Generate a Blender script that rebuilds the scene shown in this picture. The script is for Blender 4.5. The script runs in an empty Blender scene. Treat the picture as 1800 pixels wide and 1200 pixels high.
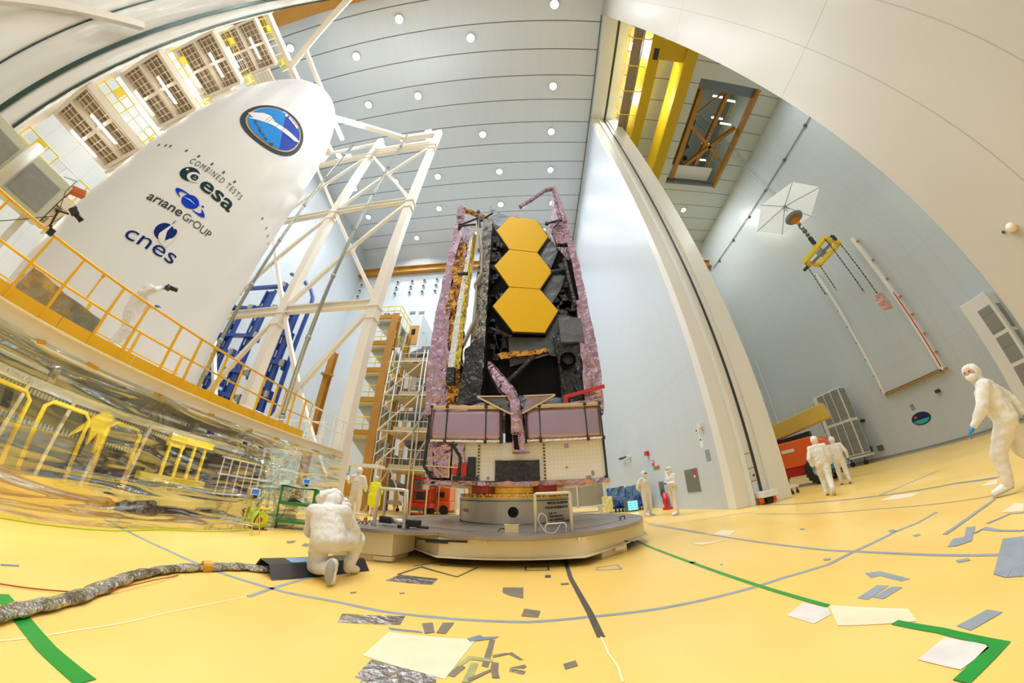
import bpy, bmesh, math, random
from mathutils import Vector, Matrix, Euler, noise
random.seed(7)
SC = bpy.context.scene
COL = SC.collection
R = math.radians
# ---------------------------------------------------------------- materials
def _inp(b, names, v):
    for n in names:
        if n in b.inputs:
            b.inputs[n].default_value = v
            return
def mat(name, col, rough=0.5, metal=0.0, coat=0.0, emit=None, es=0.0, bump=0.0, bscale=20.0, var=0.0, vscale=3.0, spec=None, sheen=0.0, detail=3.0, aniso=None):
    m = bpy.data.materials.new(name); m.use_nodes = True
    nt = m.node_tree; b = nt.nodes['Principled BSDF']
    c = (col[0], col[1], col[2], 1)
    b.inputs['Base Color'].default_value = c
    b.inputs['Roughness'].default_value = rough
    b.inputs['Metallic'].default_value = metal
    if coat: _inp(b, ['Coat Weight'], coat); _inp(b, ['Coat Roughness'], 0.16)
    if spec is not None: _inp(b, ['Specular IOR Level'], spec)
    if emit: _inp(b, ['Emission Color'], (*emit, 1)); _inp(b, ['Emission Strength'], es)
    if bump or var:
        tc = nt.nodes.new('ShaderNodeTexCoord')
        vec = tc.outputs['Object']
        if aniso:
            mp = nt.nodes.new('ShaderNodeMapping'); mp.inputs['Scale'].default_value = aniso
            nt.links.new(vec, mp.inputs['Vector']); vec = mp.outputs['Vector']
    if bump:
        n = nt.nodes.new('ShaderNodeTexNoise'); n.inputs['Scale'].default_value = bscale; n.inputs['Detail'].default_value = detail
        bp = nt.nodes.new('ShaderNodeBump'); bp.inputs['Strength'].default_value = min(1, bump); bp.inputs['Distance'].default_value = 0.02 * max(1, bump)
        nt.links.new(vec, n.inputs['Vector']); nt.links.new(n.outputs['Fac'], bp.inputs['Height']); nt.links.new(bp.outputs['Normal'], b.inputs['Normal'])
    if var:
        n2 = nt.nodes.new('ShaderNodeTexNoise'); n2.inputs['Scale'].default_value = vscale; n2.inputs['Detail'].default_value = 4
        rp = nt.nodes.new('ShaderNodeMapRange'); rp.inputs['From Min'].default_value = .3; rp.inputs['From Max'].default_value = .7
        rp.inputs['To Min'].default_value = 1 - var; rp.inputs['To Max'].default_value = 1 + var * .3
        mx = nt.nodes.new('ShaderNodeVectorMath'); mx.operation = 'SCALE'; mx.inputs[0].default_value = col
        nt.links.new(vec, n2.inputs['Vector']); nt.links.new(n2.outputs['Fac'], rp.inputs['Value'])
        nt.links.new(rp.outputs['Result'], mx.inputs['Scale']); nt.links.new(mx.outputs['Vector'], b.inputs['Base Color'])
    return m
def seam_mat(name, col, line, axis, period, width, offset=0.0, axis2=None, period2=1.0, width2=0.01, offset2=0.0, line2=None, rough=0.35, coat=0.0, spec=None, bump=0.0):
    """painted panels with narrow joints along one or two object axes"""
    m = mat(name, col, rough, coat=coat, spec=spec, bump=bump, bscale=1.3)
    nt = m.node_tree; b = nt.nodes['Principled BSDF']
    tc = nt.nodes.new('ShaderNodeTexCoord'); sp = nt.nodes.new('ShaderNodeSeparateXYZ'); nt.links.new(tc.outputs['Object'], sp.inputs[0])
    def mask(ax, per, w, off):
        a = nt.nodes.new('ShaderNodeMath'); a.operation = 'ADD'; a.inputs[1].default_value = -off + w / 2 + 1000 * per
        nt.links.new(sp.outputs[ax], a.inputs[0])
        mo = nt.nodes.new('ShaderNodeMath'); mo.operation = 'MODULO'; mo.inputs[1].default_value = per; nt.links.new(a.outputs[0], mo.inputs[0])
        lt = nt.nodes.new('ShaderNodeMath'); lt.operation = 'LESS_THAN'; lt.inputs[1].default_value = w; nt.links.new(mo.outputs[0], lt.inputs[0])
        return lt.outputs[0]
    def mix(fac, c1, c2):
        x = nt.nodes.new('ShaderNodeMix'); x.data_type = 'RGBA'; nt.links.new(fac, x.inputs[0])
        if hasattr(c1, 'links'): nt.links.new(c1, x.inputs[6])
        else: x.inputs[6].default_value = (*c1, 1)
        x.inputs[7].default_value = (*c2, 1)
        return x.outputs[2]
    out = col
    if axis2 is not None: out = mix(mask(axis2, period2, width2, offset2), out, line2 or line)
    out = mix(mask(axis, period, width, offset), out, line)
    nt.links.new(out, b.inputs['Base Color'])
    return m
def foil_mat(name, col, rough=0.22, metal=1.0, bump=1.0, scale=6.0, col2=None):
    m = mat(name, col, rough, metal)
    nt = m.node_tree; b = nt.nodes['Principled BSDF']
    tc = nt.nodes.new('ShaderNodeTexCoord')
    v = nt.nodes.new('ShaderNodeTexVoronoi'); v.feature = 'F1'; v.inputs['Scale'].default_value = scale
    n = nt.nodes.new('ShaderNodeTexNoise'); n.inputs['Scale'].default_value = scale * .6; n.inputs['Detail'].default_value = 4
    mx = nt.nodes.new('ShaderNodeVectorMath'); mx.operation = 'ADD'
    sc = nt.nodes.new('ShaderNodeVectorMath'); sc.operation = 'SCALE'; sc.inputs['Scale'].default_value = .35
    nt.links.new(tc.outputs['Object'], n.inputs['Vector']); nt.links.new(n.outputs['Color'], sc.inputs[0])
    nt.links.new(tc.outputs['Object'], mx.inputs[0]); nt.links.new(sc.outputs[0], mx.inputs[1]); nt.links.new(mx.outputs[0], v.inputs['Vector'])
    ad = nt.nodes.new('ShaderNodeMath'); ad.operation = 'ADD'; nt.links.new(v.outputs['Distance'], ad.inputs[0]); nt.links.new(n.outputs['Fac'], ad.inputs[1])
    bp = nt.nodes.new('ShaderNodeBump'); bp.inputs['Strength'].default_value = min(1, bump); bp.inputs['Distance'].default_value = .06 * bump
    nt.links.new(ad.outputs[0], bp.inputs['Height']); nt.links.new(bp.outputs['Normal'], b.inputs['Normal'])
    if col2:
        x = nt.nodes.new('ShaderNodeMix'); x.data_type = 'RGBA'; x.inputs[6].default_value = (*col, 1); x.inputs[7].default_value = (*col2, 1)
        r = nt.nodes.new('ShaderNodeMapRange'); r.inputs['From Min'].default_value = .45; r.inputs['From Max'].default_value = .6
        nt.links.new(n.outputs['Fac'], r.inputs['Value']); nt.links.new(r.outputs[0], x.inputs[0]); nt.links.new(x.outputs[2], b.inputs['Base Color'])
    return m
M = {}
# ---------------------------------------------------------------- mesh builder
class MB:
    def __init__(s): s.v = []; s.f = []; s.mi = []; s.mats = []; s.cur = 0
    def use(s, m):
        if m not in s.mats: s.mats.append(m)
        s.cur = s.mats.index(m); return s
    def add(s, vs, fs):
        o = len(s.v); s.v += [tuple(v) for v in vs]
        for f in fs: s.f.append(tuple(i + o for i in f)); s.mi.append(s.cur)
        return s
    def box(s, c, size, rot=None):
        hx, hy, hz = size[0] / 2, size[1] / 2, size[2] / 2
        vs = [Vector((x, y, z)) for x in (-hx, hx) for y in (-hy, hy) for z in (-hz, hz)]
        if rot is not None:
            m = Euler(rot).to_matrix() if not isinstance(rot, Matrix) else rot
            vs = [m @ v for v in vs]
        c = Vector(c)
        return s.add([v + c for v in vs], [(0, 1, 3, 2), (4, 6, 7, 5), (0, 4, 5, 1), (2, 3, 7, 6), (0, 2, 6, 4), (1, 5, 7, 3)])
    def bb(s, x0, x1, y0, y1, z0, z1):
        return s.box(((x0 + x1) / 2, (y0 + y1) / 2, (z0 + z1) / 2), (abs(x1 - x0), abs(y1 - y0), abs(z1 - z0)))
    def frame(s, p0, p1, up=(0, 0, 1)):
        p0 = Vector(p0); p1 = Vector(p1); d = (p1 - p0); L = d.length; d.normalize()
        up = Vector(up)
        if abs(d.dot(up)) > .98: up = Vector((0, 1, 0))
        a = d.cross(up).normalized(); b = a.cross(d).normalized()
        return p0, p1, a, b
    def bar(s, p0, p1, w, h=None, up=(0, 0, 1)):
        h = h or w
        p0, p1, a, b = s.frame(p0, p1, up)
        vs = []
        for p in (p0, p1):
            for sx, sy in ((-1, -1), (1, -1), (1, 1), (-1, 1)): vs.append(p + a * sx * w / 2 + b * sy * h / 2)
        return s.add(vs, [(0, 3, 2, 1), (4, 5, 6, 7), (0, 1, 5, 4), (1, 2, 6, 5), (2, 3, 7, 6), (3, 0, 4, 7)])
    def ibeam(s, p0, p1, w, h, t=0.04, up=(0, 0, 1)):
        q0, q1, a, b = s.frame(p0, p1, up)
        s.bar(q0 + b * (h / 2 - t / 2), q1 + b * (h / 2 - t / 2), w, t, up)
        s.bar(q0 - b * (h / 2 - t / 2), q1 - b * (h / 2 - t / 2), w, t, up)
        return s.bar(q0, q1, t, h - 2 * t, up)
    def tube(s, pts, r, seg=8, cap=True):
        pts = [Vector(p) for p in pts]; rs = r if isinstance(r, (list, tuple)) else [r] * len(pts)
        n = len(pts); vs = []; pa = None
        for i, p in enumerate(pts):
            d = (pts[min(i + 1, n - 1)] - pts[max(i - 1, 0)]).normalized()
            if pa is None:
                u = Vector((0, 0, 1)) if abs(d.z) < .9 else Vector((1, 0, 0))
                a = d.cross(u).normalized()
            else:
                a = (pa - d * pa.dot(d)).normalized()
            pa = a; b = d.cross(a).normalized()
            for k in range(seg):
                t = 2 * math.pi * k / seg
                vs.append(p + (a * math.cos(t) + b * math.sin(t)) * rs[i])
        fs = []
        for i in range(n - 1):
            for k in range(seg):
                k2 = (k + 1) % seg
                fs.append((i * seg + k, i * seg + k2, (i + 1) * seg + k2, (i + 1) * seg + k))
        if cap: fs.append(tuple(range(seg))[::-1]); fs.append(tuple((n - 1) * seg + k for k in range(seg)))
        return s.add(vs, fs)
    def lathe(s, prof, c=(0, 0, 0), seg=32, axis='Z', a0=0, a1=360, mtx=None):
        full = abs(a1 - a0) >= 360; m = seg if full else seg + 1; vs = []
        for r, z in prof:
            for k in range(m):
                t = R(a0 + (a1 - a0) * k / seg)
                v = Vector((r * math.cos(t), r * math.sin(t), z))
                if axis == 'Y': v = Vector((v.x, v.z, v.y))
                if axis == 'X': v = Vector((v.z, v.x, v.y))
                if mtx is not None: v = mtx @ v
                vs.append(v + Vector(c))
        fs = []
        for i in range(len(prof) - 1):
            for k in range(seg if full else seg):
                k2 = (k + 1) % m
                if not full and k + 1 > seg: continue
                fs.append((i * m + k, i * m + k2, (i + 1) * m + k2, (i + 1) * m + k))
        return s.add(vs, fs)
    def disc(s, c, r, n=(0, 0, 1), seg=24, r2=None):
        n = Vector(n).normalized(); u = Vector((0, 0, 1)) if abs(n.z) < .9 else Vector((1, 0, 0)); a = n.cross(u).normalized(); b = n.cross(a)
        return s.add([Vector(c) + a * r * math.cos(2 * math.pi * k / seg) + b * (r2 or r) * math.sin(2 * math.pi * k / seg) for k in range(seg)], [tuple(range(seg))])
    def prism(s, poly, axis, d0, d1):
        """2-D polygon extruded along an axis: X -> poly is (y,z); Y -> (x,z); Z -> (x,y)"""
        def P(a, b, d): return {'X': (d, a, b), 'Y': (a, d, b), 'Z': (a, b, d)}[axis]
        n = len(poly)
        vs = [P(a, b, d0) for a, b in poly] + [P(a, b, d1) for a, b in poly]
        return s.add(vs, [tuple(range(n))[::-1], tuple(range(n, 2 * n))] + [(i, (i + 1) % n, (i + 1) % n + n, i + n) for i in range(n)])
    def ball(s, c, r, seg=12, rings=8):
        prof = [(math.sin(math.pi * i / rings), -math.cos(math.pi * i / rings)) for i in range(rings + 1)]
        r = r if isinstance(r, (tuple, list)) else (r, r, r)
        o = len(s.v); s.lathe(prof, (0, 0, 0), seg)
        for i in range(o, len(s.v)):
            v = s.v[i]; s.v[i] = (v[0] * r[0] + c[0], v[1] * r[1] + c[1], v[2] * r[2] + c[2])
        return s
    def grid(s, fn, nu, nv):
        vs = [fn(u / nu, v / nv) for v in range(nv + 1) for u in range(nu + 1)]
        return s.add(vs, [(v * (nu + 1) + u, v * (nu + 1) + u + 1, (v + 1) * (nu + 1) + u + 1, (v + 1) * (nu + 1) + u) for v in range(nv) for u in range(nu)])
    def crumple(s, amp, freq, seed=0, start=0):
        for i in range(start, len(s.v)):
            v = Vector(s.v[i]); q = v * freq + Vector((seed * 7.3, seed * 3.1, seed * 1.7))
            n = noise.noise_vector(q) + noise.noise_vector(q * 2.3) * .5
            s.v[i] = tuple(v + n * amp)
        return s
    def build(s, name, m=None, parent=None, smooth=False, bevel=0, recalc=True, loc=None):
        me = bpy.data.meshes.new(name)
        me.from_pydata([tuple(v) for v in s.v], [], s.f)
        mats = list(s.mats)
        if m is not None and not mats: mats = [m]
        for x in mats: me.materials.append(x)
        if s.mats: me.polygons.foreach_set('material_index', s.mi)
        if recalc:
            bm = bmesh.new(); bm.from_mesh(me); bmesh.ops.remove_doubles(bm, verts=bm.verts, dist=1e-5)
            bmesh.ops.recalc_face_normals(bm, faces=bm.faces); bm.to_mesh(me); bm.free()
        if smooth:
            me.polygons.foreach_set('use_smooth', [True] * len(me.polygons))
        o = bpy.data.objects.new(name, me); COL.objects.link(o)
        if bevel:
            b = o.modifiers.new('b', 'BEVEL'); b.width = bevel; b.segments = 2; b.limit_method = 'ANGLE'
        if parent is not None: o.parent = parent
        if loc is not None: o.location = loc
        return o
def tag(o, label=None, cat=None, group=None, kind=None):
    if label: o['label'] = label
    if cat: o['category'] = cat
    if group: o['group'] = group
    if kind: o['kind'] = kind
    return o
def empty(name, loc=(0, 0, 0), rz=0, label=None, cat=None, group=None):
    o = bpy.data.objects.new(name, None); COL.objects.link(o); o.location = loc; o.rotation_euler = (0, 0, rz)
    o.empty_display_size = .1
    return tag(o, label, cat, group)
def copy_tree(o, parent=None):
    c = o.copy(); COL.objects.link(c); c.parent = parent
    for ch in list(o.children): copy_tree(ch, c)
    return c
def struct(o): o['kind'] = 'structure'; return o
def text_mesh(txt, size, align='LEFT', spacing=1.0, shear=0, bold=0.0, ex=0.0, sx=1.0, res=3):
    """2-D lettering as (verts, faces) in a flat plane"""
    cu = bpy.data.curves.new('t', 'FONT'); cu.body = txt; cu.size = size; cu.align_x = align; cu.space_character = spacing
    cu.shear = shear; cu.offset = bold; cu.resolution_u = res
    o = bpy.data.objects.new('t', cu); COL.objects.link(o)
    bpy.context.view_layer.update()
    dg = bpy.context.evaluated_depsgraph_get(); me = bpy.data.meshes.new_from_object(o.evaluated_get(dg))
    bm = bmesh.new(); bm.from_mesh(me)
    bmesh.ops.triangulate(bm, faces=bm.faces)
    vs = [(v.co.x * sx, v.co.y) for v in bm.verts]; fs = [tuple(v.index for v in f.verts) for f in bm.faces]
    bm.free(); bpy.data.objects.remove(o); bpy.data.curves.remove(cu); bpy.data.meshes.remove(me)
    return vs, fs
# ---------------------------------------------------------------- camera: full-frame fisheye, low above the floor
CAMH = 1.06
cd = bpy.data.cameras.new('camera'); cam = bpy.data.objects.new('camera', cd); COL.objects.link(cam)
cam.matrix_world = Matrix(((0.99893754, 0.02971114, 0.03522838, 0), (0.04534211, -0.4969806, -0.86657624, 0), (-0.00823915, 0.86725286, -0.49779975, CAMH), (0, 0, 0, 1)))
cd.type = 'PANO'; cd.panorama_type = 'FISHEYE_LENS_POLYNOMIAL'
cd.sensor_width = 36; cd.sensor_height = 24; cd.sensor_fit = 'HORIZONTAL'
cd.fisheye_polynomial_k0 = 0
cd.fisheye_polynomial_k1 = -0.09677805394391886
cd.fisheye_polynomial_k2 = -0.000620078090239743
cd.fisheye_polynomial_k3 = 0.00018311763949311726
cd.fisheye_polynomial_k4 = -4.600736003269185e-06
cd.fisheye_fov = R(200)
cd.clip_start = .05; cd.clip_end = 200
SC.camera = cam
SC.view_settings.view_transform = 'Standard'; SC.view_settings.look = 'None'; SC.view_settings.gamma = 1
SC.view_settings.exposure = -0.12
SC.cycles.use_adaptive_sampling = True; SC.cycles.adaptive_threshold = .02
SC.cycles.max_bounces = 7; SC.cycles.diffuse_bounces = 4; SC.cycles.glossy_bounces = 4; SC.cycles.transparent_max_bounces = 12
SC.cycles.sample_clamp_indirect = 4; SC.cycles.sample_clamp_direct = 7
w = bpy.data.worlds.new('world'); SC.world = w; w.use_nodes = True
w.node_tree.nodes['Background'].inputs[0].default_value = (.9, .95, 1, 1); w.node_tree.nodes['Background'].inputs[1].default_value = .3
# ================================================================= room
XL, XR, YF, YB, ZC = -21.0, 6.9, 25.6, -12.0, 29.9
X2 = 25.2            # far side wall of the neighbouring hall
M['wall'] = seam_mat('pale_wall_panels', (.57, .63, .675), (.46, .52, .56), 1, 1.15, .02, axis2=2, period2=5.6, width2=.02, rough=.32, coat=.15)
M['wallx'] = seam_mat('pale_wall_panels_far', (.60, .65, .69), (.50, .55, .59), 0, 1.15, .02, axis2=2, period2=5.6, width2=.02, rough=.35)
M['ceil'] = seam_mat('ceiling_panels', (.63, .71, .79), (.10, .10, .10), 1, 2.01, .07, offset=.02, axis2=0, period2=1.15, width2=.015, line2=(.52, .59, .64), rough=.3, coat=.1)
M['ceil2'] = seam_mat('hall_ceiling_panels', (.62, .67, .62), (.16, .16, .15), 1, 1.85, .07, offset=.3, rough=.4)
M['cream'] = seam_mat('cream_door_panels', (.50, .47, .40), (.36, .335, .27), 1, 1.25, .022, offset=.32, axis2=2, period2=7.4, width2=.03, offset2=1.5, rough=.32, coat=.1)
M['jamb'] = mat('jamb_paint', (.78, .76, .70), .35, coat=.15)
M['dark'] = mat('dark_track', (.03, .035, .04), .4)
M['grey'] = mat('grey_metal', (.30, .32, .34), .4, .3)
M['white'] = mat('white_paint', (.80, .80, .77), .35)
def floor_material():
    m = mat('yellow_resin_floor', (.86, .56, .13), .3)
    nt = m.node_tree; b = nt.nodes['Principled BSDF']; tc = nt.nodes.new('ShaderNodeTexCoord')
    n = nt.nodes.new('ShaderNodeTexNoise'); n.inputs['Scale'].default_value = .5; n.inputs['Detail'].default_value = 4; n.inputs['Roughness'].default_value = .5
    cr = nt.nodes.new('ShaderNodeValToRGB'); cr.color_ramp.elements[0].position = .35; cr.color_ramp.elements[0].color = (.89, .57, .13, 1)
    cr.color_ramp.elements[1].position = .68; cr.color_ramp.elements[1].color = (.93, .645, .20, 1)
    nt.links.new(tc.outputs['Object'], n.inputs['Vector']); nt.links.new(n.outputs['Fac'], cr.inputs[0]); nt.links.new(cr.outputs[0], b.inputs['Base Color'])
    n2 = nt.nodes.new('ShaderNodeTexNoise'); n2.inputs['Scale'].default_value = 2; n2.inputs['Detail'].default_value = 2
    mr = nt.nodes.new('ShaderNodeMapRange'); mr.inputs['To Min'].default_value = .29; mr.inputs['To Max'].default_value = .33
    nt.links.new(tc.outputs['Object'], n2.inputs['Vector']); nt.links.new(n2.outputs['Fac'], mr.inputs['Value']); nt.links.new(mr.outputs[0], b.inputs['Roughness'])
    return m
M['floor'] = floor_material()
struct(MB().bb(XL - .4, X2 + .4, YB - .4, YF + .4, -.3, 0).build('floor', M['floor']))
struct(MB().bb(XL - .4, 7.0, YB - .4, YF + .4, ZC, ZC + .3).build('ceiling', M['ceil']))
struct(MB().bb(XL - .4, XL, YB, YF, 0, ZC).build('wall_left', M['wall']))
struct(MB().bb(XL - .4, X2 + .4, YF, YF + .4, 0, ZC).build('wall_far', M['wallx']))
struct(MB().bb(XL - .4, X2 + .4, YB - .4, YB, 0, ZC).build('wall_back', M['wallx']))
struct(MB().bb(XR, 9.2, 10.0, YF, 0, ZC).build('wall_right', M['wall']))
struct(MB().bb(X2, X2 + .4, YB, YF, 0, ZC).build('wall_side', M['wall']))
# jamb of the great door: two cheeks with a recessed track between them
j = struct(MB().bb(XR - .02, 7.68, 9.55, 10.0, 0, 29.3).bb(8.40, 9.30, 9.55, 10.0, 0, 29.3).build('trim_1', M['jamb'], bevel=.02))
struct(MB().bb(7.68, 8.40, 9.66, 10.0, 0, 29.3).build('trim_2', M['jamb']))
struct(MB().bb(8.04, 8.12, 9.60, 9.93, .4, 29.3).build('trim_3', M['dark']))
struct(MB().bb(7.45, 7.62, 9.46, 9.56, 0, 29.3).build('trim_4', M['white'], bevel=.01))
# lintel over the opening with the track groove in its soffit
struct(MB().bb(XR, 8.05, 1.55, 10.0, 29.3, ZC).bb(8.25, 9.2, 1.55, 10.0, 29.3, ZC).build('trim_5', M['wallx']))
struct(MB().bb(8.05, 8.25, 1.55, 10.0, 29.42, ZC).build('trim_6', M['dark']))
# near leaf of the sliding door, standing right beside the camera
struct(MB().bb(XR, 7.9, YB, 1.55, 0, ZC).build('wall_near', M['cream']))
# dado line along the ceiling edge
struct(MB().bb(XR - .05, XR, 1.55, YF, 29.82, ZC).build('trim_7', M['dark']))
# neighbouring hall's ceiling with a glazed hatch
HX0, HX1, HY0, HY1 = 16.4, 22.6, 5.4, 16.1
c2 = MB()
c2.bb(9.2, HX0, YB, YF, ZC, ZC + .3).bb(HX1, X2 + .4, YB, YF, ZC, ZC + .3).bb(HX0, HX1, YB, HY0, ZC, ZC + .3).bb(HX0, HX1, HY1, YF, ZC, ZC + .3)
struct(c2.build('ceiling', M['ceil2']))
# bevelled cornice on the far wall, brown crane rail beam below it
struct(MB().prism([(YF, 28.9), (YF - .0, ZC), (YF - 1.0, ZC)], 'X', XL, X2).build('trim_8', M['wallx']))
M['ochre'] = mat('ochre_steel', (.50, .24, .03), .45, var=.15, vscale=1.0)
b = MB().ibeam((XL, YF - .32, 26.45), (XR, YF - .32, 26.45), .6, 1.0, .08)
tag(b.build('crane_rail_beam', M['ochre']), 'ochre steel beam running along the far wall high behind the telescope', 'beam')
b = MB().ibeam((9.2, YF - .32, 26.45), (X2, YF - .32, 26.45), .6, 1.0, .08)
tag(b.build('crane_rail_beam', M['ochre']), 'short visible end of ochre beam on the far wall of the neighbouring hall', 'beam')
# large ochre girder crossing under the ceiling above the camera, upper left
g = MB().ibeam((XL, -1.55, 29.2), (XR, -1.55, 29.2), 1.6, 1.4, .12)
for i in range(18): g.bb(XL + 1.5 * i + .5, XL + 1.5 * i + .56, -2.3, -.8, 28.6, 29.8)
tag(g.build('ceiling_girder', M['ochre']), 'deep ochre plate girder with stiffener ribs crossing under the ceiling', 'girder')
# ---------------------------------------------------------------- lights
M['lamp'] = mat('lamp_glow', (1, 1, 1), .5, emit=(.93, .97, 1.0), es=25)
M['lamp_warm'] = mat('lamp_glow_warm', (1, 1, 1), .5, emit=(1.0, .95, .86), es=22)
M['housing'] = mat('lamp_housing', (.7, .72, .74), .4)
LAMPS = [(-17.9, .95), (-8.3, .95), (3.3, .95), (-12.55, 2.9), (-3.07, 2.95), (-17.9, 6.9), (-12.9, 6.9), (-8.23, 6.9), (3.4, 6.95), (-17.9, 11), (-12.9, 11), (-3, 11.0), (-8.2, 11), (3.4, 11),
         (-17.9, 15), (-12.9, 15), (-8.2, 15), (-1.73, 15), (3.5, 15), (-17.9, -3.2), (-12.5, -3.2), (-3, -3.2), (3.3, -3.2), (-17.9, -7.5), (-8.3, -7.5), (-1, -7.5), (3.3, -7.5), (-17.9, 19), (-12.9, 19), (-9.0, 19), (-1.9, 19.05), (3.9, 19.1), (-12.9, 23), (-5, 23), (3, 23)]  # negative y: unseen rows added behind the camera to brighten the fronts
POWER = 300
def area(loc, power, size, col=(.94, .97, 1.0), rot=(0, 0, 0), sy=None, spread=180):
    l = bpy.data.lights.new('lamp_light', 'AREA'); l.energy = power; l.size = size; l.color = col; l.shape = 'DISK' if sy is None else 'RECTANGLE'
    if sy: l.size_y = sy
    l.spread = R(spread)
    o = bpy.data.objects.new('lamp_light', l); COL.objects.link(o); o.location = loc; o.rotation_euler = rot
    return o
def lampname(x, y):
    row = 'in the added unseen second row behind the ochre girder' if y < -5 else 'in the added unseen first row behind the ochre girder' if y < 0 else 'over the camera' if y < 2 else 'just ahead of the camera' if y < 4 else 'over the turntable front' if y < 8 else 'above the telescope' if y < 12 else 'beyond the telescope' if y < 16 else 'in the last but one row' if y < 20 else 'nearest the far wall'
    cx = 'along the left wall' if x < -16 else 'left of the white tower' if x < -10.5 else 'above the white tower' if x < -7 else 'in the middle of the ceiling' if x < 2 else 'beside the great door'
    return 'round ceiling floodlight %s, %s' % (row, cx)
proto = None
for (x, y) in LAMPS:
    if proto is None:
        proto = empty('ceiling_floodlight', (x, y, ZC))
        MB().lathe([(.0, 0), (.34, 0), (.38, -.10), (.32, -.12), (.0, -.10)], seg=20).build('housing', M['housing'], proto, smooth=True)
        MB().disc((0, 0, -.13), .29, seg=20).build('diffuser', M['lamp'], proto)
        o = proto
    else:
        o = copy_tree(proto); o.location = (x, y, ZC)
    tag(o, lampname(x, y), 'ceiling light', 'round floodlights set in the ceiling')
    area((x, y, ZC - .2), POWER * (.55 if x < -16 else .75 if x > 3 else 1.1), .7, spread=140)
M['lamp2'] = mat('lamp_glow_hall', (1, 1, 1), .5, emit=(1, 1, 1), es=30)
for (x, y, nm) in ((11.2, 18.6, 'inner'), (12.6, 22.2, 'outer'), (8.75 + .8, 3.6, 'a'), (9.9, 7.6, 'b'), (20, 2.5, 'c'), (20, 19.5, 'd'), (14.8, 20.5, 'e'), (23, -4, 'f'), (14, -4, 'g')):
    o = copy_tree(proto); o.location = (x, y, ZC)
    lab = {'inner': 'small floodlight in the hall ceiling beyond the door jamb, upper one', 'outer': 'small floodlight in the hall ceiling nearest the far wall', 'a': 'floodlight beside the yellow crane, above its walkway top', 'b': 'floodlight beside the lower part of the yellow crane walkway', 'c': 'floodlight in the hall ceiling before the glazed hatch', 'd': 'floodlight in the hall ceiling behind the glazed hatch', 'e': 'floodlight between the crane end and the far wall', 'f': 'floodlight in the hall ceiling near its side wall', 'g': 'floodlight in the hall ceiling behind the near door'}[nm]
    tag(o, lab, 'ceiling light', 'floodlights of the neighbouring hall')
    area((x, y, ZC - .2), POWER * 2.0, .7, (.97, 1, .96))
# ================================================================= people in clean-room suits
M['black'] = mat('black_rubber', (.015, .015, .015), .5)
M['ink'] = mat('black_ink', (.03, .03, .03), .6)
M['goldring'] = mat('gold_anodised', (.85, .50, .08), .3, .7, var=.3, vscale=8)
M['suit'] = mat('white_coverall', (.76, .725, .665), .8, bump=3.0, bscale=4, detail=5, aniso=(1.6, 1.6, .55))
M['suit2'] = mat('yellow_coat', (.80, .82, .01), .6, bump=.8, bscale=5, detail=5, aniso=(1.6, 1.6, .55))
M['boot'] = mat('white_overshoe', (.80, .78, .74), .55, bump=.3, bscale=14)
M['sole'] = mat('grey_sole', (.42, .41, .40), .6)
M['skin'] = mat('skin', (.62, .36, .26), .5)
M['mask'] = mat('face_mask', (.82, .80, .74), .7)
M['glove'] = mat('blue_glove', (.02, .22, .55), .4)
M['hairnet'] = mat('grey_hairnet', (.55, .58, .60), .6)
def blob(name, segs, m, parent, voxel=.022, smooth=5, noise_amp=.0, freq=7, seed=0):
    """one continuous surface around tapered limbs"""
    b = MB()
    for s_ in segs:
        p, q, r0, r1 = s_
        p = Vector(p); q = Vector(q)
        if (q - p).length > 1e-4:
            n = 5; b.tube([p.lerp(q, i / n) for i in range(n + 1)], [r0 + (r1 - r0) * i / n for i in range(n + 1)], 14)
        b.ball(p, r0, 14, 9); b.ball(q, r1, 14, 9)
    o = b.build(name, m, None, recalc=False)
    md = o.modifiers.new('r', 'REMESH'); md.mode = 'VOXEL'; md.voxel_size = voxel
    sm = o.modifiers.new('s', 'SMOOTH'); sm.factor = .5; sm.iterations = smooth
    dg = bpy.context.evaluated_depsgraph_get(); me = bpy.data.meshes.new_from_object(o.evaluated_get(dg))
    bpy.data.objects.remove(o)
    if noise_amp:
        for v in me.vertices:
            q = v.co * freq + Vector((seed, seed * 2, 0))
            v.co += v.normal * (noise.noise(Vector((q.x, q.y, q.z * 1.6))) * noise_amp + noise.noise(q * 2.4) * noise_amp * .45)
    me.polygons.foreach_set('use_smooth', [True] * len(me.polygons)); me.materials.clear(); me.materials.append(m)
    o = bpy.data.objects.new(name, me); COL.objects.link(o); o.parent = parent
    return o
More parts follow.
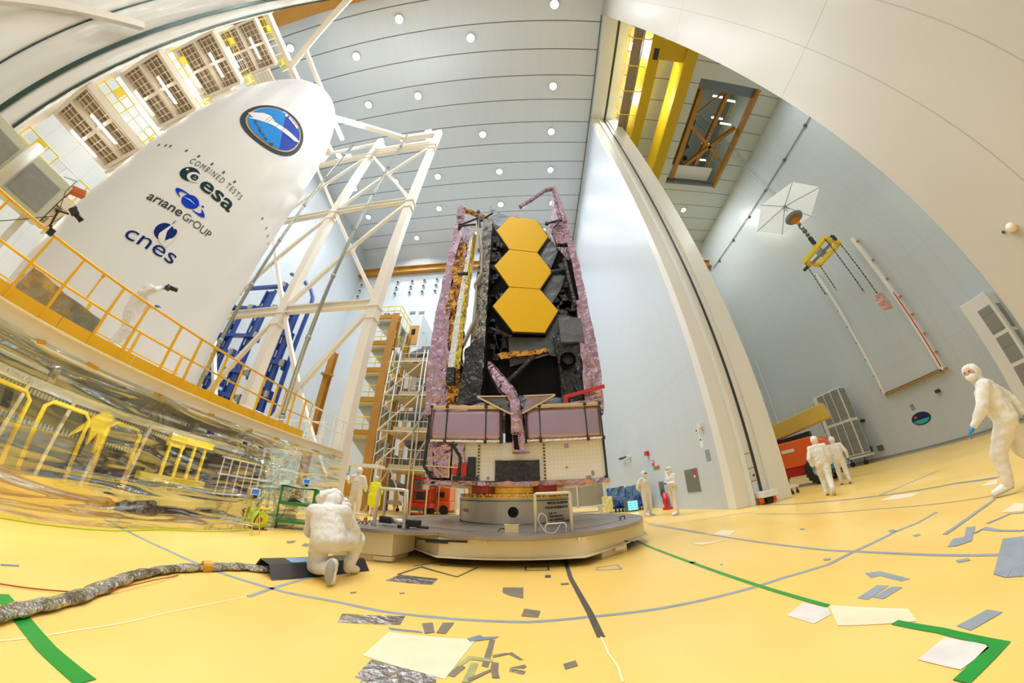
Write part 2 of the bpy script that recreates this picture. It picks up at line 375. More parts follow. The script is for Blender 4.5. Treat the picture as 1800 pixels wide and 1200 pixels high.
def hand(parent, wrist, d, side, m=None, curl=.4, up=(0, 0, 1)):
    """gloved hand: palm, four unequal bent fingers, thumb leaving the side of the palm"""
    w_ = Vector(wrist); d = Vector(d).normalized(); upv = Vector(up)
    a = d.cross(upv)
    if a.length < .1: a = d.cross(Vector((0, 1, 0)))
    a.normalize(); n = a.cross(d).normalized(); a = a * side
    segs = [(w_, w_ + d * .045, .030, .034), (w_ + a * .02 + d * .03, w_ + a * .026 + d * .085, .022, .019), (w_ - a * .02 + d * .03, w_ - a * .026 + d * .08, .022, .019), (w_ + d * .03, w_ + d * .088, .024, .02)]
    for k, (o_, L) in enumerate(((.030, .068), (.010, .078), (-.010, .073), (-.030, .055))):
        p0 = w_ + a * o_ + d * .085; d1 = (d - n * curl).normalized(); p1 = p0 + d1 * L * .5; d2 = (d - n * curl * 2.2).normalized(); p2 = p1 + d2 * L * .5
        segs += [(p0, p1, .0105, .0095), (p1, p2, .0095, .008)]
    t0 = w_ + a * .03 + d * .03; t1 = t0 + (a * .8 + d * .6).normalized() * .035; t2 = t1 + (d - n * .3).normalized() * .032
    segs += [(t0, t1, .014, .012), (t1, t2, .012, .0095)]
    return blob('glove', segs, m or M['glove'], parent, .0065, 2)
BASE = dict(pel=(0, 0, .95), che=(0, .02, 1.30), nek=(0, .01, 1.49), hed=(0, .03, 1.64),
            shL=(-.19, 0, 1.42), shR=(.19, 0, 1.42), elL=(-.26, -.02, 1.14), elR=(.26, -.02, 1.14), wrL=(-.25, .08, .90), wrR=(.25, .08, .90),
            hiL=(-.10, 0, .92), hiR=(.10, 0, .92), knL=(-.12, .02, .50), knR=(.12, .02, .50), anL=(-.12, -.02, .10), anR=(.12, -.02, .10), toL=(-.14, .17, .045), toR=(.14, .17, .045))
def person(loc, heading, label, scale=1.0, face=None, suit='suit', bulk=1.0, boots=True, gloves='glove', coat=False, sole=True, seed=1, group=None, hdir=(0, 1, 0), **pose):
    J = dict(BASE); J.update(pose); J = {k: Vector(v) for k, v in J.items()}
    t = empty('person', loc, heading, label, 'person', group); t.scale = (scale,) * 3
    k = bulk; S = []
    p, c = J['pel'], J['che']; side = (J['shR'] - J['shL']).normalized()
    hs = (J['hiR'] - J['hiL']).normalized()
    for s_ in (-1, 1):
        S.append((p + hs * s_ * .075, c + side * s_ * .075, .125 * k, .135 * k))
    S.append((p, c, .13 * k, .145 * k)); S.append((c, J['nek'], .13 * k, .075))
    S.append((J['shL'], J['shR'], .085 * k, .085 * k)); S.append((J['nek'], J['hed'] - (J['hed'] - J['nek']) * .2, .075, .085))
    hf = Vector(hdir).normalized()
    S.append((J['hed'] - hf * .02, J['hed'] + Vector((0, 0, .03)), .115, .112)) if suit == 'suit' else None
    for q in 'LR':
        S += [(J['sh' + q], J['el' + q], .078 * k, .064 * k), (J['el' + q], J['wr' + q], .066 * k, .048)]
        S += [(J['hi' + q], J['kn' + q], .118 * k, .088 * k)]
        if not coat: S += [(J['kn' + q], J['an' + q], .090 * k, .070)]
    if coat:
        S.append((J['hiL'] - Vector((.06, 0, 0)), J['knL'] - Vector((.05, 0, -.05)), .14, .13)); S.append((J['hiR'] + Vector((.06, 0, 0)), J['knR'] + Vector((.05, 0, .05)), .14, .13)); S.append((p, (J['knL'] + J['knR']) / 2, .15, .14))
    blob('coat' if coat else 'coverall', S, M[suit], t, .02, 4, .011, 9, seed)
    if coat:
        for q in 'LR': blob('boot', [(J['kn' + q], J['an' + q], .075, .07), (J['an' + q], J['to' + q], .07, .05)], M['boot'], t, .018, 4, .006, 9, seed)
        blob('head', [(J['nek'], J['hed'], .06, .10), (J['hed'], J['hed'] + Vector((0, .02, .02)), .10, .10)], M['skin'], t, .016, 3)
        blob('hairnet', [(J['hed'] + Vector((0, -.02, .03)), J['hed'] + Vector((0, -.02, .06)), .115, .11)], M['hairnet'], t, .018, 3, .006, 14)
    else:
        for q in 'LR':
            a, o_ = J['an' + q], J['to' + q]
            blob('overshoe', [(a + Vector((0, 0, .06)), a, .068, .062), (a, o_, .058, .048)], M['boot'], t, .014, 3, .005, 12, seed)
            dv = (o_ - a)
            if sole: MB().bar(a + Vector((0, 0, -.055)) - dv * .25, o_ + Vector((0, 0, -.035)) + dv * .2, .085, .02).build('sole', M['sole'], t)
    for q, s_ in (('L', -1), ('R', 1)):
        d = (J['wr' + q] - J['el' + q]).normalized(); hand(t, J['wr' + q] + d * .02, d, -s_, M[gloves], .45)
    if face:
        f = hf; h = J['hed']; sx = f.cross(Vector((0, 0, 1))).normalized(); u = sx.cross(f).normalized()
        b = MB(); b.ball(h + f * .055 + u * .015, (.075, .075, .085), 16, 10); b.ball(h + f * .135 + u * .0, (.014, .014, .022), 8, 6)
        fo = b.build('face', M['skin'], t, smooth=True)
        for s_ in (-1, 1): MB().ball(h + f * .122 + u * .028 + sx * s_ * .032, (.012, .012, .009), 8, 6).build('eye', M['ink'], fo, smooth=True)
        MB().ball(h + f * .072 - u * .045, (.075, .070, .058), 14, 10).build('mask', M['mask'], t, smooth=True)
        if face == 'glasses': MB().tube([h + f * .138 + u * .028 - sx * .06, h + f * .138 + u * .028 + sx * .06], .016, 6).build('glasses', M['ink'], t)
    return t
def hd(dx, dy): return math.atan2(dy, dx) - math.pi / 2
# two people talking by the right wall
person((4.79, 12.13, 0), hd(.30, -.95), 'person in white coverall and mask standing with hands behind the back', 1.0, face='glasses', bulk=1.08, seed=2, gloves='glove',
       elL=(-.33, -.10, 1.14), wrL=(-.10, -.22, .98), elR=(.33, -.10, 1.14), wrR=(.10, -.24, 1.0))
person((5.45, 11.08, 0), hd(-.93, -.25), 'person in white coverall holding blue gloved hands together before the chest', 1.0, face='mask', seed=3,
       elL=(-.24, .06, 1.12), wrL=(-.06, .28, 1.16), elR=(.24, .06, 1.12), wrR=(.06, .27, 1.14), knL=(-.10, .06, .50), anL=(-.14, .10, .10), toL=(-.16, .28, .045), anR=(.10, -.14, .10), toR=(.12, .04, .045), knR=(.12, -.04, .5))
# at the gallery
person((-5.9, 10.04, 0), hd(-.15, 1), 'person in white coverall seen from behind, raising the left arm beside the tower', 1.03, seed=4, bulk=1.05,
       elL=(-.36, .12, 1.22), wrL=(-.48, .2, 1.42), elR=(.30, .05, 1.12), wrR=(.22, .25, 1.0))
person((-6.35, 12.31, 0), hd(.05, 1), 'person in bright yellow coat and white boots seen from behind', .94, suit='suit2', coat=True, seed=5, elL=(-.3, .08, 1.12), wrL=(-.2, .25, 1.0), elR=(.3, .08, 1.12), wrR=(.2, .25, 1.0))
# walking pair in the neighbouring hall
person((8.86, 7.59, 0), hd(.9, .75), 'person in white coverall walking away, left and nearer of the walking pair', 1.0, seed=6, bulk=1.1,
       hiR=(.1, 0, .9), knL=(-.10, .16, .50), anL=(-.10, .12, .10), toL=(-.1, .3, .05), knR=(.08, -.08, .5), anR=(.08, -.30, .16), toR=(.08, -.18, .05), elL=(-.30, -.12, 1.14), wrL=(-.27, -.05, .92))
person((11.6, 9.15, 0), hd(.85, .8), 'person in white coverall and blue gloves walking away, right and farther of the pair', 1.0, seed=7, bulk=1.05,
       knL=(-.12, .10, .50), anL=(-.13, .14, .10), toL=(-.13, .32, .05), knR=(.11, -.04, .5), anR=(.12, -.16, .12), toR=(.13, .0, .05), elR=(.32, -.05, 1.14), wrR=(.33, .05, .92))
# tall figure striding past at the right border
person((6.30, 2.12, 0), hd(-.35, 1), 'person in white coverall and hood striding past at the right border', 1.02, face='mask', seed=8, bulk=1.2, hdir=(-.9, .35, 0),
       pel=(0, 0, .91), che=(.0, .05, 1.25), nek=(0, .08, 1.43), hed=(-.02, .11, 1.58), shL=(-.19, .06, 1.36), shR=(.19, .02, 1.36), elL=(-.32, .20, 1.10), wrL=(-.34, .36, .94), elR=(.27, -.16, 1.10), wrR=(.25, -.22, .88),
       hiL=(-.1, 0, .89), hiR=(.1, 0, .89), knL=(-.11, .24, .52), anL=(-.11, .26, .12), toL=(-.11, .44, .06), knR=(.1, -.02, .48), anR=(.1, -.28, .16), toR=(.1, -.14, .05))
# kneeling in the foreground, back to the camera
kn = person((-2.36, 3.40, 0), 0, 'person in white coverall kneeling with back turned and grey overshoe sole showing', 1.0, seed=9, bulk=1.15, sole=False,
       pel=(.08, -.02, .43), che=(-.05, .12, .68), nek=(-.10, .22, .80), hed=(-.13, .30, .84), hdir=(0, .8, -.6), shL=(-.29, .12, .72), shR=(.14, .16, .76), elL=(-.38, .22, .46), wrL=(-.26, .44, .36), elR=(.24, .32, .50), wrR=(.12, .52, .42),
       hiL=(-.02, .0, .40), hiR=(.15, .0, .42), knL=(-.10, .06, .115), anL=(.24, -.12, .15), toL=(.29, -.18, .055), knR=(.22, .42, .42), anR=(.20, .30, .10), toR=(.22, .46, .045))
b = MB(); b.lathe([(0, -.014), (.047, -.014), (.052, 0), (.047, .014), (0, .014)], (0, 0, 0), 24, 'Y')
for i, v in enumerate(b.v): b.v[i] = (v[0] * (1.0 + .15 * (v[2] > 0)) + .295 + .1 * v[2], v[1] - .235, v[2] * 2.75 + .155)
b.build('sole', M['sole'], kn, smooth=True)
# two people bent over behind the kneeling one
person((-4.75, 6.65, 0), hd(.75, .6), 'person in white coverall bending forward over the turntable edge beside the green cart', .98, seed=10, bulk=1.1,
       pel=(0, -.12, .78), che=(0, .22, .88), nek=(0, .40, .80), hed=(0, .50, .70), hdir=(0, .5, -.9), shL=(-.19, .34, .86), shR=(.19, .34, .86), elL=(-.22, .42, .58), wrL=(-.16, .55, .38), elR=(.22, .42, .58), wrR=(.16, .55, .38),
       hiL=(-.1, -.12, .78), hiR=(.1, -.12, .78), knL=(-.14, .02, .42), knR=(.14, .02, .42), anL=(-.12, -.06, .10), anR=(.12, -.06, .10))
person((-3.55, 5.45, 0), hd(-.5, .6), 'person in white coverall crouching with arms on the knees beside the turntable', 1.0, seed=11, bulk=1.08,
       pel=(0, -.10, .36), che=(0, .14, .62), nek=(0, .24, .76), hed=(-.02, .32, .86), hdir=(-.3, 1, -.3), shL=(-.19, .16, .70), shR=(.19, .16, .70), elL=(-.22, .40, .58), wrL=(-.06, .50, .70), elR=(.22, .36, .52), wrR=(.04, .50, .62),
       hiL=(-.1, -.1, .34), hiR=(.1, -.1, .34), knL=(-.16, .30, .50), knR=(.16, .30, .46), anL=(-.14, .12, .10), anR=(.14, .12, .10), toL=(-.15, .30, .045), toR=(.15, .30, .045))
# photographer on the deck
dp = person((-7.05, 2.38, 2.52), hd(.35, .9), 'person in baggy white coverall on the deck holding up a camera', .86, seed=12, bulk=1.22,
       pel=(0, -.02, .88), che=(0, -.02, 1.20), nek=(0, .0, 1.37), hed=(0, .03, 1.51), shL=(-.19, -.02, 1.30), shR=(.19, -.02, 1.30), elR=(.26, .12, 1.46), wrR=(.12, .22, 1.66), elL=(-.24, .14, 1.14), wrL=(-.10, .30, 1.24),
       hiL=(-.1, -.02, .86), hiR=(.1, -.02, .86), knL=(-.13, .10, .48), knR=(.13, .08, .48), anL=(-.13, -.02, .10), anR=(.13, -.02, .10))
t = empty('handheld_camera', (0, 0, 0), 0, 'black camera with gold ring held up above the railing', 'camera')
c0 = Vector((-6.88, 2.62, 4.02))
MB().box(c0, (.12, .10, .08), (0, R(-20), 0)).build('body', M['black'], t, bevel=.008); MB().tube([c0 + Vector((.03, .03, .01)), c0 + Vector((.10, .14, .03))], .045, 12).build('lens', M['black'], t, smooth=True)
MB().tube([c0 + Vector((-.03, -.02, .05)), c0 + Vector((-.02, -.01, .06))], .03, 10).build('ring', M['goldring'], t)
MB().tube([c0, c0 + Vector((-.08, -.22, -.25)), c0 + Vector((-.10, -.25, -.35))], .012, 6).build('strap', M['black'], t)
# ================================================================= floor markings
M['tape'] = mat('grey_tape', (.30, .34, .38), .5, var=.15, vscale=8)
M['tapeblue'] = mat('blue_grey_tape', (.22, .28, .34), .45, var=.2, vscale=8)
M['darktape'] = mat('dark_tape', (.10, .09, .07), .5, var=.3, vscale=9)
M['dull'] = mat('dull_tape', (.24, .20, .15), .5, var=.25, vscale=9)
M['tapeolive'] = mat('olive_tape', (.42, .42, .18), .5, var=.2, vscale=9)
M['green'] = mat('green_paint', (.01, .30, .03), .35, var=.1, vscale=5)
M['creamp'] = mat('cream_repair', (.90, .76, .52), .45, var=.08, vscale=4)
M['cream2'] = mat('cream_scratch', (.92, .78, .45), .5)
M['whitep'] = mat('white_repair', (.78, .72, .66), .5, var=.15, vscale=5)
M['foiltape'] = foil_mat('silver_foil_tape', (.75, .76, .78), .2, .9, .6, 9)
FT = [
  ('floor_line', 'tape', 'grey tape line running straight across the floor in front of the turntable', [(-5.98, 2.878), (-4.15, 2.804), (-3.288, 2.74), (-2.28, 2.76), (-1.923, 2.807), (-1.69, 2.826), (-1.295, 2.799), (-0.781, 2.816), (-0.294, 2.812), (0.005, 2.799), (0.518, 2.855), (1.139, 2.852), (2.154, 2.883), (2.482, 2.913), (3.067, 2.879), (3.57, 2.967), (4.539, 3.059), (4.961, 3.03), (5.541, 3.08)], 0.05),
  ('floor_line', 'darktape', 'wide dark tape strip coming out from under the turntable', [(0.61, 5.315), (0.541, 4.172), (0.538, 2.953), (0.519, 2.439)], 0.06),
  ('floor_line', 'tape', 'long grey tape line crossing the green line on the right', [(3.632, 9.327), (3.653, 6.198), (3.58, 4.161), (3.555, 3.291), (3.597, 2.935), (3.609, 2.475), (3.591, 1.843), (3.584, 1.579), (3.548, 1.396)], 0.06),
  ('floor_line', 'tapeblue', 'wide blue grey tape band running out through the great door', [(7.731, 9.223), (7.586, 7.811), (7.689, 6.281), (7.769, 5.551), (7.939, 4.609), (8.112, 3.981), (7.866, 3.138)], 0.13),
  ('floor_line', 'tape', 'thin grey tape line in front of the band through the great door', [(6.083, 7.715), (5.986, 5.771), (6.184, 4.428), (6.161, 3.581), (6.193, 2.853), (6.245, 2.568)], 0.03),
  ('floor_line', 'tape', 'oblique grey tape line between the band and the patches at right', [(4.327, 2.387), (5.219, 2.459), (5.928, 2.496)], 0.05),
  ('floor_line', 'tape', 'short crossing tape strip beside the kneeling person', [(-2.397, 2.438), (-2.442, 2.86), (-2.429, 3.983), (-2.449, 4.227), (-2.442, 4.476)], 0.05),
  ('floor_line', 'tape', 'grey tape line beyond the great door, farthest oblique one', [(7.919, 5.487), (9.907, 5.698), (11.205, 5.784)], 0.06),
  ('floor_line', 'green', 'green painted line on the far left', [(-3.017, 0.919), (-2.663, 0.934), (-2.252, 0.929), (-1.864, 0.952)], 0.1),
  ('floor_line', 'green', 'green painted line running towards the camera on the right', [(2.404, 7.74), (2.235, 5.862), (2.203, 4.269), (2.175, 2.909), (2.173, 2.113)], 0.06),
  ('floor_line', 'green', 'green painted corner at lower right', [(2.176, 1.615), (2.19, 1.35), (2.14, 1.016), (1.749, 1.007)], 0.075),
  ('floor_line', 'cream2', 'thin cream repair line wandering from the dark strip', [(0.519, 2.439), (0.507, 2.176), (0.519, 2.002), (0.499, 1.839)], 0.015),
  ('floor_line', 'cream2', 'thin cream scratch across the lower left floor', [(-2.366, 0.741), (-2.423, 1.154), (-2.428, 1.49), (-2.457, 1.771), (-2.426, 2.24), (-2.414, 2.451)], 0.015),
  ('floor_patch', 'creamp', 'large cream repair patch at bottom centre', [(-1.031, 2.415), (-0.379, 2.444), (-0.469, 1.895), (-1.031, 2.018)], None),
  ('floor_patch', 'whitep', 'white worn repair patch below the green line', [(2.119, 2.299), (2.141, 2.085), (2.056, 1.99), (1.868, 1.962), (1.85, 2.186)], None),
  ('floor_patch', 'creamp', 'cream repair patch interrupting the green line', [(2.191, 2.125), (2.4, 1.667), (2.249, 1.523), (1.941, 1.838)], None),
  ('floor_patch', 'whitep', 'white worn repair patch inside the green corner', [(2.119, 1.289), (2.119, 1.085), (2.084, 1.043), (1.844, 1.059), (1.84, 1.268)], None),
  ('floor_patch', 'creamp', 'cream triangle patch right of the green line', [(2.947, 5.576), (3.392, 5.21), (2.927, 5.221)], None),
  ('floor_patch', 'creamp', 'cream patch outlined in tape near two standing people', [(3.672, 5.999), (4.125, 6.382), (4.171, 5.956), (3.756, 5.603)], None),
  ('floor_patch', 'creamp', 'cream patch beside the wide band through the door', [(7.142, 5.003), (7.667, 4.984), (7.57, 4.38), (7.124, 4.362)], None),
  ('floor_patch', 'creamp', 'cream patch left of the walking figure, upper', [(7.234, 3.193), (7.632, 3.187), (7.677, 3.072), (7.161, 2.891)], None),
  ('floor_patch', 'creamp', 'cream patch under the walking figure', [(5.101, 2.125), (5.515, 2.104), (5.394, 1.975), (5.022, 1.861)], None),
  ('floor_tape', 'tape', 'broad grey tape patch at the right border', [(4.032, 1.725), (4.049, 1.557), (3.08, 1.24), (3.069, 1.338), (3.289, 1.375), (3.057, 1.34), (3.133, 1.459)], None),
  ('floor_tape', 'tape', 'zigzag grey tape patch on the right', [(4.56, 2.271), (4.578, 2.187), (4.024, 1.993), (3.878, 2.06), (3.855, 2.134), (4.123, 2.211), (4.185, 2.129)], None),
  ('floor_tape', 'tape', 'long bent grey tape strip right of the green line', [(2.961, 2.393), (3.061, 2.311), (2.95, 1.978), (2.874, 2.009), (2.943, 2.233), (2.867, 2.266)], None),
  ('floor_tape', 'tape', 'left of two slanted parallel grey tape strips', [(2.417, 2.06), (2.728, 2.115), (2.755, 2.033), (2.425, 1.98)], None),
  ('floor_tape', 'tape', 'right of two slanted parallel grey tape strips', [(2.486, 1.982), (2.737, 2.0), (2.759, 1.926), (2.487, 1.901)], None),
  ('floor_tape', 'tape', 'single slanted tape strip near the green corner', [(2.277, 1.303), (2.532, 1.252), (2.511, 1.155), (2.246, 1.214)], None),
  ('floor_tape', 'tape', 'small tape square beside the crossing of two lines', [(3.443, 1.869), (3.512, 1.8), (3.457, 1.759), (3.39, 1.827)], None),
  ('floor_tape', 'tape', 'small tape piece on the line right of the green line', [(3.216, 3.074), (3.272, 3.03), (3.22, 2.976), (3.173, 3.023)], None),
  ('floor_tape', 'tape', 'small grey tape square by the crosswise line, right', [(4.567, 3.201), (4.63, 3.17), (4.517, 3.046), (4.456, 3.09)], None),
  ('floor_tape', 'tape', 'small grey tape square right of the crosswise line', [(4.309, 2.734), (4.381, 2.714), (4.322, 2.646), (4.252, 2.667)], None),
  ('floor_tape', 'tape', 'small tape chip in the empty right floor', [(2.408, 3.892), (2.447, 3.896), (2.414, 3.821), (2.382, 3.826)], None),
  ('floor_tape', 'tape', 'tiny tape chip touching the green line', [(2.192, 4.278), (2.278, 4.262), (2.243, 4.163), (2.166, 4.173)], None),
  ('floor_tape', 'tape', 'small tape chip far out on the right floor', [(4.599, 4.751), (4.656, 4.699), (4.583, 4.609), (4.542, 4.669)], None),
  ('floor_tape', 'dull', 'brownish grey tape patch in front of the turntable', [(-0.286, 3.817), (-0.052, 3.819), (-0.048, 3.43), (-0.188, 3.52), (-0.277, 3.632)], None),
  ('floor_tape', 'dull', 'small brownish tape patch beside the dark strip', [(-0.036, 3.124), (0.113, 3.056), (0.083, 2.89), (-0.063, 2.93)], None),
  ('floor_tape', 'foiltape', 'shiny silver foil patch left of the cream patch', [(-1.533, 2.593), (-1.038, 2.767), (-1.005, 2.57), (-1.465, 2.416)], None),
  ('floor_tape', 'foiltape', 'shiny silver foil patch under the turntable rim', [(-1.637, 4.096), (-1.122, 4.076), (-1.117, 3.779), (-1.679, 3.733)], None),
  ('floor_tape', 'foiltape', 'crinkled silver foil sheet below the cream patch', [(-0.954, 1.988), (-0.669, 1.945), (-0.521, 1.905), (-0.485, 1.777), (-0.883, 1.657), (-0.9, 1.77), (-0.947, 1.772)], None),
  ('floor_tape', 'dull', 'brown tape rectangle, left of a pair forming a V', [(-0.852, 2.651), (-0.772, 2.686), (-0.705, 2.509), (-0.768, 2.467)], None),
  ('floor_tape', 'dull', 'brown tape rectangle, right of a pair forming a V', [(-0.694, 2.706), (-0.604, 2.726), (-0.618, 2.504), (-0.688, 2.502)], None),
  ('floor_tape', 'tapeblue', 'pale blue tape strip above the cream patch', [(-1.074, 2.491), (-0.841, 2.507), (-0.795, 2.495), (-0.793, 2.474), (-1.036, 2.459)], None),
  ('floor_tape', 'dull', 'upright grey tape strip right of the cream patch', [(-0.281, 2.454), (-0.24, 2.448), (-0.244, 2.056), (-0.286, 2.07)], None),
  ('floor_tape', 'dull', 'slanted tape strip below the cream patch corner', [(-0.422, 2.08), (-0.379, 2.04), (-0.422, 1.924), (-0.463, 1.938)], None),
  ('floor_tape', 'tapeolive', 'olive tape strip right of the cream patch', [(-0.388, 2.186), (-0.3, 2.176), (-0.225, 2.153), (-0.228, 2.123), (-0.368, 2.142), (-0.418, 2.034), (-0.43, 2.067)], None),
  ('floor_tape', 'tapeolive', 'olive tape strip slanting to the bottom edge', [(-0.355, 2.102), (-0.31, 2.096), (-0.322, 1.879), (-0.368, 1.873)], None),
  ('floor_tape', 'dull', 'forked grey tape strip at bottom centre', [(-0.228, 2.123), (-0.186, 2.112), (-0.183, 2.016), (-0.166, 1.943), (-0.209, 1.941), (-0.222, 2.013), (-0.333, 1.882), (-0.344, 1.916), (-0.23, 2.035)], None),
  ('floor_tape', 'dull', 'bent grey tape strip pointing right', [(-0.238, 2.216), (-0.149, 2.256), (-0.135, 2.24), (-0.059, 2.16), (-0.036, 2.16), (-0.111, 2.263), (-0.135, 2.23), (-0.228, 2.183)], None),
  ('floor_tape', 'foiltape', 'small silver scrap right of the cream patch', [(-0.114, 2.059), (-0.017, 2.021), (-0.034, 1.983), (-0.117, 2.019)], None),
  ('floor_tape', 'dull', 'dark scrap above the small silver scrap', [(-0.108, 2.064), (-0.029, 2.1), (-0.015, 2.077), (-0.034, 2.054)], None),
  ('floor_tape', 'dull', 'small grey tape patch below the dark strip', [(0.207, 2.095), (0.287, 2.133), (0.292, 2.066), (0.211, 2.031)], None),
  ('floor_tape', 'tapeblue', 'bluish tape scrap at the patch corner', [(-0.448, 2.44), (-0.363, 2.519), (-0.33, 2.489), (-0.22, 2.505), (-0.245, 2.47), (-0.413, 2.398)], None),
  ('floor_tape', 'dull', 'small grey chip beside the dark strip', [(0.386, 3.952), (0.485, 3.967), (0.484, 3.892), (0.389, 3.885)], None),
  ('floor_tape', 'darktape', 'small dark square below the taped frame', [(0.232, 4.397), (0.306, 4.387), (0.296, 4.248), (0.219, 4.259)], None),
  ('floor_tape', 'dull', 'tiny chip left of the foil patch', [(-1.341, 3.358), (-1.292, 3.395), (-1.282, 3.355), (-1.323, 3.33)], None),
  ('floor_tape', 'dull', 'small grey chip right of the kneeling person', [(-1.79, 3.139), (-1.744, 3.192), (-1.728, 3.157), (-1.759, 3.106)], None),
  ('floor_tape', 'dull', 'small dark chip in the open floor near the stool', [(-4.184, 4.923), (-4.147, 5.15), (-4.014, 4.918), (-4.024, 4.773)], None),
  ('floor_tape', 'dull', 'short grey chip left of the crouching people', [(-3.771, 4.835), (-3.889, 5.054), (-3.802, 5.102), (-3.655, 4.839)], None),
  ('floor_tape', 'tape', 'pale tape strip on the far left floor', [(-3.649, 1.074), (-3.661, 1.213), (-3.622, 1.199), (-3.616, 1.066)], None),
  ('floor_line', 'darktape', 'small dark tape frame under the turntable front, left', [(-0.026, 4.926), (0.31, 4.906), (0.297, 4.678), (-0.031, 4.686), (-0.026, 4.926)], 0.03),
  ('floor_line', 'tape', 'small tape frame around a cream patch, right of the turntable', [(0.999, 4.671), (1.298, 4.707), (1.277, 4.438), (0.938, 4.509), (0.999, 4.671)], 0.03),
  ('floor_line', 'darktape', 'large dark tape frame under the turntable', [(-1.669, 4.079), (-1.54, 4.638), (-0.914, 4.236), (-0.735, 4.849), (-1.318, 4.866)], 0.035),
  ('floor_line', 'darktape', 'dark tape cross piece under the turntable', [(-1.66, 4.65), (-1.356, 5.114), (-0.849, 4.928)], 0.03),
  ('floor_line', 'tape', 'tape outline of the patch under the walking figure', [(4.667, 2.101), (4.997, 1.987), (4.946, 1.838)], 0.04),
  ('floor_line', 'tape', 'tape outline right of the zigzag patch', [(4.304, 2.084), (4.471, 2.057), (4.321, 1.848), (4.235, 1.616)], 0.04),
  ('floor_line', 'tapeblue', 'blue grey tape line near two standing people', [(3.903, 12.003), (3.758, 8.986), (3.738, 7.754), (3.702, 6.373)], 0.05),
  ('floor_line', 'tape', 'faint tape line running to the great door from the persons', [(3.745, 8.89), (5.351, 8.508), (5.937, 8.517), (6.342, 8.1)], 0.03),
]
for k, (nm, mt, lab, pts, wd) in enumerate(FT):
    z0 = .0008 + .0006 * (k % 6); b = MB()
    if wd is None:
        b.prism(pts, 'Z', z0, z0 + .002)
    else:
        n = len(pts); L = []; Rr = []
        for i, p in enumerate(pts):
            a = Vector(pts[max(i - 1, 0)]); c = Vector(pts[min(i + 1, n - 1)]); d = (c - a).normalized(); nn = Vector((-d.y, d.x)) * wd / 2
            if 0 < i < n - 1:
                d1 = (Vector(p) - a).normalized(); nn = nn / max(.4, abs(d.dot(d1)))
            L.append(Vector(p) + nn); Rr.append(Vector(p) - nn)
        for z in (z0, z0 + .002):
            b.v += [(*q, z) for q in L] + [(*q, z) for q in Rr]
        for i in range(n - 1):
            b.f += [(i, i + 1, n + i + 1, n + i), (2 * n + i, 3 * n + i, 3 * n + i + 1, 2 * n + i + 1)]; b.mi += [0, 0]
            b.f += [(i, 2 * n + i, 2 * n + i + 1, i + 1), (n + i, n + i + 1, 3 * n + i + 1, 3 * n + i)]; b.mi += [0, 0]
    o = b.build(nm, M[mt])
    tag(o, lab, {'floor_line': 'floor line', 'floor_patch': 'floor patch', 'floor_tape': 'tape'}[nm])
    if nm == 'floor_line': o['kind'] = 'thing'
    if nm == 'floor_tape': o['group'] = 'tape pieces stuck on the yellow floor'
# ================================================================= turntable and telescope
M['tt'] = mat('cream_machine_paint', (.78, .68, .46), .35, coat=.2, var=.05, vscale=2)
M['deckplate'] = mat('worn_steel_deck', (.37, .33, .29), .36, .6, var=.25, vscale=2.5, bump=.1, bscale=30)
M['steel'] = mat('brushed_steel', (.42, .40, .36), .32, .8, var=.06, vscale=4)
M['steeltube'] = mat('steel_tube', (.70, .64, .52), .35, .6)
M['gold'] = mat('gold_mirror', (.84, .49, .002), .5, .12, spec=.3)
M['redblk'] = mat('red_anodised', (.38, .05, .03), .35, .3)
M['purple'] = foil_mat('purple_foil', (.50, .33, .40), .16, .95, 1.0, 5, col2=(.46, .30, .37))
M['purplesm'] = foil_mat('smooth_purple_foil', (.44, .31, .37), .26, .75, .18, 2.2)
M['copper'] = foil_mat('copper_foil', (.72, .36, .08), .2, .95, 1.0, 7, col2=(.22, .10, .04))
M['blackfoil'] = foil_mat('black_kapton', (.030, .031, .036), .30, .2, .9, 7)
M['greyfoil'] = foil_mat('grey_kapton', (.34, .31, .26), .24, .9, .9, 9, col2=(.10, .10, .11))
M['charcoal'] = foil_mat('charcoal_sheet', (.13, .14, .16), .34, .2, .8, 3)
M['silverfoil'] = foil_mat('silver_foil', (.85, .84, .80), .15, 1, .7, 8)
M['goldfoil'] = foil_mat('gold_foil', (.95, .70, .12), .18, 1, .6, 8)
M['cavity'] = mat('dark_cavity', (.005, .005, .006), .7, spec=.2)
M['busw'] = seam_mat('white_bus_panels', (.90, .85, .74), (.78, .72, .60), 0, .085, .006, axis2=2, period2=.085, width2=.006, rough=.35)
M['panelw'] = mat('panel_edge', (.42, .38, .33), .4)
M['brassy'] = mat('brass_strip', (.75, .55, .28), .3, .7)
M['redpaint'] = mat('red_paint', (.55, .03, .01), .4)
def sbox(b, x0, x1, y0, y1, z0, z1, step=.15):
    nx, ny, nz = [max(1, int(round(abs(d) / step))) for d in (x1 - x0, y1 - y0, z1 - z0)]
    for y in (y0, y1): b.grid(lambda u, v, y=y: (x0 + (x1 - x0) * u, y, z0 + (z1 - z0) * v), nx, nz)
    for x in (x0, x1): b.grid(lambda u, v, x=x: (x, y0 + (y1 - y0) * u, z0 + (z1 - z0) * v), ny, nz)
    for z in (z0, z1): b.grid(lambda u, v, z=z: (x0 + (x1 - x0) * u, y0 + (y1 - y0) * v, z), nx, ny)
    return b
def quadgrid(b, p00, p10, p11, p01, nu, nv):
    p00, p10, p11, p01 = map(Vector, (p00, p10, p11, p01))
    return b.grid(lambda u, v: (p00 * (1 - u) + p10 * u) * (1 - v) + (p01 * (1 - u) + p11 * u) * v, nu, nv)
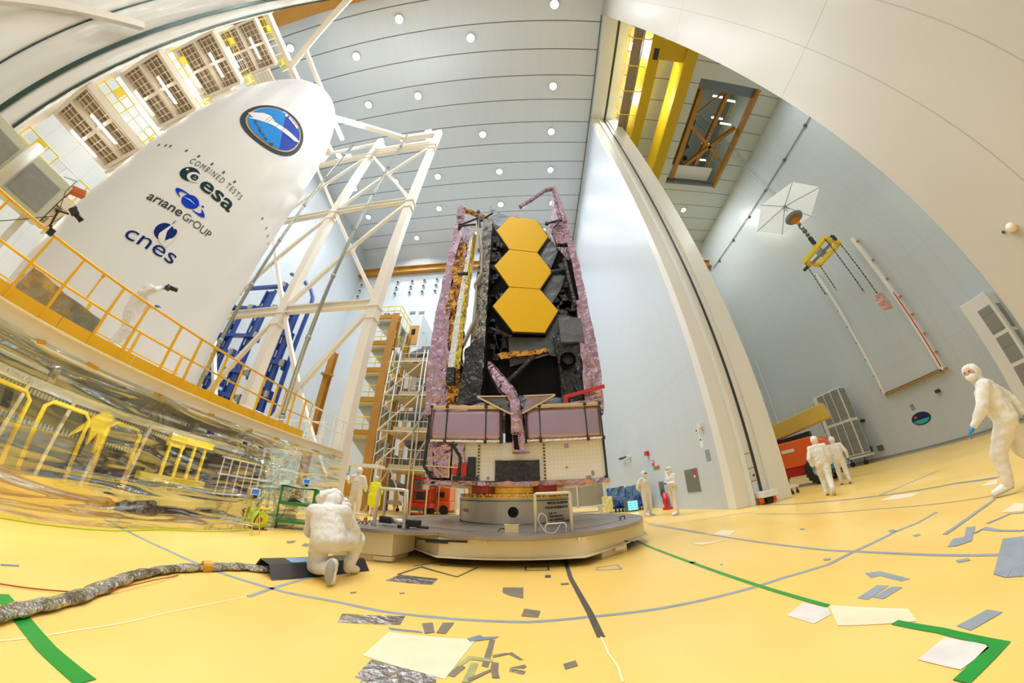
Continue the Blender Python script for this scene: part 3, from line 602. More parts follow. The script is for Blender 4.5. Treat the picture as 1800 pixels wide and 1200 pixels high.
def slabgrid(b, p00, p10, p11, p01, nu, nv, dy):
    """crumpled plate of thickness dy along +y"""
    q = [Vector(p) for p in (p00, p10, p11, p01)]; r = [p + Vector((0, dy, 0)) for p in q]
    quadgrid(b, *q, nu, nv); quadgrid(b, *r, nu, nv)
    for a, c, n in ((0, 1, nu), (1, 2, nv), (2, 3, nu), (3, 0, nv)):
        quadgrid(b, q[a], q[c], r[c], r[a], n, max(1, int(abs(dy) / .15)))
    return b
CX, CY = -.25, 7.5
tt = empty('turntable', (0, 0, 0), 0, 'round steel deck on a cream octagonal turntable chassis carrying the telescope', 'turntable')
def octa(r, rot=0): return [(CX + r * math.cos(R(22.5 + 45 * k + rot)), CY + r * math.sin(R(22.5 + 45 * k + rot))) for k in range(8)]
b = MB(); b.prism(octa(2.86), 'Z', .12, .42); b.prism(octa(2.93), 'Z', .12, .145)
b.build('chassis', M['tt'], tt, bevel=.008)
b = MB(); b.lathe([(0, .42), (2.84, .42), (2.86, .43), (2.86, .485), (2.84, .49), (2.42, .49), (2.42, .497), (2.36, .497), (2.36, .49), (0, .49)], (CX, CY, 0), 96)
b.prism([(-2.6, 4.45), (-1.75, 4.62), (-1.2, 5.0), (-2.2, 6.9), (-3.0, 6.3), (-3.1, 4.9)], 'Z', .44, .489)
b.build('deck_plate', M['deckplate'], tt)
b = MB(); b.prism([(-3.0, 4.5), (-2.02, 4.66), (-1.9, 5.3), (-2.2, 6.6), (-3.15, 6.2)], 'Z', .10, .44)
b.prism([(-2.95, 4.55), (-2.08, 4.7), (-2.0, 5.3), (-2.9, 5.3)], 'Z', .0, .10)
b.prism([(-2.3, 4.62), (-2.02, 4.67), (-2.0, 4.74), (-2.3, 4.7)], 'Z', .02, .09)
b.build('drive_unit', M['tt'], tt, bevel=.01)
for (x, y, a) in ((1.35, 5.65, 40), (1.9, 8.8, -20), (-2.3, 9.0, 20)):
    b = MB().box((x, y, .06), (.75, .45, .12), (0, 0, R(a))).box((x + .1, y, .1), (.3, .47, .06), (0, 0, R(a)))
    b.build('foot', M['tt'], tt, bevel=.01)
b = MB().tube([(1.62, 5.92, .34), (1.66, 5.86, .22), (1.78, 5.80, .14), (1.95, 5.85, .1)], .03, 10); b.build('cable', M['black'], tt, smooth=True)
b = MB().bb(2.1, 2.45, 6.6, 6.9, .22, .42).bar((2.3, 6.7, .3), (2.5, 6.5, .12), .05); b.build('bracket', M['tt'], tt)
for x in (-.62, .78):
    MB().bb(x - .02, x + .02, 4.80, 4.84, .36, .42).build('lug', M['tt'], tt)
b = MB().tube([(1.86, 6.25, .49), (1.86, 6.25, .56), (2.0, 6.4, .56), (2.0, 6.4, .49)], .012, 6); b.build('lifting_handle', M['black'], tt)
b = MB().bb(-1.7, -.9, 4.82, 4.86, .36, .385).bb(-1.55, -1.2, 4.79, 4.84, .335, .36); b.build('black_strap', M['black'], tt)
# steel adapter cylinder
ad = empty('adapter_cylinder', (CX, CY, .49), 0, 'riveted steel adapter cylinder with black round hole, on the turntable deck', 'adapter')
RR = 1.30
b = MB().lathe([(RR + .04, 0), (RR + .04, .02), (RR, .02), (RR, .50), (RR + .04, .50), (RR + .04, .53), (RR - .12, .53), (RR - .12, 0)], seg=96)
b.build('cylinder', M['steel'], ad)
b = MB()
for k in range(120):
    t = R(180 + k * 1.5)
    for z in (.035, .485): b.box(((RR + .012) * math.cos(t), (RR + .012) * math.sin(t), z), (.015, .015, .015), (0, 0, t))
b.build('rivet_row', M['ink'], ad)
def on_cyl(vs, fs, th0, z0, r, name, m, parent):
    b = MB(); b.add([(r * math.cos(th0 + x / r), r * math.sin(th0 + x / r), z0 + y) for x, y in vs], fs); return b.build(name, m, parent, recalc=False)
hole = MB(); n = 28
hole.add([((RR + .004) * math.cos(R(-90.5) + .105 * math.cos(2 * math.pi * k / n) / RR), (RR + .004) * math.sin(R(-90.5) + .105 * math.cos(2 * math.pi * k / n) / RR), .27 + .105 * math.sin(2 * math.pi * k / n)) for k in range(n)], [tuple(range(n))])
hole.build('access_hole', M['cavity'], ad)
for txt, sz, th, z in (('VIROLE DE REHAUSSE', .075, -59, .40), ('POUR INTERFACE 2624', .075, -61, .31), ('SN01  1996', .045, -57.5, .20), ('MASSE 1370 KG MAXI', .045, -57.5, .14), ('CMU  VOIR NOTICE 3E', .045, -57.5, .07)):
    vs, fs = text_mesh(txt, sz, bold=.003); on_cyl(vs, fs, R(th), z, RR + .005, 'lettering', M['ink'], ad)
vs, fs = text_mesh('APCO', .10, bold=.002, shear=.2); on_cyl(vs, fs, R(-151), .24, RR + .005, 'lettering', M['ink'], ad)
# gold clamp ring with red blocks
gr = empty('clamp_ring', (CX, CY, 1.02), 0, 'gold clamp ring between the steel cylinder and the telescope', 'ring')
MB().lathe([(1.0, 0), (1.29, 0), (1.29, .03), (1.24, .05), (1.24, .09), (1.14, .12), (1.14, .22), (1.20, .24), (1.20, .30), (1.0, .30)], seg=72).build('ring', M['goldring'], gr)
for t in (-58, -122, 58, 122):
    MB().box((1.26 * math.cos(R(t)), 1.26 * math.sin(R(t)), .19), (.18, .44, .17), (0, 0, R(t))).build('red_block', M['redblk'], gr, bevel=.012)
b = MB(); random.seed(3)
for k in range(70):
    t = R(random.uniform(195, 345)); b.box((1.27 * math.cos(t), 1.27 * math.sin(t), random.uniform(.02, .1)), (.04, .03, random.uniform(.02, .06)), (0, 0, t))
b.build('connector', M['brassy'], gr)
# ---------------- telescope
js = empty('space_telescope', (0, 0, 1.32), 0, 'tall folded space telescope wrapped in purple foil with three gold hexagonal mirrors', 'space telescope')
js.location = (0, 0, 0)
# bus
b = MB(); b.prism([(-1.57, 1.38), (1.66, 1.36), (1.68, 2.2), (-1.57, 2.2)], 'Y', 6.32, 9.3)
b.build('spacecraft_bus', M['busw'], js, bevel=.015)
b = MB(); sbox(b, -2.15, 1.72, 6.26, 9.4, 1.28, 1.37, .2); b.crumple(.03, 3, 2); b.build('bus_skirt', M['purple'], js, smooth=False)
b = MB().bar((1.69, 6.3, 1.30), (1.70, 6.3, 2.95), .04); b.bar((1.69, 6.3, 1.42), (1.60, 6.3, 1.30), .05); b.build('edge_trim', M['black'], js)
for x in (-.98, .40):
    b = MB().use(M['brassy']).bb(x - .03, x + .03, 6.295, 6.32, 1.38, 2.16).use(M['ink'])
    for k in range(11): b.bb(x - .018, x + .018, 6.285, 6.30, 1.40 + k * .07, 1.435 + k * .07)
    b.build('hinge_strip', None, js)
b = MB(); sbox(b, -.63, .29, 6.24, 6.32, 1.38, 1.80, .12); b.crumple(.006, 6, 3); b.build('radiator_cover', M['blackfoil'], js)
for (x, z, w_, h_) in ((-.78, 1.44, .06, .06), (.27, 1.44, .07, .05), (.88, 2.08, .09, .09), (.05, 1.97, .1, .04), (.86, 1.63, .04, .04), (1.40, 1.48, .05, .10), (1.30, 1.40, .1, .06)):
    MB().bb(x - w_ / 2, x + w_ / 2, 6.30, 6.32, z - h_ / 2, z + h_ / 2).build('foil_tab', M['purplesm'], js)
# left lower flank: hanging purple foil and dark struts
b = MB(); sbox(b, -2.10, -1.60, 6.28, 7.2, 1.42, 2.18, .1); b.crumple(.035, 4, 5); b.build('foil_drape', M['purple'], js)
b = MB(); sbox(b, -1.50, -1.30, 6.24, 6.3, 1.5, 2.15, .1); b.crumple(.03, 5, 6); b.build('foil_drape', M['purple'], js)
MB().bar((-1.56, 6.2, 2.15), (-1.36, 6.2, 1.85), .06).bar((-1.36, 6.2, 1.85), (-1.38, 6.2, 1.42), .05).bar((-2.12, 6.25, 2.8), (-2.16, 6.25, 1.65), .05).bar((-2.16, 6.25, 1.65), (-1.95, 6.25, 1.40), .06).build('strut', M['black'], js)
MB().bb(-1.20, -1.04, 6.2, 6.3, 1.45, 1.87).build('equipment_box', M['black'], js, bevel=.01)
MB().bb(-1.5, -.98, 6.15, 6.3, 1.37, 1.46).build('equipment_box', M['blackfoil'], js)
MB().bb(-1.54, -1.42, 6.2, 6.28, 1.5, 1.68).bb(-1.34, -1.22, 6.2, 6.28, 1.46, 1.75).build('red_cover', M['redpaint'], js)
MB().bar((-2.12, 6.24, 1.66), (-1.38, 6.2, 1.64), .03).bar((-1.95, 6.24, 1.66), (-1.7, 6.24, 1.44), .02).bar((-1.6, 6.24, 1.9), (-1.6, 6.24, 1.42), .03).build('brass_frame', M['brassy'], js)
# two purple panels across the front
def pallet(x0, x1, splits, seed):
    b = MB(); sbox(b, x0, x1, 6.16, 6.5, 2.22, 2.90, .12); b.crumple(.012, 2.5, seed); p = b.build('front_panel', M['purplesm'], js, smooth=True)
    b = MB().tube([(x0, 6.14, 2.19), (x1, 6.14, 2.19)], .028, 10); b.build('lower_rail', M['silverfoil'], p)
    b = MB().bar((x0, 6.13, 2.955), (x1, 6.13, 2.955), .03, .05); sbox(b, x0, x1, 6.13, 6.16, 2.90, 2.95, .1); b.crumple(.008, 7, 1); b.build('upper_rail', M['brassy'], p)
    for x in splits: MB().bar((x, 6.14, 2.18), (x, 6.14, 2.95), .022).box((x, 6.13, 2.95), (.07, .05, .06)).box((x, 6.12, 2.18), (.06, .05, .08)).build('brace', M['ink'], p)
pallet(-2.08, -.47, (-2.06, -1.70, -.83, -.50), 11)
pallet(.01, 1.68, (.02, .33, 1.33, 1.66), 12)
MB().bb(-.42, .0, 6.3, 6.5, 2.2, 2.9).build('centre_recess', M['cavity'], js)
# central deployment boom
b = MB(); b.tube([(-.88, 6.7, 4.32), (-.78, 6.55, 4.1), (-.62, 6.4, 3.75), (-.42, 6.25, 3.42), (-.27, 6.12, 3.22), (-.20, 6.05, 3.02), (-.17, 6.02, 2.6), (-.15, 6.0, 2.32)], [.05, .10, .15, .19, .15, .13, .14, .14], 10); 
v0 = len(b.v); b.crumple(.03, 5, 8); b.build('boom', M['purple'], js)
b = MB(); sbox(b, -.26, .0, 5.95, 6.2, 1.93, 2.33, .08); b.crumple(.02, 7, 9); b.build('boom_end', M['purple'], js)
MB().bar((-.2, 5.94, 2.28), (-.16, 5.94, 1.98), .10, .02).build('boom_slot', M['cavity'], js)
for sx in (-1, 1):
    x = -.17 + sx * .12
    b = MB(); slabgrid(b, (x, 6.08, 2.78), (x + sx * .12, 6.08, 3.14), (x + sx * .72, 6.15, 3.18), (x + sx * .55, 6.15, 3.05), 5, 5, .06); b.crumple(.012, 5, 3 + sx)
    b.build('bipod_web', M['charcoal'] if sx < 0 else M['purplesm'], js)
    MB().bar((x, 6.05, 2.76), (x + sx * .74, 6.12, 3.18), .035).bar((x + sx * .05, 6.05, 3.16), (x + sx * .74, 6.12, 3.19), .03).build('bipod_leg', M['brassy'], js)
# top frill over the panels
b = MB(); sbox(b, -2.2, 1.75, 6.35, 7.1, 2.92, 3.08, .12); b.crumple(.05, 4, 21); b.build('upper_foil_frill', M['purple'], js)
# side sunshield pallets
def profile_column(pts, y0, y1, name, m, amp, seed, step=.16):
    """pts: list of (z, xl, xr)"""
    b = MB(); 
    for (za, la, ra), (zb, lb, rb) in zip(pts, pts[1:]):
        nz = max(1, int((zb - za) / step)); nx = max(1, int(abs(ra - la) / step)); ny = max(1, int((y1 - y0) / (step * 1.6)))
        for y in (y0, y1): quadgrid(b, (la, y, za), (ra, y, za), (rb, y, zb), (lb, y, zb), nx, nz)
        quadgrid(b, (la, y0, za), (la, y1, za), (lb, y1, zb), (lb, y0, zb), ny, nz)
        quadgrid(b, (ra, y0, za), (ra, y1, za), (rb, y1, zb), (rb, y0, zb), ny, nz)
    z, l, r_ = pts[-1]; quadgrid(b, (l, y0, z), (r_, y0, z), (r_, y1, z), (l, y1, z), 3, 6)
    b.crumple(amp, 3.2, seed); return b.build(name, m, js)
profile_column([(2.95, -2.45, -2.1), (4.0, -2.55, -2.2), (5.2, -2.56, -2.25), (6.8, -2.52, -2.22), (8.2, -2.46, -2.16), (9.6, -2.44, -2.14), (10.9, -2.38, -2.1), (11.35, -2.3, -2.12)], 6.85, 9.4, 'left_sunshield_pallet', M['purple'], .035, 1)
profile_column([(2.95, 1.76, 1.98), (4.2, 1.80, 2.06), (5.0, 1.78, 2.06), (6.2, 1.76, 2.0), (8.2, 1.74, 1.99), (9.7, 1.66, 1.88), (10.6, 1.52, 1.78), (11.4, 1.5, 1.76), (12.4, 1.50, 1.68), (12.68, 1.55, 1.64)], 6.95, 9.4, 'right_sunshield_pallet', M['purple'], .03, 2)
b = MB(); slabgrid(b, (-2.2, 6.82, 3.1), (-1.55, 6.8, 3.1), (-1.9, 6.85, 9.2), (-2.2, 6.85, 9.0), 4, 34, .35); b.crumple(.09, 2.6, 31); b.build('sunshield_membrane', M['copper'], js)
b = MB(); slabgrid(b, (-2.35, 6.76, 2.95), (-1.9, 6.74, 2.95), (-2.1, 6.8, 6.4), (-2.3, 6.8, 6.4), 4, 22, .12); b.crumple(.07, 3.0, 33); b.build('foil_flap', M['purple'], js)
b = MB(); slabgrid(b, (-2.1, 6.86, 6.2), (-1.75, 6.86, 6.4), (-1.8, 6.9, 9.3), (-2.0, 6.9, 9.6), 3, 20, .3); b.crumple(.08, 3.4, 35); b.build('foil_flap', M['purple'], js)
b = MB(); slabgrid(b, (-2.32, 6.74, 8.6), (-2.16, 6.74, 8.4), (-2.06, 6.76, 9.6), (-2.12, 6.76, 9.9), 3, 8, .08); b.crumple(.01, 3, 36); b.build('flat_foil_panel', M['purplesm'], js)
b = MB(); slabgrid(b, (1.5, 6.9, 3.0), (1.82, 6.9, 3.0), (1.80, 6.95, 6.4), (1.66, 6.95, 6.4), 3, 22, .2); b.crumple(.05, 3.2, 37); b.build('foil_flap', M['purple'], js)
b = MB(); slabgrid(b, (1.35, 6.95, 9.0), (1.72, 6.95, 9.0), (1.60, 7.0, 10.5), (1.15, 7.0, 10.3), 4, 10, .2); b.crumple(.05, 4, 38); b.build('foil_flap', M['purple'], js)
# booms at the top
b = MB(); b.tube([(-2.2, 6.9, 11.25), (-1.9, 7.0, 11.2), (-1.5, 7.1, 10.98), (-1.05, 7.15, 10.82)], [.07, .12, .11, .09], 8); b.crumple(.03, 7, 4); b.build('upper_boom', M['copper'], js)
b = MB(); sbox(b, -2.42, -2.18, 6.8, 7.0, 10.7, 11.5, .1); b.crumple(.03, 7, 5); b.build('upper_hinge', M['purple'], js)
b = MB(); b.tube([(1.60, 7.0, 12.75), (1.2, 7.0, 12.55), (.7, 7.0, 12.0), (.10, 7.0, 11.35)], [.10, .09, .085, .09], 8); b.crumple(.025, 8, 6); b.build('upper_boom', M['purple'], js)
b = MB(); b.tube([(1.62, 7.0, 12.8), (1.68, 6.98, 12.0), (1.74, 6.96, 11.0), (1.78, 6.95, 10.2)], [.09, .10, .12, .11], 8); b.crumple(.025, 8, 7); b.build('side_spar', M['purple'], js)
for p, q in (((-2.2, 6.8, 10.1), (-1.5, 6.8, 10.5)), ((-2.2, 6.8, 10.05), (-1.45, 6.85, 10.15)), ((-1.55, 6.8, 10.9), (-1.42, 6.8, 9.9)), ((-1.4, 6.8, 10.35), (-.98, 6.8, 10.75)), ((1.05, 6.8, 9.95), (1.58, 6.8, 10.15)), ((1.58, 6.8, 10.15), (1.3, 6.8, 9.7))):
    MB().tube([p, q], .04, 8).box(p, (.12, .1, .12)).build('support_strut', M['black'], js)
# silver and gold foil tube
b = MB(); b.use(M['silverfoil']); quadgrid(b, (-1.92, 6.58, 4.1), (-1.72, 6.50, 4.1), (-1.60, 6.6, 9.3), (-1.72, 6.68, 9.3), 3, 34)
b.use(M['goldfoil']); quadgrid(b, (-1.72, 6.50, 4.1), (-1.60, 6.62, 4.1), (-1.50, 6.7, 9.3), (-1.60, 6.6, 9.3), 3, 34); quadgrid(b, (-1.60, 6.62, 4.1), (-1.92, 6.58, 4.1), (-1.72, 6.68, 9.3), (-1.50, 6.7, 9.3), 3, 34)
b.crumple(.012, 6, 41); b.build('foil_tube', None, js)
MB().tube([(-1.9, 6.5, 7.25), (-1.6, 6.45, 7.2)], .06, 8).box((-1.78, 6.5, 3.85), (.2, .25, .4)).build('tube_clamp', M['blackfoil'], js)
# folded mirror wing seen edge-on
b = MB()
ed = [(-1.56, 4.8), (-1.30, 5.55), (-1.32, 6.75), (-1.38, 6.8), (-1.20, 7.3), (-1.24, 8.5), (-1.5, 10.0)]
for (xa, za), (xb, zb) in zip(ed, ed[1:]): b.bar((xa, 6.62, za), (xb, 6.62, zb), .05, .18, up=(0, 1, 0))
b.bar((-1.52, 6.62, 10.0), (-1.35, 6.62, 8.4), .08, .18, up=(0, 1, 0))
b.build('folded_wing_edge', M['panelw'], js)
b = MB(); slabgrid(b, (-1.38, 6.66, 3.9), (-1.0, 6.66, 3.9), (-.96, 6.72, 10.3), (-1.3, 6.72, 10.3), 3, 42, .5); b.crumple(.035, 4.5, 43); b.build('crinkled_spine', M['greyfoil'], js)
b = MB(); slabgrid(b, (-1.62, 6.62, 3.1), (-1.02, 6.62, 3.2), (-1.02, 6.62, 5.1), (-1.48, 6.62, 4.7), 4, 12, .5); b.crumple(.05, 3.5, 44); b.build('black_shroud', M['blackfoil'], js)
# dark telescope body
b = MB(); b.prism([(-1.55, 3.0), (1.75, 3.0), (1.78, 6.9), (1.75, 8.5), (.8, 10.55), (-.15, 10.95), (-1.0, 10.6), (-1.3, 10.2), (-1.5, 8.0)], 'Y', 7.38, 9.2); b.build('telescope_body', M['cavity'], js)
b = MB(); random.seed(9)
for k in range(26):
    x = random.uniform(-.95, -.6); z = random.uniform(4.6, 10); b.box((x, 7.32, z), (random.uniform(.1, .3), .12, random.uniform(.1, .5)), (0, random.uniform(-.4, .4), 0))
for k in range(22):
    x = random.uniform(.9, 1.6); z = random.uniform(5.2, 8.6); b.box((x, 7.32, z), (random.uniform(.1, .3), .12, random.uniform(.2, .7)), (0, random.uniform(-.4, .4), 0))
b.build('black_blanket', M['blackfoil'], js)
b = MB(); slabgrid(b, (.95, 6.98, 3.2), (1.55, 6.98, 3.2), (1.70, 7.0, 5.6), (.95, 7.0, 5.3), 5, 14, .25); b.crumple(.05, 3, 45); b.build('black_shroud', M['blackfoil'], js)
MB().bb(1.05, 1.72, 6.9, 7.2, 4.95, 5.75).build('black_panel', M['charcoal'], js, bevel=.02)
b = MB().lathe([(.15, 0), (.15, .25), (.21, .25), (.21, 0)], (1.17, 6.72, 4.35), 20, 'Y'); b.lathe([(0, .1), (.15, .1)], (1.17, 6.72, 4.35), 20, 'Y'); b.build('star_tracker', M['black'], js, smooth=True)
for k, (p, q) in enumerate((((.3, 7.0, 4.6), (-.4, 7.0, 3.9)), ((.9, 7.0, 5.2), (1.1, 7.0, 3.3)), ((1.25, 7.0, 3.9), (1.5, 7.0, 3.2)), ((1.0, 6.95, 7.6), (1.5, 6.95, 7.7)), ((1.5, 6.95, 8.2), (1.62, 6.95, 6.2)), ((-.9, 6.95, 5.5), (-.3, 6.95, 5.2)))):
    MB().tube([p, q], .06, 8).build('black_strut', M['blackfoil'], js)
b = MB(); slabgrid(b, (-1.0, 7.0, 3.15), (1.4, 7.0, 3.1), (1.2, 7.05, 3.4), (-.4, 7.05, 3.55), 14, 3, .1); b.crumple(.03, 5, 46); b.build('black_ledge', M['charcoal'], js)
b = MB(); slabgrid(b, (-.6, 6.98, 4.55), (.75, 6.98, 4.7), (.7, 7.0, 4.85), (-.7, 7.0, 4.72), 12, 2, .1); b.crumple(.04, 6, 47); b.build('foil_fringe', M['copper'], js)
# three gold hexagons, their dark rims and the skirts behind them
HEX = [[(-.32, 10.73), (.70, 10.47), (1.07, 9.43), (.62, 8.62), (-.35, 8.82), (-.83, 9.90)],
       [(-.35, 8.79), (.62, 8.59), (1.05, 7.68), (.60, 6.94), (-.36, 7.08), (-.85, 8.02)],
       [(-.36, 7.05), (.60, 6.92), (1.09, 6.09), (.64, 5.34), (-.26, 5.41), (-.85, 6.33)]]
def ty(x): return .19 * x          # wing is turned slightly, right side further away
for h in HEX:
    cx = sum(p[0] for p in h) / 6; cz = sum(p[1] for p in h) / 6
    def sc(p, k, dy): 
        x = cx + (p[0] - cx) * k; z = cz + (p[1] - cz) * k; y = 6.85 + ty(x)
        f = y / 7.0; return (x * f, y + dy, CAMH + (z - CAMH) * f)
    b = MB(); front = [sc(p, .995, 0) for p in h]; back = [sc(p, .995, .04) for p in h]
    b.add(front + back, [(0, 1, 2, 3, 4, 5), (11, 10, 9, 8, 7, 6)] + [(i, (i + 1) % 6, (i + 1) % 6 + 6, i + 6) for i in range(6)])
    g = b.build('gold_mirror', M['gold'], js)
    b = MB(); f2 = [sc(p, 1.035, .041) for p in h]; b2 = [sc(p, 1.035, .10) for p in h]
    b.add(f2 + b2, [(0, 1, 2, 3, 4, 5), (11, 10, 9, 8, 7, 6)] + [(i, (i + 1) % 6, (i + 1) % 6 + 6, i + 6) for i in range(6)])
    b.build('mirror_rim', M['black'], g)
for k, q in enumerate(([(-1.16, 11.58), (-.70, 10.98), (-.30, 10.75), (-.85, 9.9), (-1.0, 10.4)], [(-.30, 10.78), (-.13, 10.98), (.80, 10.56), (1.2, 9.5), (1.07, 9.4), (.68, 10.45)],
        [(1.05, 9.4), (1.25, 9.35), (1.4, 8.9), (1.05, 8.0), (.66, 8.6)], [(1.08, 7.68), (1.5, 7.65), (1.3, 7.1), (.95, 6.5), (.64, 6.93)], [(1.1, 6.1), (1.75, 5.95), (1.15, 4.95), (.65, 5.3)],
        [(-.4, 5.35), (.64, 5.3), (1.2, 5.0), (.87, 4.79), (-.36, 4.42)], [(.65, 5.3), (1.15, 4.95), (.9, 4.7), (.2, 4.95)])):
    b = MB(); b.prism([(x, z) for x, z in q], 'Y', 7.16 + .012 * k - .16 * (k == 0), 7.20 + .012 * k - .16 * (k == 0)); b.build('charcoal_skirt', M['charcoal'], js)
# red access bar
rb = MB().box((1.48, 6.65, 3.42), (1.05, .05, .09), (0, R(-13), 0)).bb(.94, 1.05, 6.62, 6.7, 3.12, 3.3)
b = rb.build('red_cover_bar', M['redpaint']); tag(b, 'red bar fixed across the lower right corner of the telescope', 'bar')
# things standing on the deck
def hoop(x0, x1, y, z0, z1, r=.03, dy=0):
    return MB().tube([(x0, y, z0), (x0, y, z1)], r, 10).tube([(x1, y + dy, z0), (x1, y + dy, z1)], r, 10).tube([(x0 - r, y, z1), (x1 + r, y + dy, z1)], r, 10)
# ================================================================= left side: fairing, deck, tower, curtain
M['fairing'] = mat('fairing_skin', (.80, .79, .77), .42, coat=.12, bump=.03, bscale=18)
M['esadark'] = mat('logo_slate', (.012, .035, .05), .7, spec=.15)
M['logoblue'] = mat('logo_blue', (.0, .045, .60), .7, spec=.15)
M['navy'] = mat('logo_navy', (.004, .022, .18), .7, spec=.15)
M['sky'] = mat('badge_sky_blue', (.0, .27, .80), .6, spec=.2)
M['deepblue'] = mat('badge_deep_blue', (.0, .05, .50), .6, spec=.2)
M['badgerim'] = mat('badge_rim', (.025, .045, .06), .6, spec=.2)
M['orange'] = mat('badge_orange', (.85, .40, .02), .4)
M['lwhite'] = mat('badge_white', (.85, .83, .80), .4)
M['yel'] = mat('yellow_paint', (.82, .46, .01), .38, coat=.15)
M['yelb'] = mat('bright_yellow_paint', (.90, .68, .02), .38)
M['creamst'] = mat('cream_steel', (.82, .74, .60), .38, coat=.15)
M['tower'] = mat('tower_paint', (.84, .78, .68), .35, coat=.15)
M['chrome'] = mat('pipe_steel', (.40, .43, .38), .22, .9)
M['blue'] = mat('blue_paint', (.003, .045, .30), .35, coat=.2)
FX, FY, FZ0, FL, FQ, FR, FS = -11.51, 3.718, 10.311, 9.655, 2.02, 2.70, .388
def frad(z):
    if z <= FZ0: return FR
    u = min(1, (z - FZ0) / FL); return FR * (1 - u ** FQ) ** FS
fa = empty('rocket_fairing', (0, 0, 0), 0, 'tall white rocket fairing with space agency logos standing behind the yellow railing', 'rocket fairing')
prof = [(2.5, .5), (2.7, .7)] + [(frad(z), z) for z in [1 + .5 * i for i in range(19)] + [FZ0 + FL * math.sin(math.pi / 2 * i / 48) for i in range(49)]]
prof[-1] = (0.001, FZ0 + FL)
MB().lathe(prof, (FX, FY, 0), 128).build('shell', M['fairing'], fa, smooth=True)
def on_fair(pts, faces, name, m, off=.012, parent=None, refine=0):
    """pts are (theta in degrees, height) pairs laid on the fairing skin"""
    bm = bmesh.new(); vv = [bm.verts.new((x, y, 0)) for x, y in pts]
    for f in faces:
        try: bm.faces.new([vv[i] for i in f])
        except ValueError: pass
    if refine:
        bmesh.ops.triangulate(bm, faces=bm.faces)
        for _ in range(refine):
            long = [e for e in bm.edges if math.hypot((e.verts[0].co.x - e.verts[1].co.x) * .047, e.verts[0].co.y - e.verts[1].co.y) > .22]
            if not long: break
            bmesh.ops.subdivide_edges(bm, edges=long, cuts=1); bmesh.ops.triangulate(bm, faces=bm.faces)
    b = MB(); bm.verts.index_update()
    V = []
    for v in bm.verts:
        t, z = v.co.x, v.co.y; r = frad(z) + off
        V.append((FX + r * math.cos(R(t)), FY + r * math.sin(R(t)), z + (off * .5 if z > FZ0 else 0)))
    b.add(V, [tuple(v.index for v in f.verts) for f in bm.faces]); bm.free()
    return b.build(name, m, parent or fa, recalc=False)
DEG = 180 / math.pi
def fair_text(txt, size, th0, z0, m, width=None, name='lettering', off=.012, **kw):
    vs, fs = text_mesh(txt, size, **kw)
    w_ = max(v[0] for v in vs); k = (width / w_) if width else DEG / FR
    return on_fair([(th0 + x * k, z0 + y) for x, y in vs], fs, name, m, off)
fair_text('COMBINED TESTS', .34, -44, 8.53, M['ink'], width=38.4, spacing=1.35)
# esa: ball with a cut-out e, then the word
def ell(cx, cz, a, b_, n=40, t0=0, t1=360): return [(cx + a * math.cos(R(t0 + (t1 - t0) * k / n)), cz + b_ * math.sin(R(t0 + (t1 - t0) * k / n))) for k in range(n)]
def fan(pts): return pts, [tuple(range(len(pts)))]
def onf(pts, name, m, off=.012, refine=3): return on_fair(pts, [tuple(range(len(pts)))], name, m, off, refine=refine)
onf(ell(-37.6, 8.15, 5.6, .285), 'esa_ball', M['esadark'])
onf(ell(-34.4, 8.12, 4.0, .20), 'esa_ball_cut', M['fairing'], .020)
onf(ell(-40.6, 8.25, .8, .04, 16), 'esa_ball_cut', M['fairing'], .020, 0)
fair_text('e', .44, -36.6, 8.02, M['esadark'], width=4.6, bold=.012, off=.026)
fair_text('esa', .80, -29.6, 7.90, M['esadark'], width=24.0, bold=.014)
# planet logo
onf(ell(-26.2, 7.33, 4.9, .235), 'planet', M['logoblue'])
def ringpts(cx, cz, a, b_, tilt, w_, t0, t1, n=30):
    o, i = [], []
    for k in range(n + 1):
        t = R(t0 + (t1 - t0) * k / n); s_ = math.sin(math.pi * k / n) * .5 + .5
        for L, q in ((o, 1), (i, 1 - w_ * s_)):
            x, z = a * q * math.cos(t), b_ * q * math.sin(t); L.append((cx + x - tilt[0] * z, cz + z + tilt[1] * x))
    return o + i, [(k, k + 1, n + 2 + k, n + 1 + k) for k in range(n)]
for (t0, t1) in ((60, 235), (-70, 45)):
    p, f = ringpts(-26, 7.32, 11.2, .16, (0, -.012), .28, t0, t1); on_fair(p, f, 'planet_ring', M['logoblue'], .016)
onf([(-31, 7.33), (-27, 7.38), (-22.5, 7.33), (-27, 7.345)], 'planet_streak', M['fairing'], .024, 0)
onf(ell(-19.3, 7.44, .8, .035, 14), 'planet_moon', M['logoblue'], .014, 0)
fair_text('arıane', .44, -45.5, 6.72, M['ink'], width=20.5, bold=.006)
fair_text('GrOUP', .36, -24.2, 6.72, M['ink'], width=18.6)
# cnes drop and word
onf(ell(-26.0, 6.10, 4.6, .27), 'cnes_ball', M['navy'])
onf([(-25.2, 6.42), (-24.6, 6.42), (-24.9, 6.15), (-22.2, 5.80), (-22.0, 5.92), (-21.2, 6.1), (-21.0, 6.3), (-19.5, 6.0), (-20.5, 5.72), (-24.5, 5.78), (-26.6, 5.88), (-27.2, 5.98), (-26.6, 6.12)], 'cnes_cut', M['fairing'], .020, 0)
onf(ell(-22.0, 6.17, 1.7, .17, 20), 'cnes_drop', M['navy'], .026, 0)
onf([(-25.3, 6.56), (-24.9, 6.56), (-25.2, 6.2), (-25.6, 6.2)], 'cnes_mast', M['navy'], .016, 0)
fair_text('cnes', .64, -40.6, 5.42, M['navy'], width=27.8, bold=.0)
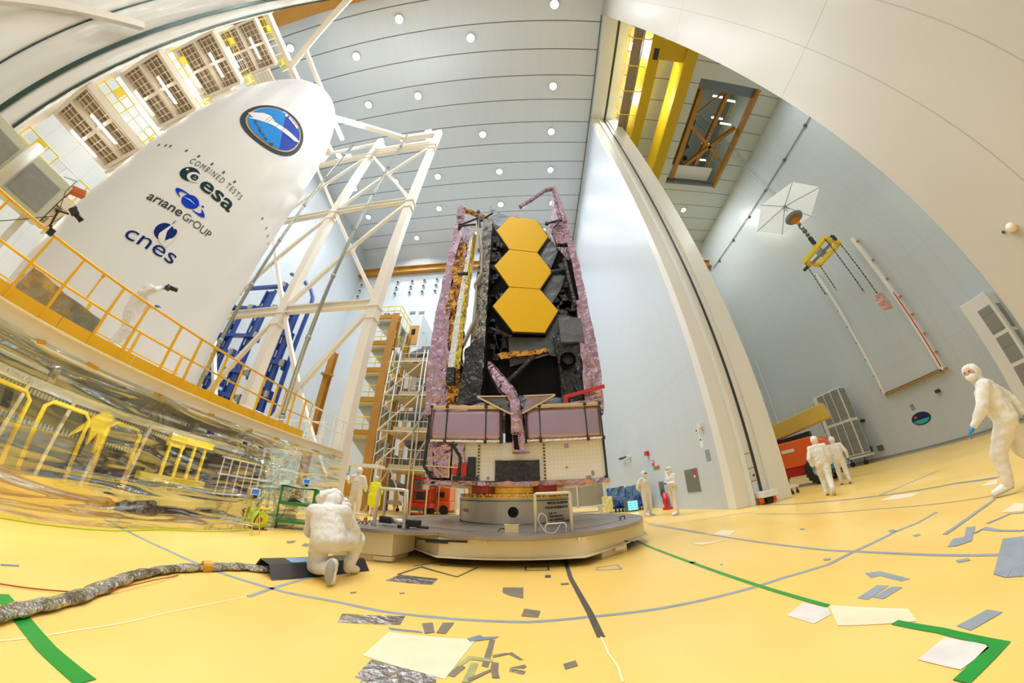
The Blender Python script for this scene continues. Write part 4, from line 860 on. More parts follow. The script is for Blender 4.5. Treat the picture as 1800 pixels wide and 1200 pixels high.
# oval badge
bc = (-23.0, 12.36)
def egg(k, n=56):
    o = []
    for i in range(n):
        t = 2 * math.pi * i / n; a = 25.6 * k; b_ = 1.40 * k
        x, z = math.cos(t), math.sin(t); x = math.copysign(abs(x) ** .94, x); z = math.copysign(abs(z) ** .96, z); o.append((bc[0] + a * (x + .02 * z), bc[1] + b_ * (z + .12 * x)))
    return o
onf(egg(1.0), 'badge', M['badgerim'], .015, 5)
onf(egg(.86), 'badge_ring', M['orange'], .022, 5)
onf(egg(.82), 'badge_field', M['deepblue'], .029, 5)
dis = [p for p in egg(.82)]
half = [p for p in dis if p[0] < bc[0] + 6 - (p[1] - bc[1]) * 9]
half += []
onf(half, 'badge_sky', M['sky'], .036, 5)
rk = [(-45.5, 11.98), (-44, 12.12), (-38, 12.5), (-33, 12.62), (-27, 12.48), (-16, 12.70), (-6, 12.86), (-1.5, 12.90), (-6, 12.62), (-16, 12.42), (-27, 12.22), (-33, 12.02), (-42, 11.72), (-40, 11.9)]
onf(rk, 'badge_rocket', M['lwhite'], .043, 3)
for x in (-32.5, -30.5, -24, -19): onf([(x, 12.1 + (x + 33) * .013), (x + .3, 12.1 + (x + 33) * .013), (x + .3, 12.55 + (x + 33) * .013), (x, 12.55 + (x + 33) * .013)], 'badge_rocket_line', M['ink'], .048, 0)
vs, fs = text_mesh('ariane 6', .26, bold=.006, shear=.2); k_ = 23 / max(v[0] for v in vs)
on_fair([(-38 + x * k_, 11.30 + y + .0012 * (x * k_ - 20) ** 2) for x, y in vs], fs, 'lettering', M['ink'], .045)
onf(ell(-27.5, 13.36, 2.9, .13, 24), 'badge_esa_ball', M['lwhite'], .036, 0)
vs, fs = text_mesh('esa', .27, bold=.012); k_ = 12 / max(v[0] for v in vs)
on_fair([(-23.5 + x * k_, 13.34 + y - .004 * x * k_) for x, y in vs], fs, 'lettering', M['lwhite'], .036)
for t in [-72, -66.3, -62.7, -51, -42.4, -33, -24.4, -15.6, 17, 26.6, 35, 44, 52]:
    z = 8.93
    onf([(t - .55, z - .06), (t + .55, z - .06), (t + .55, z + .06), (t - .55, z + .06)], 'vent_mark', M['ink'], .012, 0)
# ---------------- deck in front of the fairing
dk = empty('work_deck', (-5.5, 0, 0), 0, 'long raised work deck with yellow toe board running along the fairing', 'deck')
dk.location = (0, 0, 0)
MB().bb(-8.75, -5.5, -7, 8.2, 1.98, 2.09).bb(-8.75, -6.8, -7, 6.2, 2.09, 2.52).build('deck_plate', M['creamst'], dk)
MB().bb(-5.56, -5.46, -7, 8.2, 1.84, 2.08).bb(-5.58, -5.42, -7, 8.2, 2.07, 2.10).bb(-5.58, -5.43, -7, 8.2, 1.83, 1.86).build('fascia_beam', M['creamst'], dk, bevel=.006)
b = MB()
for k in range(13): b.bb(-5.49, -5.475, -6.98 + 1.02 * k, -6.98 + 1.02 * k + 1.01, 2.11, 2.27)
b.build('toe_board', M['yel'], dk)
for y in (-1.5, 2.1, 5.2, 7.9): MB().bb(-8.15, -8.0, y - .06, y + .06, 0, 1.98).build('deck_column', M['creamst'], dk)
rl = empty('guard_rail', (0, 0, 0), 0, 'yellow tube guard rail along the outer edge of the raised deck', 'railing')
MB().tube([(-5.48, -7, 3.02), (-5.48, 6.3, 3.02)], .022, 8).build('top_rail', M['yel'], rl, smooth=True)
MB().tube([(-5.48, -7, 2.60), (-5.48, 6.3, 2.60)], .016, 8).build('mid_rail', M['yel'], rl, smooth=True)
for k in range(-6, 6):
    for o_ in (.56, .98):
        y = o_ + 1.02 * k
        if y < 6.3: MB().bar((-5.48, y, 2.09), (-5.48, y, 3.0), .045, .03).build('rail_post', M['yel'], rl)
for k in (0, 2, 4, 5): MB().bar((-5.5, 1.28 + 1.02 * k, 2.6), (-5.5, 1.28 + 1.02 * k, 2.98), .02).box((-5.5, 1.28 + 1.02 * k, 3.0), (.04, .04, .06)).build('short_post', M['yel'], rl)
r2 = empty('guard_rail', (0, 0, 0), 0, 'white painted guard rail section at the far end of the deck', 'railing')
MB().tube([(-5.5, 6.32, 2.98), (-5.5, 8.15, 2.98)], .02, 8).tube([(-5.5, 6.32, 2.6), (-5.5, 8.15, 2.6)], .014, 8).build('top_rail', M['white'], r2)
for y in (6.5, 7.0, 7.5, 7.95, 8.12): MB().bar((-5.5, y, 2.09), (-5.5, y, 2.98), .04, .03).build('rail_post', M['white'], r2)
r3 = empty('guard_rail', (0, 0, 0), 0, 'lower yellow inner rail between the deck and the fairing', 'railing')
MB().tube([(-8.1, -5, 3.35), (-8.1, 4.3, 3.35)], .022, 8).tube([(-8.1, -5, 2.9), (-8.1, 4.3, 2.9)], .018, 8).build('top_rail', M['yel'], r3)
for k in range(9): MB().bar((-8.1, -4.6 + 1.1 * k, 2.09), (-8.1, -4.6 + 1.1 * k, 3.35), .05).build('rail_post', M['yel'], r3)
r4 = empty('guard_rail', (0, 0, 0), 0, 'white rail round the far corner behind the grey pipe', 'railing')
MB().tube([(-8.4, 6.6, 2.95), (-8.4, 8.1, 2.95), (-6.2, 8.1, 2.95)], .02, 8).tube([(-8.4, 6.6, 2.5), (-8.4, 8.1, 2.5), (-6.2, 8.1, 2.5)], .015, 8).build('top_rail', M['white'], r4)
for p in ((-8.4, 6.6), (-8.4, 7.3), (-8.4, 8.1), (-7.7, 8.1), (-7.0, 8.1), (-6.3, 8.1)): MB().bar((*p, 2.09), (*p, 2.95), .035).build('rail_post', M['white'], r4)
# wrapped equipment on the deck
M['wrap'] = foil_mat('clear_wrap_grey', (.30, .31, .27), .14, .55, .9, 3.0, col2=(.46, .38, .22))
for (y0, y1, lab) in ((.62, 1.75, 'grey film wrapped equipment lying on the deck behind the railing'), (-.95, .25, 'film wrapped equipment at the left border of the deck')):
    b = MB(); sbox(b, -6.7, -6.05, y0, y1, 2.1, 2.72, .12)
    for i, v in enumerate(b.v):
        b.v[i] = (v[0] + (v[2] - 2.1) * .1, y0 + (v[1] - y0) * (1 - (v[2] - 2.1) * .15) + (v[2] - 2.1) * .1, v[2] - .12 * (v[1] - y0) / (y1 - y0) * ((v[2] - 2.1) / .62))
    b.crumple(.03, 3.5, 50); tag(b.build('wrapped_equipment', M['wrap']), lab, 'equipment')
# grey green cabinets at the upper left border
cb = empty('hanging_cabinet', (0, 0, 0), 0, 'pale green cabinet front with inset grey panels and white roller, upper left border', 'cabinet')
M['pgreen'] = mat('pale_green_paint', (.60, .62, .48), .4); M['concrete'] = mat('grey_panel', (.30, .32, .30), .6, var=.15, vscale=6)
MB().bb(-7.3, -7.0, -.28, .42, 3.58, 4.36).bb(-7.3, -7.0, -3.2, -.42, 3.58, 4.36).build('body', M['pgreen'], cb, bevel=.01)
MB().bb(-7.0, -6.985, -.21, .32, 3.67, 4.2).bb(-7.0, -6.985, -1.7, -.46, 3.67, 4.2).build('panel', M['concrete'], cb, bevel=.004)
MB().tube([(-6.93, -.33, 3.60), (-6.93, -.31, 4.42)], .085, 16).build('roller', M['white'], cb, smooth=True)
MB().tube([(-7.0, -3.2, 3.55), (-7.0, .44, 3.55)], .018, 6).build('edge_rail', M['white'], cb)
MB().bb(-7.25, -7.1, .2, .3, 2.5, 3.58).bb(-7.25, -7.1, -2.6, -2.5, 2.5, 3.58).build('support', M['creamst'], cb)
# photo camera on articulated arm
ca = empty('camera_on_arm', (-5.48, .5, 3.02), 0, 'black photo camera on jointed arm clamped to the yellow railing', 'camera')
ca.location = (0, 0, 0)
MB().tube([(-5.48, .50, 3.02), (-5.46, .44, 3.10), (-5.46, .40, 3.27)], .013, 8).tube([(-5.46, .40, 3.29), (-5.46, .50, 3.34)], .013, 8).ball((-5.46, .39, 3.28), .03, 8, 6).ball((-5.46, .45, 3.08), .022, 8, 6).box((-5.48, .5, 3.03), (.06, .07, .08)).build('arm', M['black'], ca)
MB().box((-5.46, .52, 3.41), (.07, .10, .085), (R(-25), 0, 0)).box((-5.46, .50, 3.46), (.05, .04, .03)).build('body', M['black'], ca, bevel=.008)
MB().tube([(-5.46, .56, 3.40), (-5.45, .64, 3.38)], .034, 12).tube([(-5.45, .64, 3.38), (-5.45, .66, 3.375)], .038, 12).build('lens', M['black'], ca, smooth=True)
MB().tube([(-5.46, .4, 3.3), (-5.5, .3, 3.55), (-5.6, .3, 3.8), (-6.6, .2, 4.2)], .005, 5).tube([(-5.48, .4, 3.2), (-5.5, .2, 2.95), (-5.5, -.1, 2.6), (-5.5, -.4, 2.3)], .005, 5).build('cable', M['black'], ca)
# red hydraulic jack objects beyond the railing
for (x, y, z, lab) in ((-9.5, -.25, 3.6, 'orange red bracket beside the fairing behind the left railing'), (-9.0, .65, 5.3, 'orange red bracket beside the fairing below the small camera')):
    t = empty('red_bracket', (0, 0, 0), 0, lab, 'bracket')
    M.setdefault('rust', mat('rust_orange', (.55, .12, .02), .5))
    MB().box((x, y, z), (.18, .28, .16), (R(25), 0, 0)).box((x, y - .12, z - .16), (.12, .1, .22)).build('body', M['rust'], t, bevel=.02)
    MB().tube([(x, y - .12, z - .25), (x, y - .12, z - 1.05)], .03, 8).build('foot', M['black'], t)
# ---------------- white lattice tower
tw = empty('lattice_tower', (0, 0, 0), 0, 'tall cream steel lattice tower with crossed braces behind the fairing', 'tower')
TY = 8.7
for x in (-5.9, -10.8, -15.75):
    c = MB().bar((x, TY, 0), (x, TY, 25.2), .42, .42, up=(0, 1, 0)); 
    for z in (8.05, 15.3, 22.6): c.box((x, TY, z - .25), (.52, .52, .1)).box((x, TY, z - .85), (.52, .52, .06))
    c.build('column', M['tower'], tw, bevel=.02)
for z in (8.05, 15.3, 22.6):
    for x0, x1 in ((-10.6, -6.1), (-15.5, -11.0)): MB().ibeam((x0, TY, z), (x1, TY, z), .26, .36, .05).build('cross_beam', M['tower'], tw)
ZZ = [.6, 8.05, 15.3, 22.6]
for za, zb in zip(ZZ, ZZ[1:]):
    for x0, x1 in ((-10.8, -5.9), (-15.75, -10.8)):
        MB().bar((x0 + .2, TY, za + .3), (x1 - .2, TY, zb - .3), .17, .17).build('brace', M['tower'], tw)
        MB().bar((x0 + .2, TY + .02, zb - .3), (x1 - .2, TY + .02, za + .3), .17, .17).box(((x0 + x1) / 2, TY, (za + zb) / 2), (.5, .06, .5)).build('brace', M['tower'], tw)
for p, q, s_ in (((-5.9, TY, 24.8), (-8.7, TY, 24.8), .4), ((-8.64, TY, 24.8), (-15.4, 5.2, 24.8), .35), ((-10.8, TY, 24.6), (-15.6, TY, 24.6), .2), ((-5.9, TY, 23.3), (-10.8, TY, 23.3), .25), ((-15.4, -1.6, 24.8), (-15.4, 8.7, 24.8), .42), ((-15.4, 1.9, 24.8), (-8.9, -1.3, 24.8), .32), ((-13.75, 1.2, 24.8), (-13.85, 7.9, 24.8), .25),
                ((-9.0, TY, 24.8), (-8.6, TY, 24.2), .2), ((-5.9, TY, 25.2), (-5.9, 2.2, 27.8), .0)):
    if s_: MB().bar(p, q, s_, s_).build('top_beam', M['tower'], tw)
for (x, y) in ((-7.0, 8.9), (-13.4, 8.9)):
    t = empty('tower_floodlight', (0, 0, 0), 0, 'bright floodlight near the top of the lattice tower, %s' % ('above its right bay' if x > -10 else 'half hidden by the fairing nose'), 'floodlight')
    z = 26.0 if x > -10 else 23.6
    MB().bb(x - .3, x + .3, y - .1, y + .15, z - .25, z + .25).build('housing', M['housing'], t, bevel=.02)
    l = MB().bb(x - .26, x + .26, y - .13, y - .1, z - .21, z + .21).build('lens', M['lamp_warm'], t)
    area((x, y - .3, z - .1), 500, .6, (1, .93, .82), (R(-60), 0, 0))
for (p, q, lab) in (((-8.35, 8.3, 2.4), (-8.2, 8.3, 24.5), 'grey steel pipe standing before the middle of the lattice tower'), ((-13.6, 8.2, 2.4), (-12.7, 8.2, 24.0), 'leaning grey steel pipe beside the fairing')):
    b = MB().tube([p, q], .085, 10); 
    for k in range(7): z = 3 + 3.2 * k; f = (z - p[2]) / (q[2] - p[2]); b.tube([(p[0] + (q[0] - p[0]) * f, p[1], z), (p[0] + (q[0] - p[0]) * f, p[1], z + .15)], .11, 10)
    tag(b.build('standing_pipe', M['chrome'], smooth=True), lab, 'pipe')
# ---------------- high work platforms around the fairing
M['grate'] = mat('grating', (.80, .72, .58), .45)
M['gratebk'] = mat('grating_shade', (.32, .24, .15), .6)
M['plat'] = mat('platform_steel', (.80, .72, .60), .4)
pl0 = None
LV = [7.5, 11.4, 15.3, 19.2, 23.1]
for k, z in enumerate(LV):
    if pl0 is None:
        t = empty('work_platform', (0, 0, z)); pl0 = t
        b = MB()
        for x in (-18.3, -16.75, -15.3): b.bb(x - .09, x + .09, -1.5, 1.3, -.02, .30)
        for y in (-1.5, -.1, 1.3): b.bb(-18.3, -15.3, y - .07, y + .07, -.02, .26)
        b.build('frame', M['plat'], t)
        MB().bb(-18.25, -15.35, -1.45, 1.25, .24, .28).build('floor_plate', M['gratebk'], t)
        b = MB()
        for i in range(9): x = -18.1 + i * .33; b.bb(x - .018, x + .018, -1.4, 1.2, .16, .22)
        for i in range(9): y = -1.3 + i * .32; b.bb(-18.2, -15.4, y - .018, y + .018, .16, .22)
        b.build('grating', M['grate'], t)
        b = MB(); b.bb(-18.2, -16.0, 1.4, 1.5, -.2, .3).bb(-18.2, -16.0, 2.5, 2.6, -.2, .3)
        for i in range(9): x = -18.1 + i * .25; b.box((x, 2.0, 0 + .03 * i), (.05, 1.1, .16), (0, R(35), 0))
        b.build('stair_flight', M['plat'], t)
        for x in (-18.0, -16.1):
            l = MB().bb(x - .06, x + .06, -.66, .74, -.06, -.02).build('light_housing', M['white'], t)
            MB().tube([(x, -.62, -.10), (x, .70, -.10)], .05, 8).build('tube', M['lamp_warm'], l)
        b = MB()
        for zz in (.35, .75, 1.2): b.tube([(-15.25, -1.35, zz), (-15.25, -.1, zz)], .025, 6)
        for y in (-1.35, -.9, -.5, -.1): b.tube([(-15.25, y, .3), (-15.25, y, 1.2)], .02, 6)
        b.box((-15.25, -.75, .98), (.04, .34, .34)); b.build('yellow_gate', M['yelb'], t)
        b = MB()
        for zz in (.35, .75, 1.15): b.tube([(-15.25, -.1, zz), (-15.25, .85, zz)], .018, 6)
        for y in (.3, .85): b.tube([(-15.25, y, .3), (-15.25, y, 1.15)], .018, 6)
        b.build('white_gate', M['white'], t)
        b = MB()
        for zz in (.35, .75, 1.15): b.tube([(-15.25, .85, zz), (-15.25, 1.9, zz)], .025, 6)
        for y in (1.2, 1.55, 1.9): b.bar((-15.25, y, .3), (-15.25, y, 1.15), .05)
        b.box((-15.25, 1.4, .8), (.05, .3, .3)); b.build('yellow_gate', M['yelb'], t)
        o = t
    else: o = copy_tree(pl0); o.location = (0, 0, z)
    tag(o, '%s work platform with grated floor and yellow gates beside the fairing' % ['lowest', 'second lowest', 'middle', 'second highest', 'highest'][k], 'platform', 'work platforms stacked beside the fairing')
    for x in (-18.0, -16.1): area((x, .04, z - .2), 70, .12, (1, .90, .74), sy=1.3)
st = empty('platform_tower', (0, 0, 0), 0, 'cream columns carrying the stacked work platforms', 'tower')
for x in (-18.45, -15.15):
    MB().bar((x, -1.65, 0), (x, -1.65, 25), .25).build('column', M['plat'], st); MB().bar((x, 3.0, 0), (x, 3.0, 25), .25).build('column', M['plat'], st)
# ---------------- glossy folding screen at the upper left
def sheet_mat(name, base, rough, sx):
    m = mat(name, base, rough, coat=.6); nt = m.node_tree; b = nt.nodes['Principled BSDF']; tc = nt.nodes.new('ShaderNodeTexCoord'); mp = nt.nodes.new('ShaderNodeMapping'); mp.inputs['Scale'].default_value = sx
    n = nt.nodes.new('ShaderNodeTexNoise'); n.inputs['Scale'].default_value = 1; n.inputs['Detail'].default_value = 2
    bp = nt.nodes.new('ShaderNodeBump'); bp.inputs['Strength'].default_value = .6; bp.inputs['Distance'].default_value = .25
    nt.links.new(tc.outputs['Object'], mp.inputs[0]); nt.links.new(mp.outputs[0], n.inputs['Vector']); nt.links.new(n.outputs['Fac'], bp.inputs['Height']); nt.links.new(bp.outputs[0], b.inputs['Normal'])
    _inp(b, ['Coat Normal'], (0, 0, 0)) if False else None
    return m
M['sheet'] = sheet_mat('glossy_white_sheet', (.80, .77, .70), .10, (1, 1.1, .35))
M['greenedge'] = mat('dark_green_edge', (.04, .075, .06), .25, .5)
fs_ = empty('folding_screen', (0, 0, 0), 0, 'huge glossy white sheeted screen with dark green edges at the upper left', 'screen')
ys = [-1.28, -1.80, -2.72, -3.85, -7.5]
for i, (ya, yb) in enumerate(zip(ys, ys[1:])):
    b = MB(); b.grid(lambda u, v: (-12 - .12 * math.sin(u * 3.14) * (1 if i % 2 else -1), ya + (yb - ya) * u, 2.1 + 27 * v), 10, 40); b.build('leaf', M['sheet'], fs_, smooth=True, recalc=False)
for y, w_ in zip(ys[:3], (.07, .13, .05)): MB().bar((-11.95, y, 2.1), (-11.95, y, 29), w_, w_, up=(0, 1, 0)).build('edge_post', M['greenedge'], fs_)
for p, q in (((-11.7, -1.9, 20), (-11.7, -7, 8)), ((-11.7, -2.0, 12), (-11.7, -7, 3.2)), ((-11.7, -1.5, 24), (-11.7, -5, 16))): MB().bar(p, q, .22, .22).build('reflection_bar', M['tower'], fs_)  # solid bars standing in for blurred diagonal reflections on the screen
MB().bb(-12.2, -11.9, -7.5, -1.2, 2.09, 2.2).build('base_rail', M['tower'], fs_)
# ---------------- clear film curtain hanging from the deck
def film_mat():
    m = bpy.data.materials.new('clear_film'); m.use_nodes = True; nt = m.node_tree; nt.nodes.clear()
    out = nt.nodes.new('ShaderNodeOutputMaterial'); tr = nt.nodes.new('ShaderNodeBsdfTransparent'); tr.inputs[0].default_value = (.74, .78, .70, 1)
    gl = nt.nodes.new('ShaderNodeBsdfAnisotropic' if False else 'ShaderNodeBsdfGlossy'); gl.inputs['Roughness'].default_value = .07; gl.inputs[0].default_value = (.92, .96, .92, 1)
    tc = nt.nodes.new('ShaderNodeTexCoord'); mp = nt.nodes.new('ShaderNodeMapping'); mp.inputs['Scale'].default_value = (1, .28, 2.4); mp.inputs['Rotation'].default_value = (R(9), 0, 0)
    n = nt.nodes.new('ShaderNodeTexNoise'); n.noise_type = 'RIDGED_MULTIFRACTAL'; n.inputs['Scale'].default_value = 2.2; n.inputs['Detail'].default_value = 4.0; n.inputs['Distortion'].default_value = .8
    bp = nt.nodes.new('ShaderNodeBump'); bp.inputs['Strength'].default_value = 1; bp.inputs['Distance'].default_value = .20
    nt.links.new(tc.outputs['Object'], mp.inputs[0]); nt.links.new(mp.outputs[0], n.inputs['Vector']); nt.links.new(n.outputs['Fac'], bp.inputs['Height']); nt.links.new(bp.outputs[0], gl.inputs['Normal'])
    fr = nt.nodes.new('ShaderNodeLayerWeight'); fr.inputs['Blend'].default_value = .35; nt.links.new(bp.outputs[0], fr.inputs['Normal'])
    sp = nt.nodes.new('ShaderNodeSeparateXYZ'); nt.links.new(tc.outputs['Object'], sp.inputs[0])
    mr = nt.nodes.new('ShaderNodeMapRange'); mr.inputs['From Min'].default_value = .95; mr.inputs['From Max'].default_value = .45; mr.inputs['To Min'].default_value = .16; mr.inputs['To Max'].default_value = .50
    nt.links.new(sp.outputs[2], mr.inputs['Value'])
    ad = nt.nodes.new('ShaderNodeMath'); ad.operation = 'ADD'; ad.use_clamp = True; nt.links.new(mr.outputs[0], ad.inputs[0]); nt.links.new(fr.outputs['Facing'], ad.inputs[1])
    mu = nt.nodes.new('ShaderNodeMath'); mu.operation = 'MULTIPLY'; mu.inputs[1].default_value = .8; nt.links.new(ad.outputs[0], mu.inputs[0])
    mx = nt.nodes.new('ShaderNodeMixShader'); nt.links.new(mu.outputs[0], mx.inputs[0]); nt.links.new(tr.outputs[0], mx.inputs[1]); nt.links.new(gl.outputs[0], mx.inputs[2]); nt.links.new(mx.outputs[0], out.inputs[0])
    return m
M['film'] = film_mat()
cu = empty('film_curtain', (0, 0, 0), 0, 'wrinkled clear plastic film curtain taped under the raised deck down to the floor', 'curtain')
b = MB()
def cur(u, v):
    y = -4 + 12.2 * u; z = 1.9 * v
    lo = max(0, 1 - z / .75)
    x = -5.43 + .05 * noise.noise(Vector((y * 1.3, z * 1.5, 2))) + lo * (.16 * math.sin(z * 9 + y * .5) * (1 - lo) + .05 * noise.noise(Vector((y * .35, z * 9, 5)))) + .010 * noise.noise(Vector((y * 2 + z * 3, z * 4 - y, 9)))
    d = math.hypot(y - 3.0, (z - .75) * 1.3); x -= .10 * math.exp(-d * d * 9)
    for py, pz in ((3.0, .75), (1.12, 1.9), (2.73, 1.9), (4.65, 1.9), (-.6, 1.0), (6.1, 1.9), (5.6, .9)):
        dy, dz = y - py, z - pz; d = math.hypot(dy, dz); a = math.atan2(dz, dy)
        x += .045 * (abs(math.sin(a * 6 + py)) - .5) * min(1, d * 3) * math.exp(-d * 1.5)
    return (x + .02 * lo, y, z + .003)
b.grid(cur, 260, 44); b.build('film', M['film'], cu, smooth=True, recalc=False)
M['otape'] = mat('amber_tape', (.62, .30, .01), .4)
for y in (1.12, 1.75, 2.73, 3.71, 4.65, 5.4, 6.1, 6.9, 7.7): MB().box((-5.405, y, 1.885 + .01 * math.sin(y * 9)), (.01, .12 + .04 * math.sin(y * 5), .05), (R(15 * math.sin(y * 7)), 0, 0)).build('tape_piece', M['otape'], cu)
# ---------------- things under the deck, behind the film
ud = empty('catwalk', (0, 0, 0), 0, 'perforated catwalk with cream posts behind the clear film curtain', 'catwalk')
MB().bb(-6.7, -6.4, -4, 5.5, 1.45, 1.58).build('upper_beam', M['white'], ud)
M['perf'] = seam_mat('perforated_steel', (.42, .45, .42), (.10, .12, .11), 1, .05, .025, rough=.4)
MB().bb(-6.5, -6.45, -4, 5.5, 1.36, 1.44).bb(-6.5, -6.45, -4, 3.2, .98, 1.06).build('perforated_strip', M['perf'], ud)
for k in range(12): MB().bar((-6.4, -3.6 + .62 * k, .35), (-6.4, -3.5 + .62 * k, 1.5), .045).build('post', M['creamst'], ud)
MB().bb(-8.4, -6.6, -4, 5, .30, .36).build('lower_plate', M['grey'], ud)
t = empty('white_cylinder', (0, 0, 0), 0, 'long white horizontal cylinder with shadows painted as dark bands lying under the deck', 'cylinder')
MB().tube([(-7.6, -4, .95), (-7.6, 2.9, .95)], .50, 28).build('body', M['fairing'], t, smooth=True)
for y in (-2, -.2, 1.4, 2.6): MB().tube([(-7.6, y, .95), (-7.6, y + .12, .95)], .515, 28).build('band', M['ink'], t)  # black bands stand in for grey shadows across the cylinder
for (a, c, lab) in ((.9, 1.5, 'first'), (1.7, 2.3, 'second'), (2.6, 3.1, 'third')):
    t = empty('tubular_barrier', (0, 0, 0), 0, 'yellow tube frame behind the film, %s' % {'first': 'nearest the left border', 'second': 'left of the yellow gusset', 'third': 'right of the yellow gusset'}[lab], 'frame', 'yellow tube frames under the deck')
    MB().tube([(-6.2, a, .4), (-6.2, a, 1.28), (-6.2, a + .08, 1.36), (-6.2, c - .08, 1.36), (-6.2, c, 1.28), (-6.2, c, .4)], .03, 8).build('tube', M['yelb'], t, smooth=True)
t = tag(MB().prism([(2.15, 1.0), (2.35, 1.32), (2.5, 1.5), (2.62, 1.45), (2.62, 1.0), (2.55, .85), (2.5, 1.15), (2.42, .95), (2.38, 1.2), (2.2, 1.05)], 'X', -6.32, -6.24).build('gusset', M['yelb']), 'bright yellow gusset bracket behind the clear film', 'bracket')
b = MB()
for y in (3.66, 3.9, 4.15, 4.38): b.bar((-6.2, y, .7), (-6.2, y, 1.42), .045)
b.bar((-6.2, 3.6, 1.42), (-6.2, 4.5, 1.42), .12).bb(-6.3, -6.15, 3.3, 4.55, .62, .74).bb(-6.24, -6.2, 3.6, 3.95, 1.25, 1.42); 
tag(b.build('yellow_gate', M['yelb']), 'bright yellow barred gate behind the clear film curtain', 'gate')
t = tag(MB().prism([(-.5, .05), (3.0, .02), (3.0, .30), (1.5, .42), (-.5, .5)], 'X', -6.6, -6.0).build('ochre_skid', M['yel']), 'ochre skid on the floor behind the film curtain', 'skid')
M['darkbox'] = mat('dark_violet_box', (.07, .055, .085), .4)
tag(MB().bb(-7.9, -6.9, 4.6, 6.6, .5, 1.5).bb(-7.9, -6.9, 4.6, 6.6, .1, .42).build('dark_crate', M['darkbox'], bevel=.02), 'dark crate behind the film curtain under the deck', 'crate')
t = empty('white_barrier', (0, 0, 0), 0, 'white barred barrier behind the film curtain, towards its far end', 'barrier')
b = MB()
for zz in (.55, .95, 1.3): b.bar((-6.3, 4.9, zz), (-6.3, 8.0, zz), .035)
for k in range(14): b.bar((-6.3, 4.95 + .22 * k, .5), (-6.3, 4.95 + .22 * k, 1.3), .022)
b.build('bars', M['white'], t)
tag(MB().bb(-8.75, -8.65, -4, 8.2, .0, 1.9).build('rear_partition', mat('olive_grey', (.50, .50, .42), .5)), 'olive grey partition standing behind the things under the deck', 'partition')
for k, y in enumerate((-2.2, -.2, 1.9, 4.2, 6.4)):  # unseen fill lamps added to brighten the space under the deck
    t = empty('added_fill_lamp', (0, 0, 0), 0, 'added fill lamp hidden behind the deck fascia, %s' % ['beyond the left border', 'above the first tube barrier', 'above the yellow gusset', 'above the dark crate', 'near the far end'][k], 'lamp', 'added fill lamps under the deck')
    MB().bb(-5.68, -5.60, y - .6, y + .6, 1.93, 1.975).build('housing', M['white'], t); MB().tube([(-5.64, y - .55, 1.91), (-5.64, y + .55, 1.91)], .015, 8).build('tube', M['lamp_warm'], t)
    area((-5.64, y, 1.885), 30, .05, (1, .94, .84), (0, R(-25), 0), sy=1.1)
# ---------------- tall blue handling frames
def mast(x, y, z0, z1, w_, lean, arms, lab, hook=None):
    t = empty('handling_frame', (0, 0, 0), 0, lab, 'frame', 'blue handling frames behind the lattice tower')
    def X(z): return x + lean * (z - z0)
    for s_ in (-1, 1):
        b = MB(); b.bar((X(z0) + s_ * w_ / 2, y, z0), (X(z1) + s_ * w_ / 2, y, z1), .12, .2, up=(0, 1, 0)); b.build('rail', M['blue'], t)
    MB().bar((X(z0), y + .05, z0), (X(z1), y + .05, z1), w_ * .62, .08, up=(0, 1, 0)).build('web', M['blue'], t)
    n = int((z1 - z0) / .9); b = MB()
    for k in range(n): z = z0 + .3 + k * .9; b.box((X(z) - w_ * .36, y - .02, z), (.09, .04, .45)).box((X(z) + w_ * .36, y - .02, z), (.09, .04, .45))
    b.build('slot', M['wallx'] if False else M['white'], t)
    for (z, xl, xr) in arms:
        b = MB().bar((X(z) - xl, y - .1, z + .15), (X(z) + xr, y - .1, z - .1), .22, .22)
        b.box((X(z) - xl, y - .1, z), (.12, .3, .6)).box((X(z) + xr, y - .1, z - .2), (.12, .3, .6)); a = b.build('arm', M['blue'], t)
        MB().tube([(X(z) + xr, y - .35, z - .35), (X(z) + xr, y - .35, z + .0)], .14, 10).build('clamp', M['steel'], a)
    if hook:
        pts = [(x + a, y, z) for a, z in hook]
        MB().tube(pts, .13, 8).build('curved_pipe', M['blue'], t, smooth=True)
    MB().box((X(z0), y, .2), (w_ * 2.2, 1.6, .4)).bar((X(z0), y, .3), (X(z0), y, z0 + .1), .5).build('base', M['blue'], t)
mast(-16.8, 12, 1.0, 12.5, .75, -.01, [(12.8, 3.2, 1.3), (8.9, 2.9, .9), (10.9, .7, 1.4), (6.4, .9, 1.5), (4.9, .5, 1.5)], 'tallest blue handling frame with three cross arms, left of the tower middle column')
mast(-19.3, 12.2, 1.0, 11.0, .5, 0, [(11.3, .8, 1.2), (7.9, .6, 1.4), (6.0, .6, 1.6)], 'blue handling frame closest to the fairing edge')
mast(-13.85, 12, 1.0, 10.6, .55, 0, [(7.0, .9, .9), (8.8, .5, .6), (5.2, .9, .6)], 'blue handling frame with curved pipe, right of the tower middle column',
     [(-2.0, 13.9), (-1.2, 13.5), (-.4, 13.0), (.5, 12.2), (.95, 11.5), (1.05, 10.8), (1.05, 10.0), (1.0, 4.0), (.95, 1.0)])
# ================================================================= objects along the far wall
M['scaf'] = mat('scaffold_tube', (.62, .60, .52), .32, .7)
M['silver'] = mat('bright_tube', (.80, .82, .82), .2, .9)
M['woodboard'] = mat('scaffold_board', (.55, .45, .28), .6)
M['grey2'] = mat('machine_grey', (.16, .18, .20), .4, .4)
M['greyside'] = mat('service_grey', (.52, .52, .46), .45)
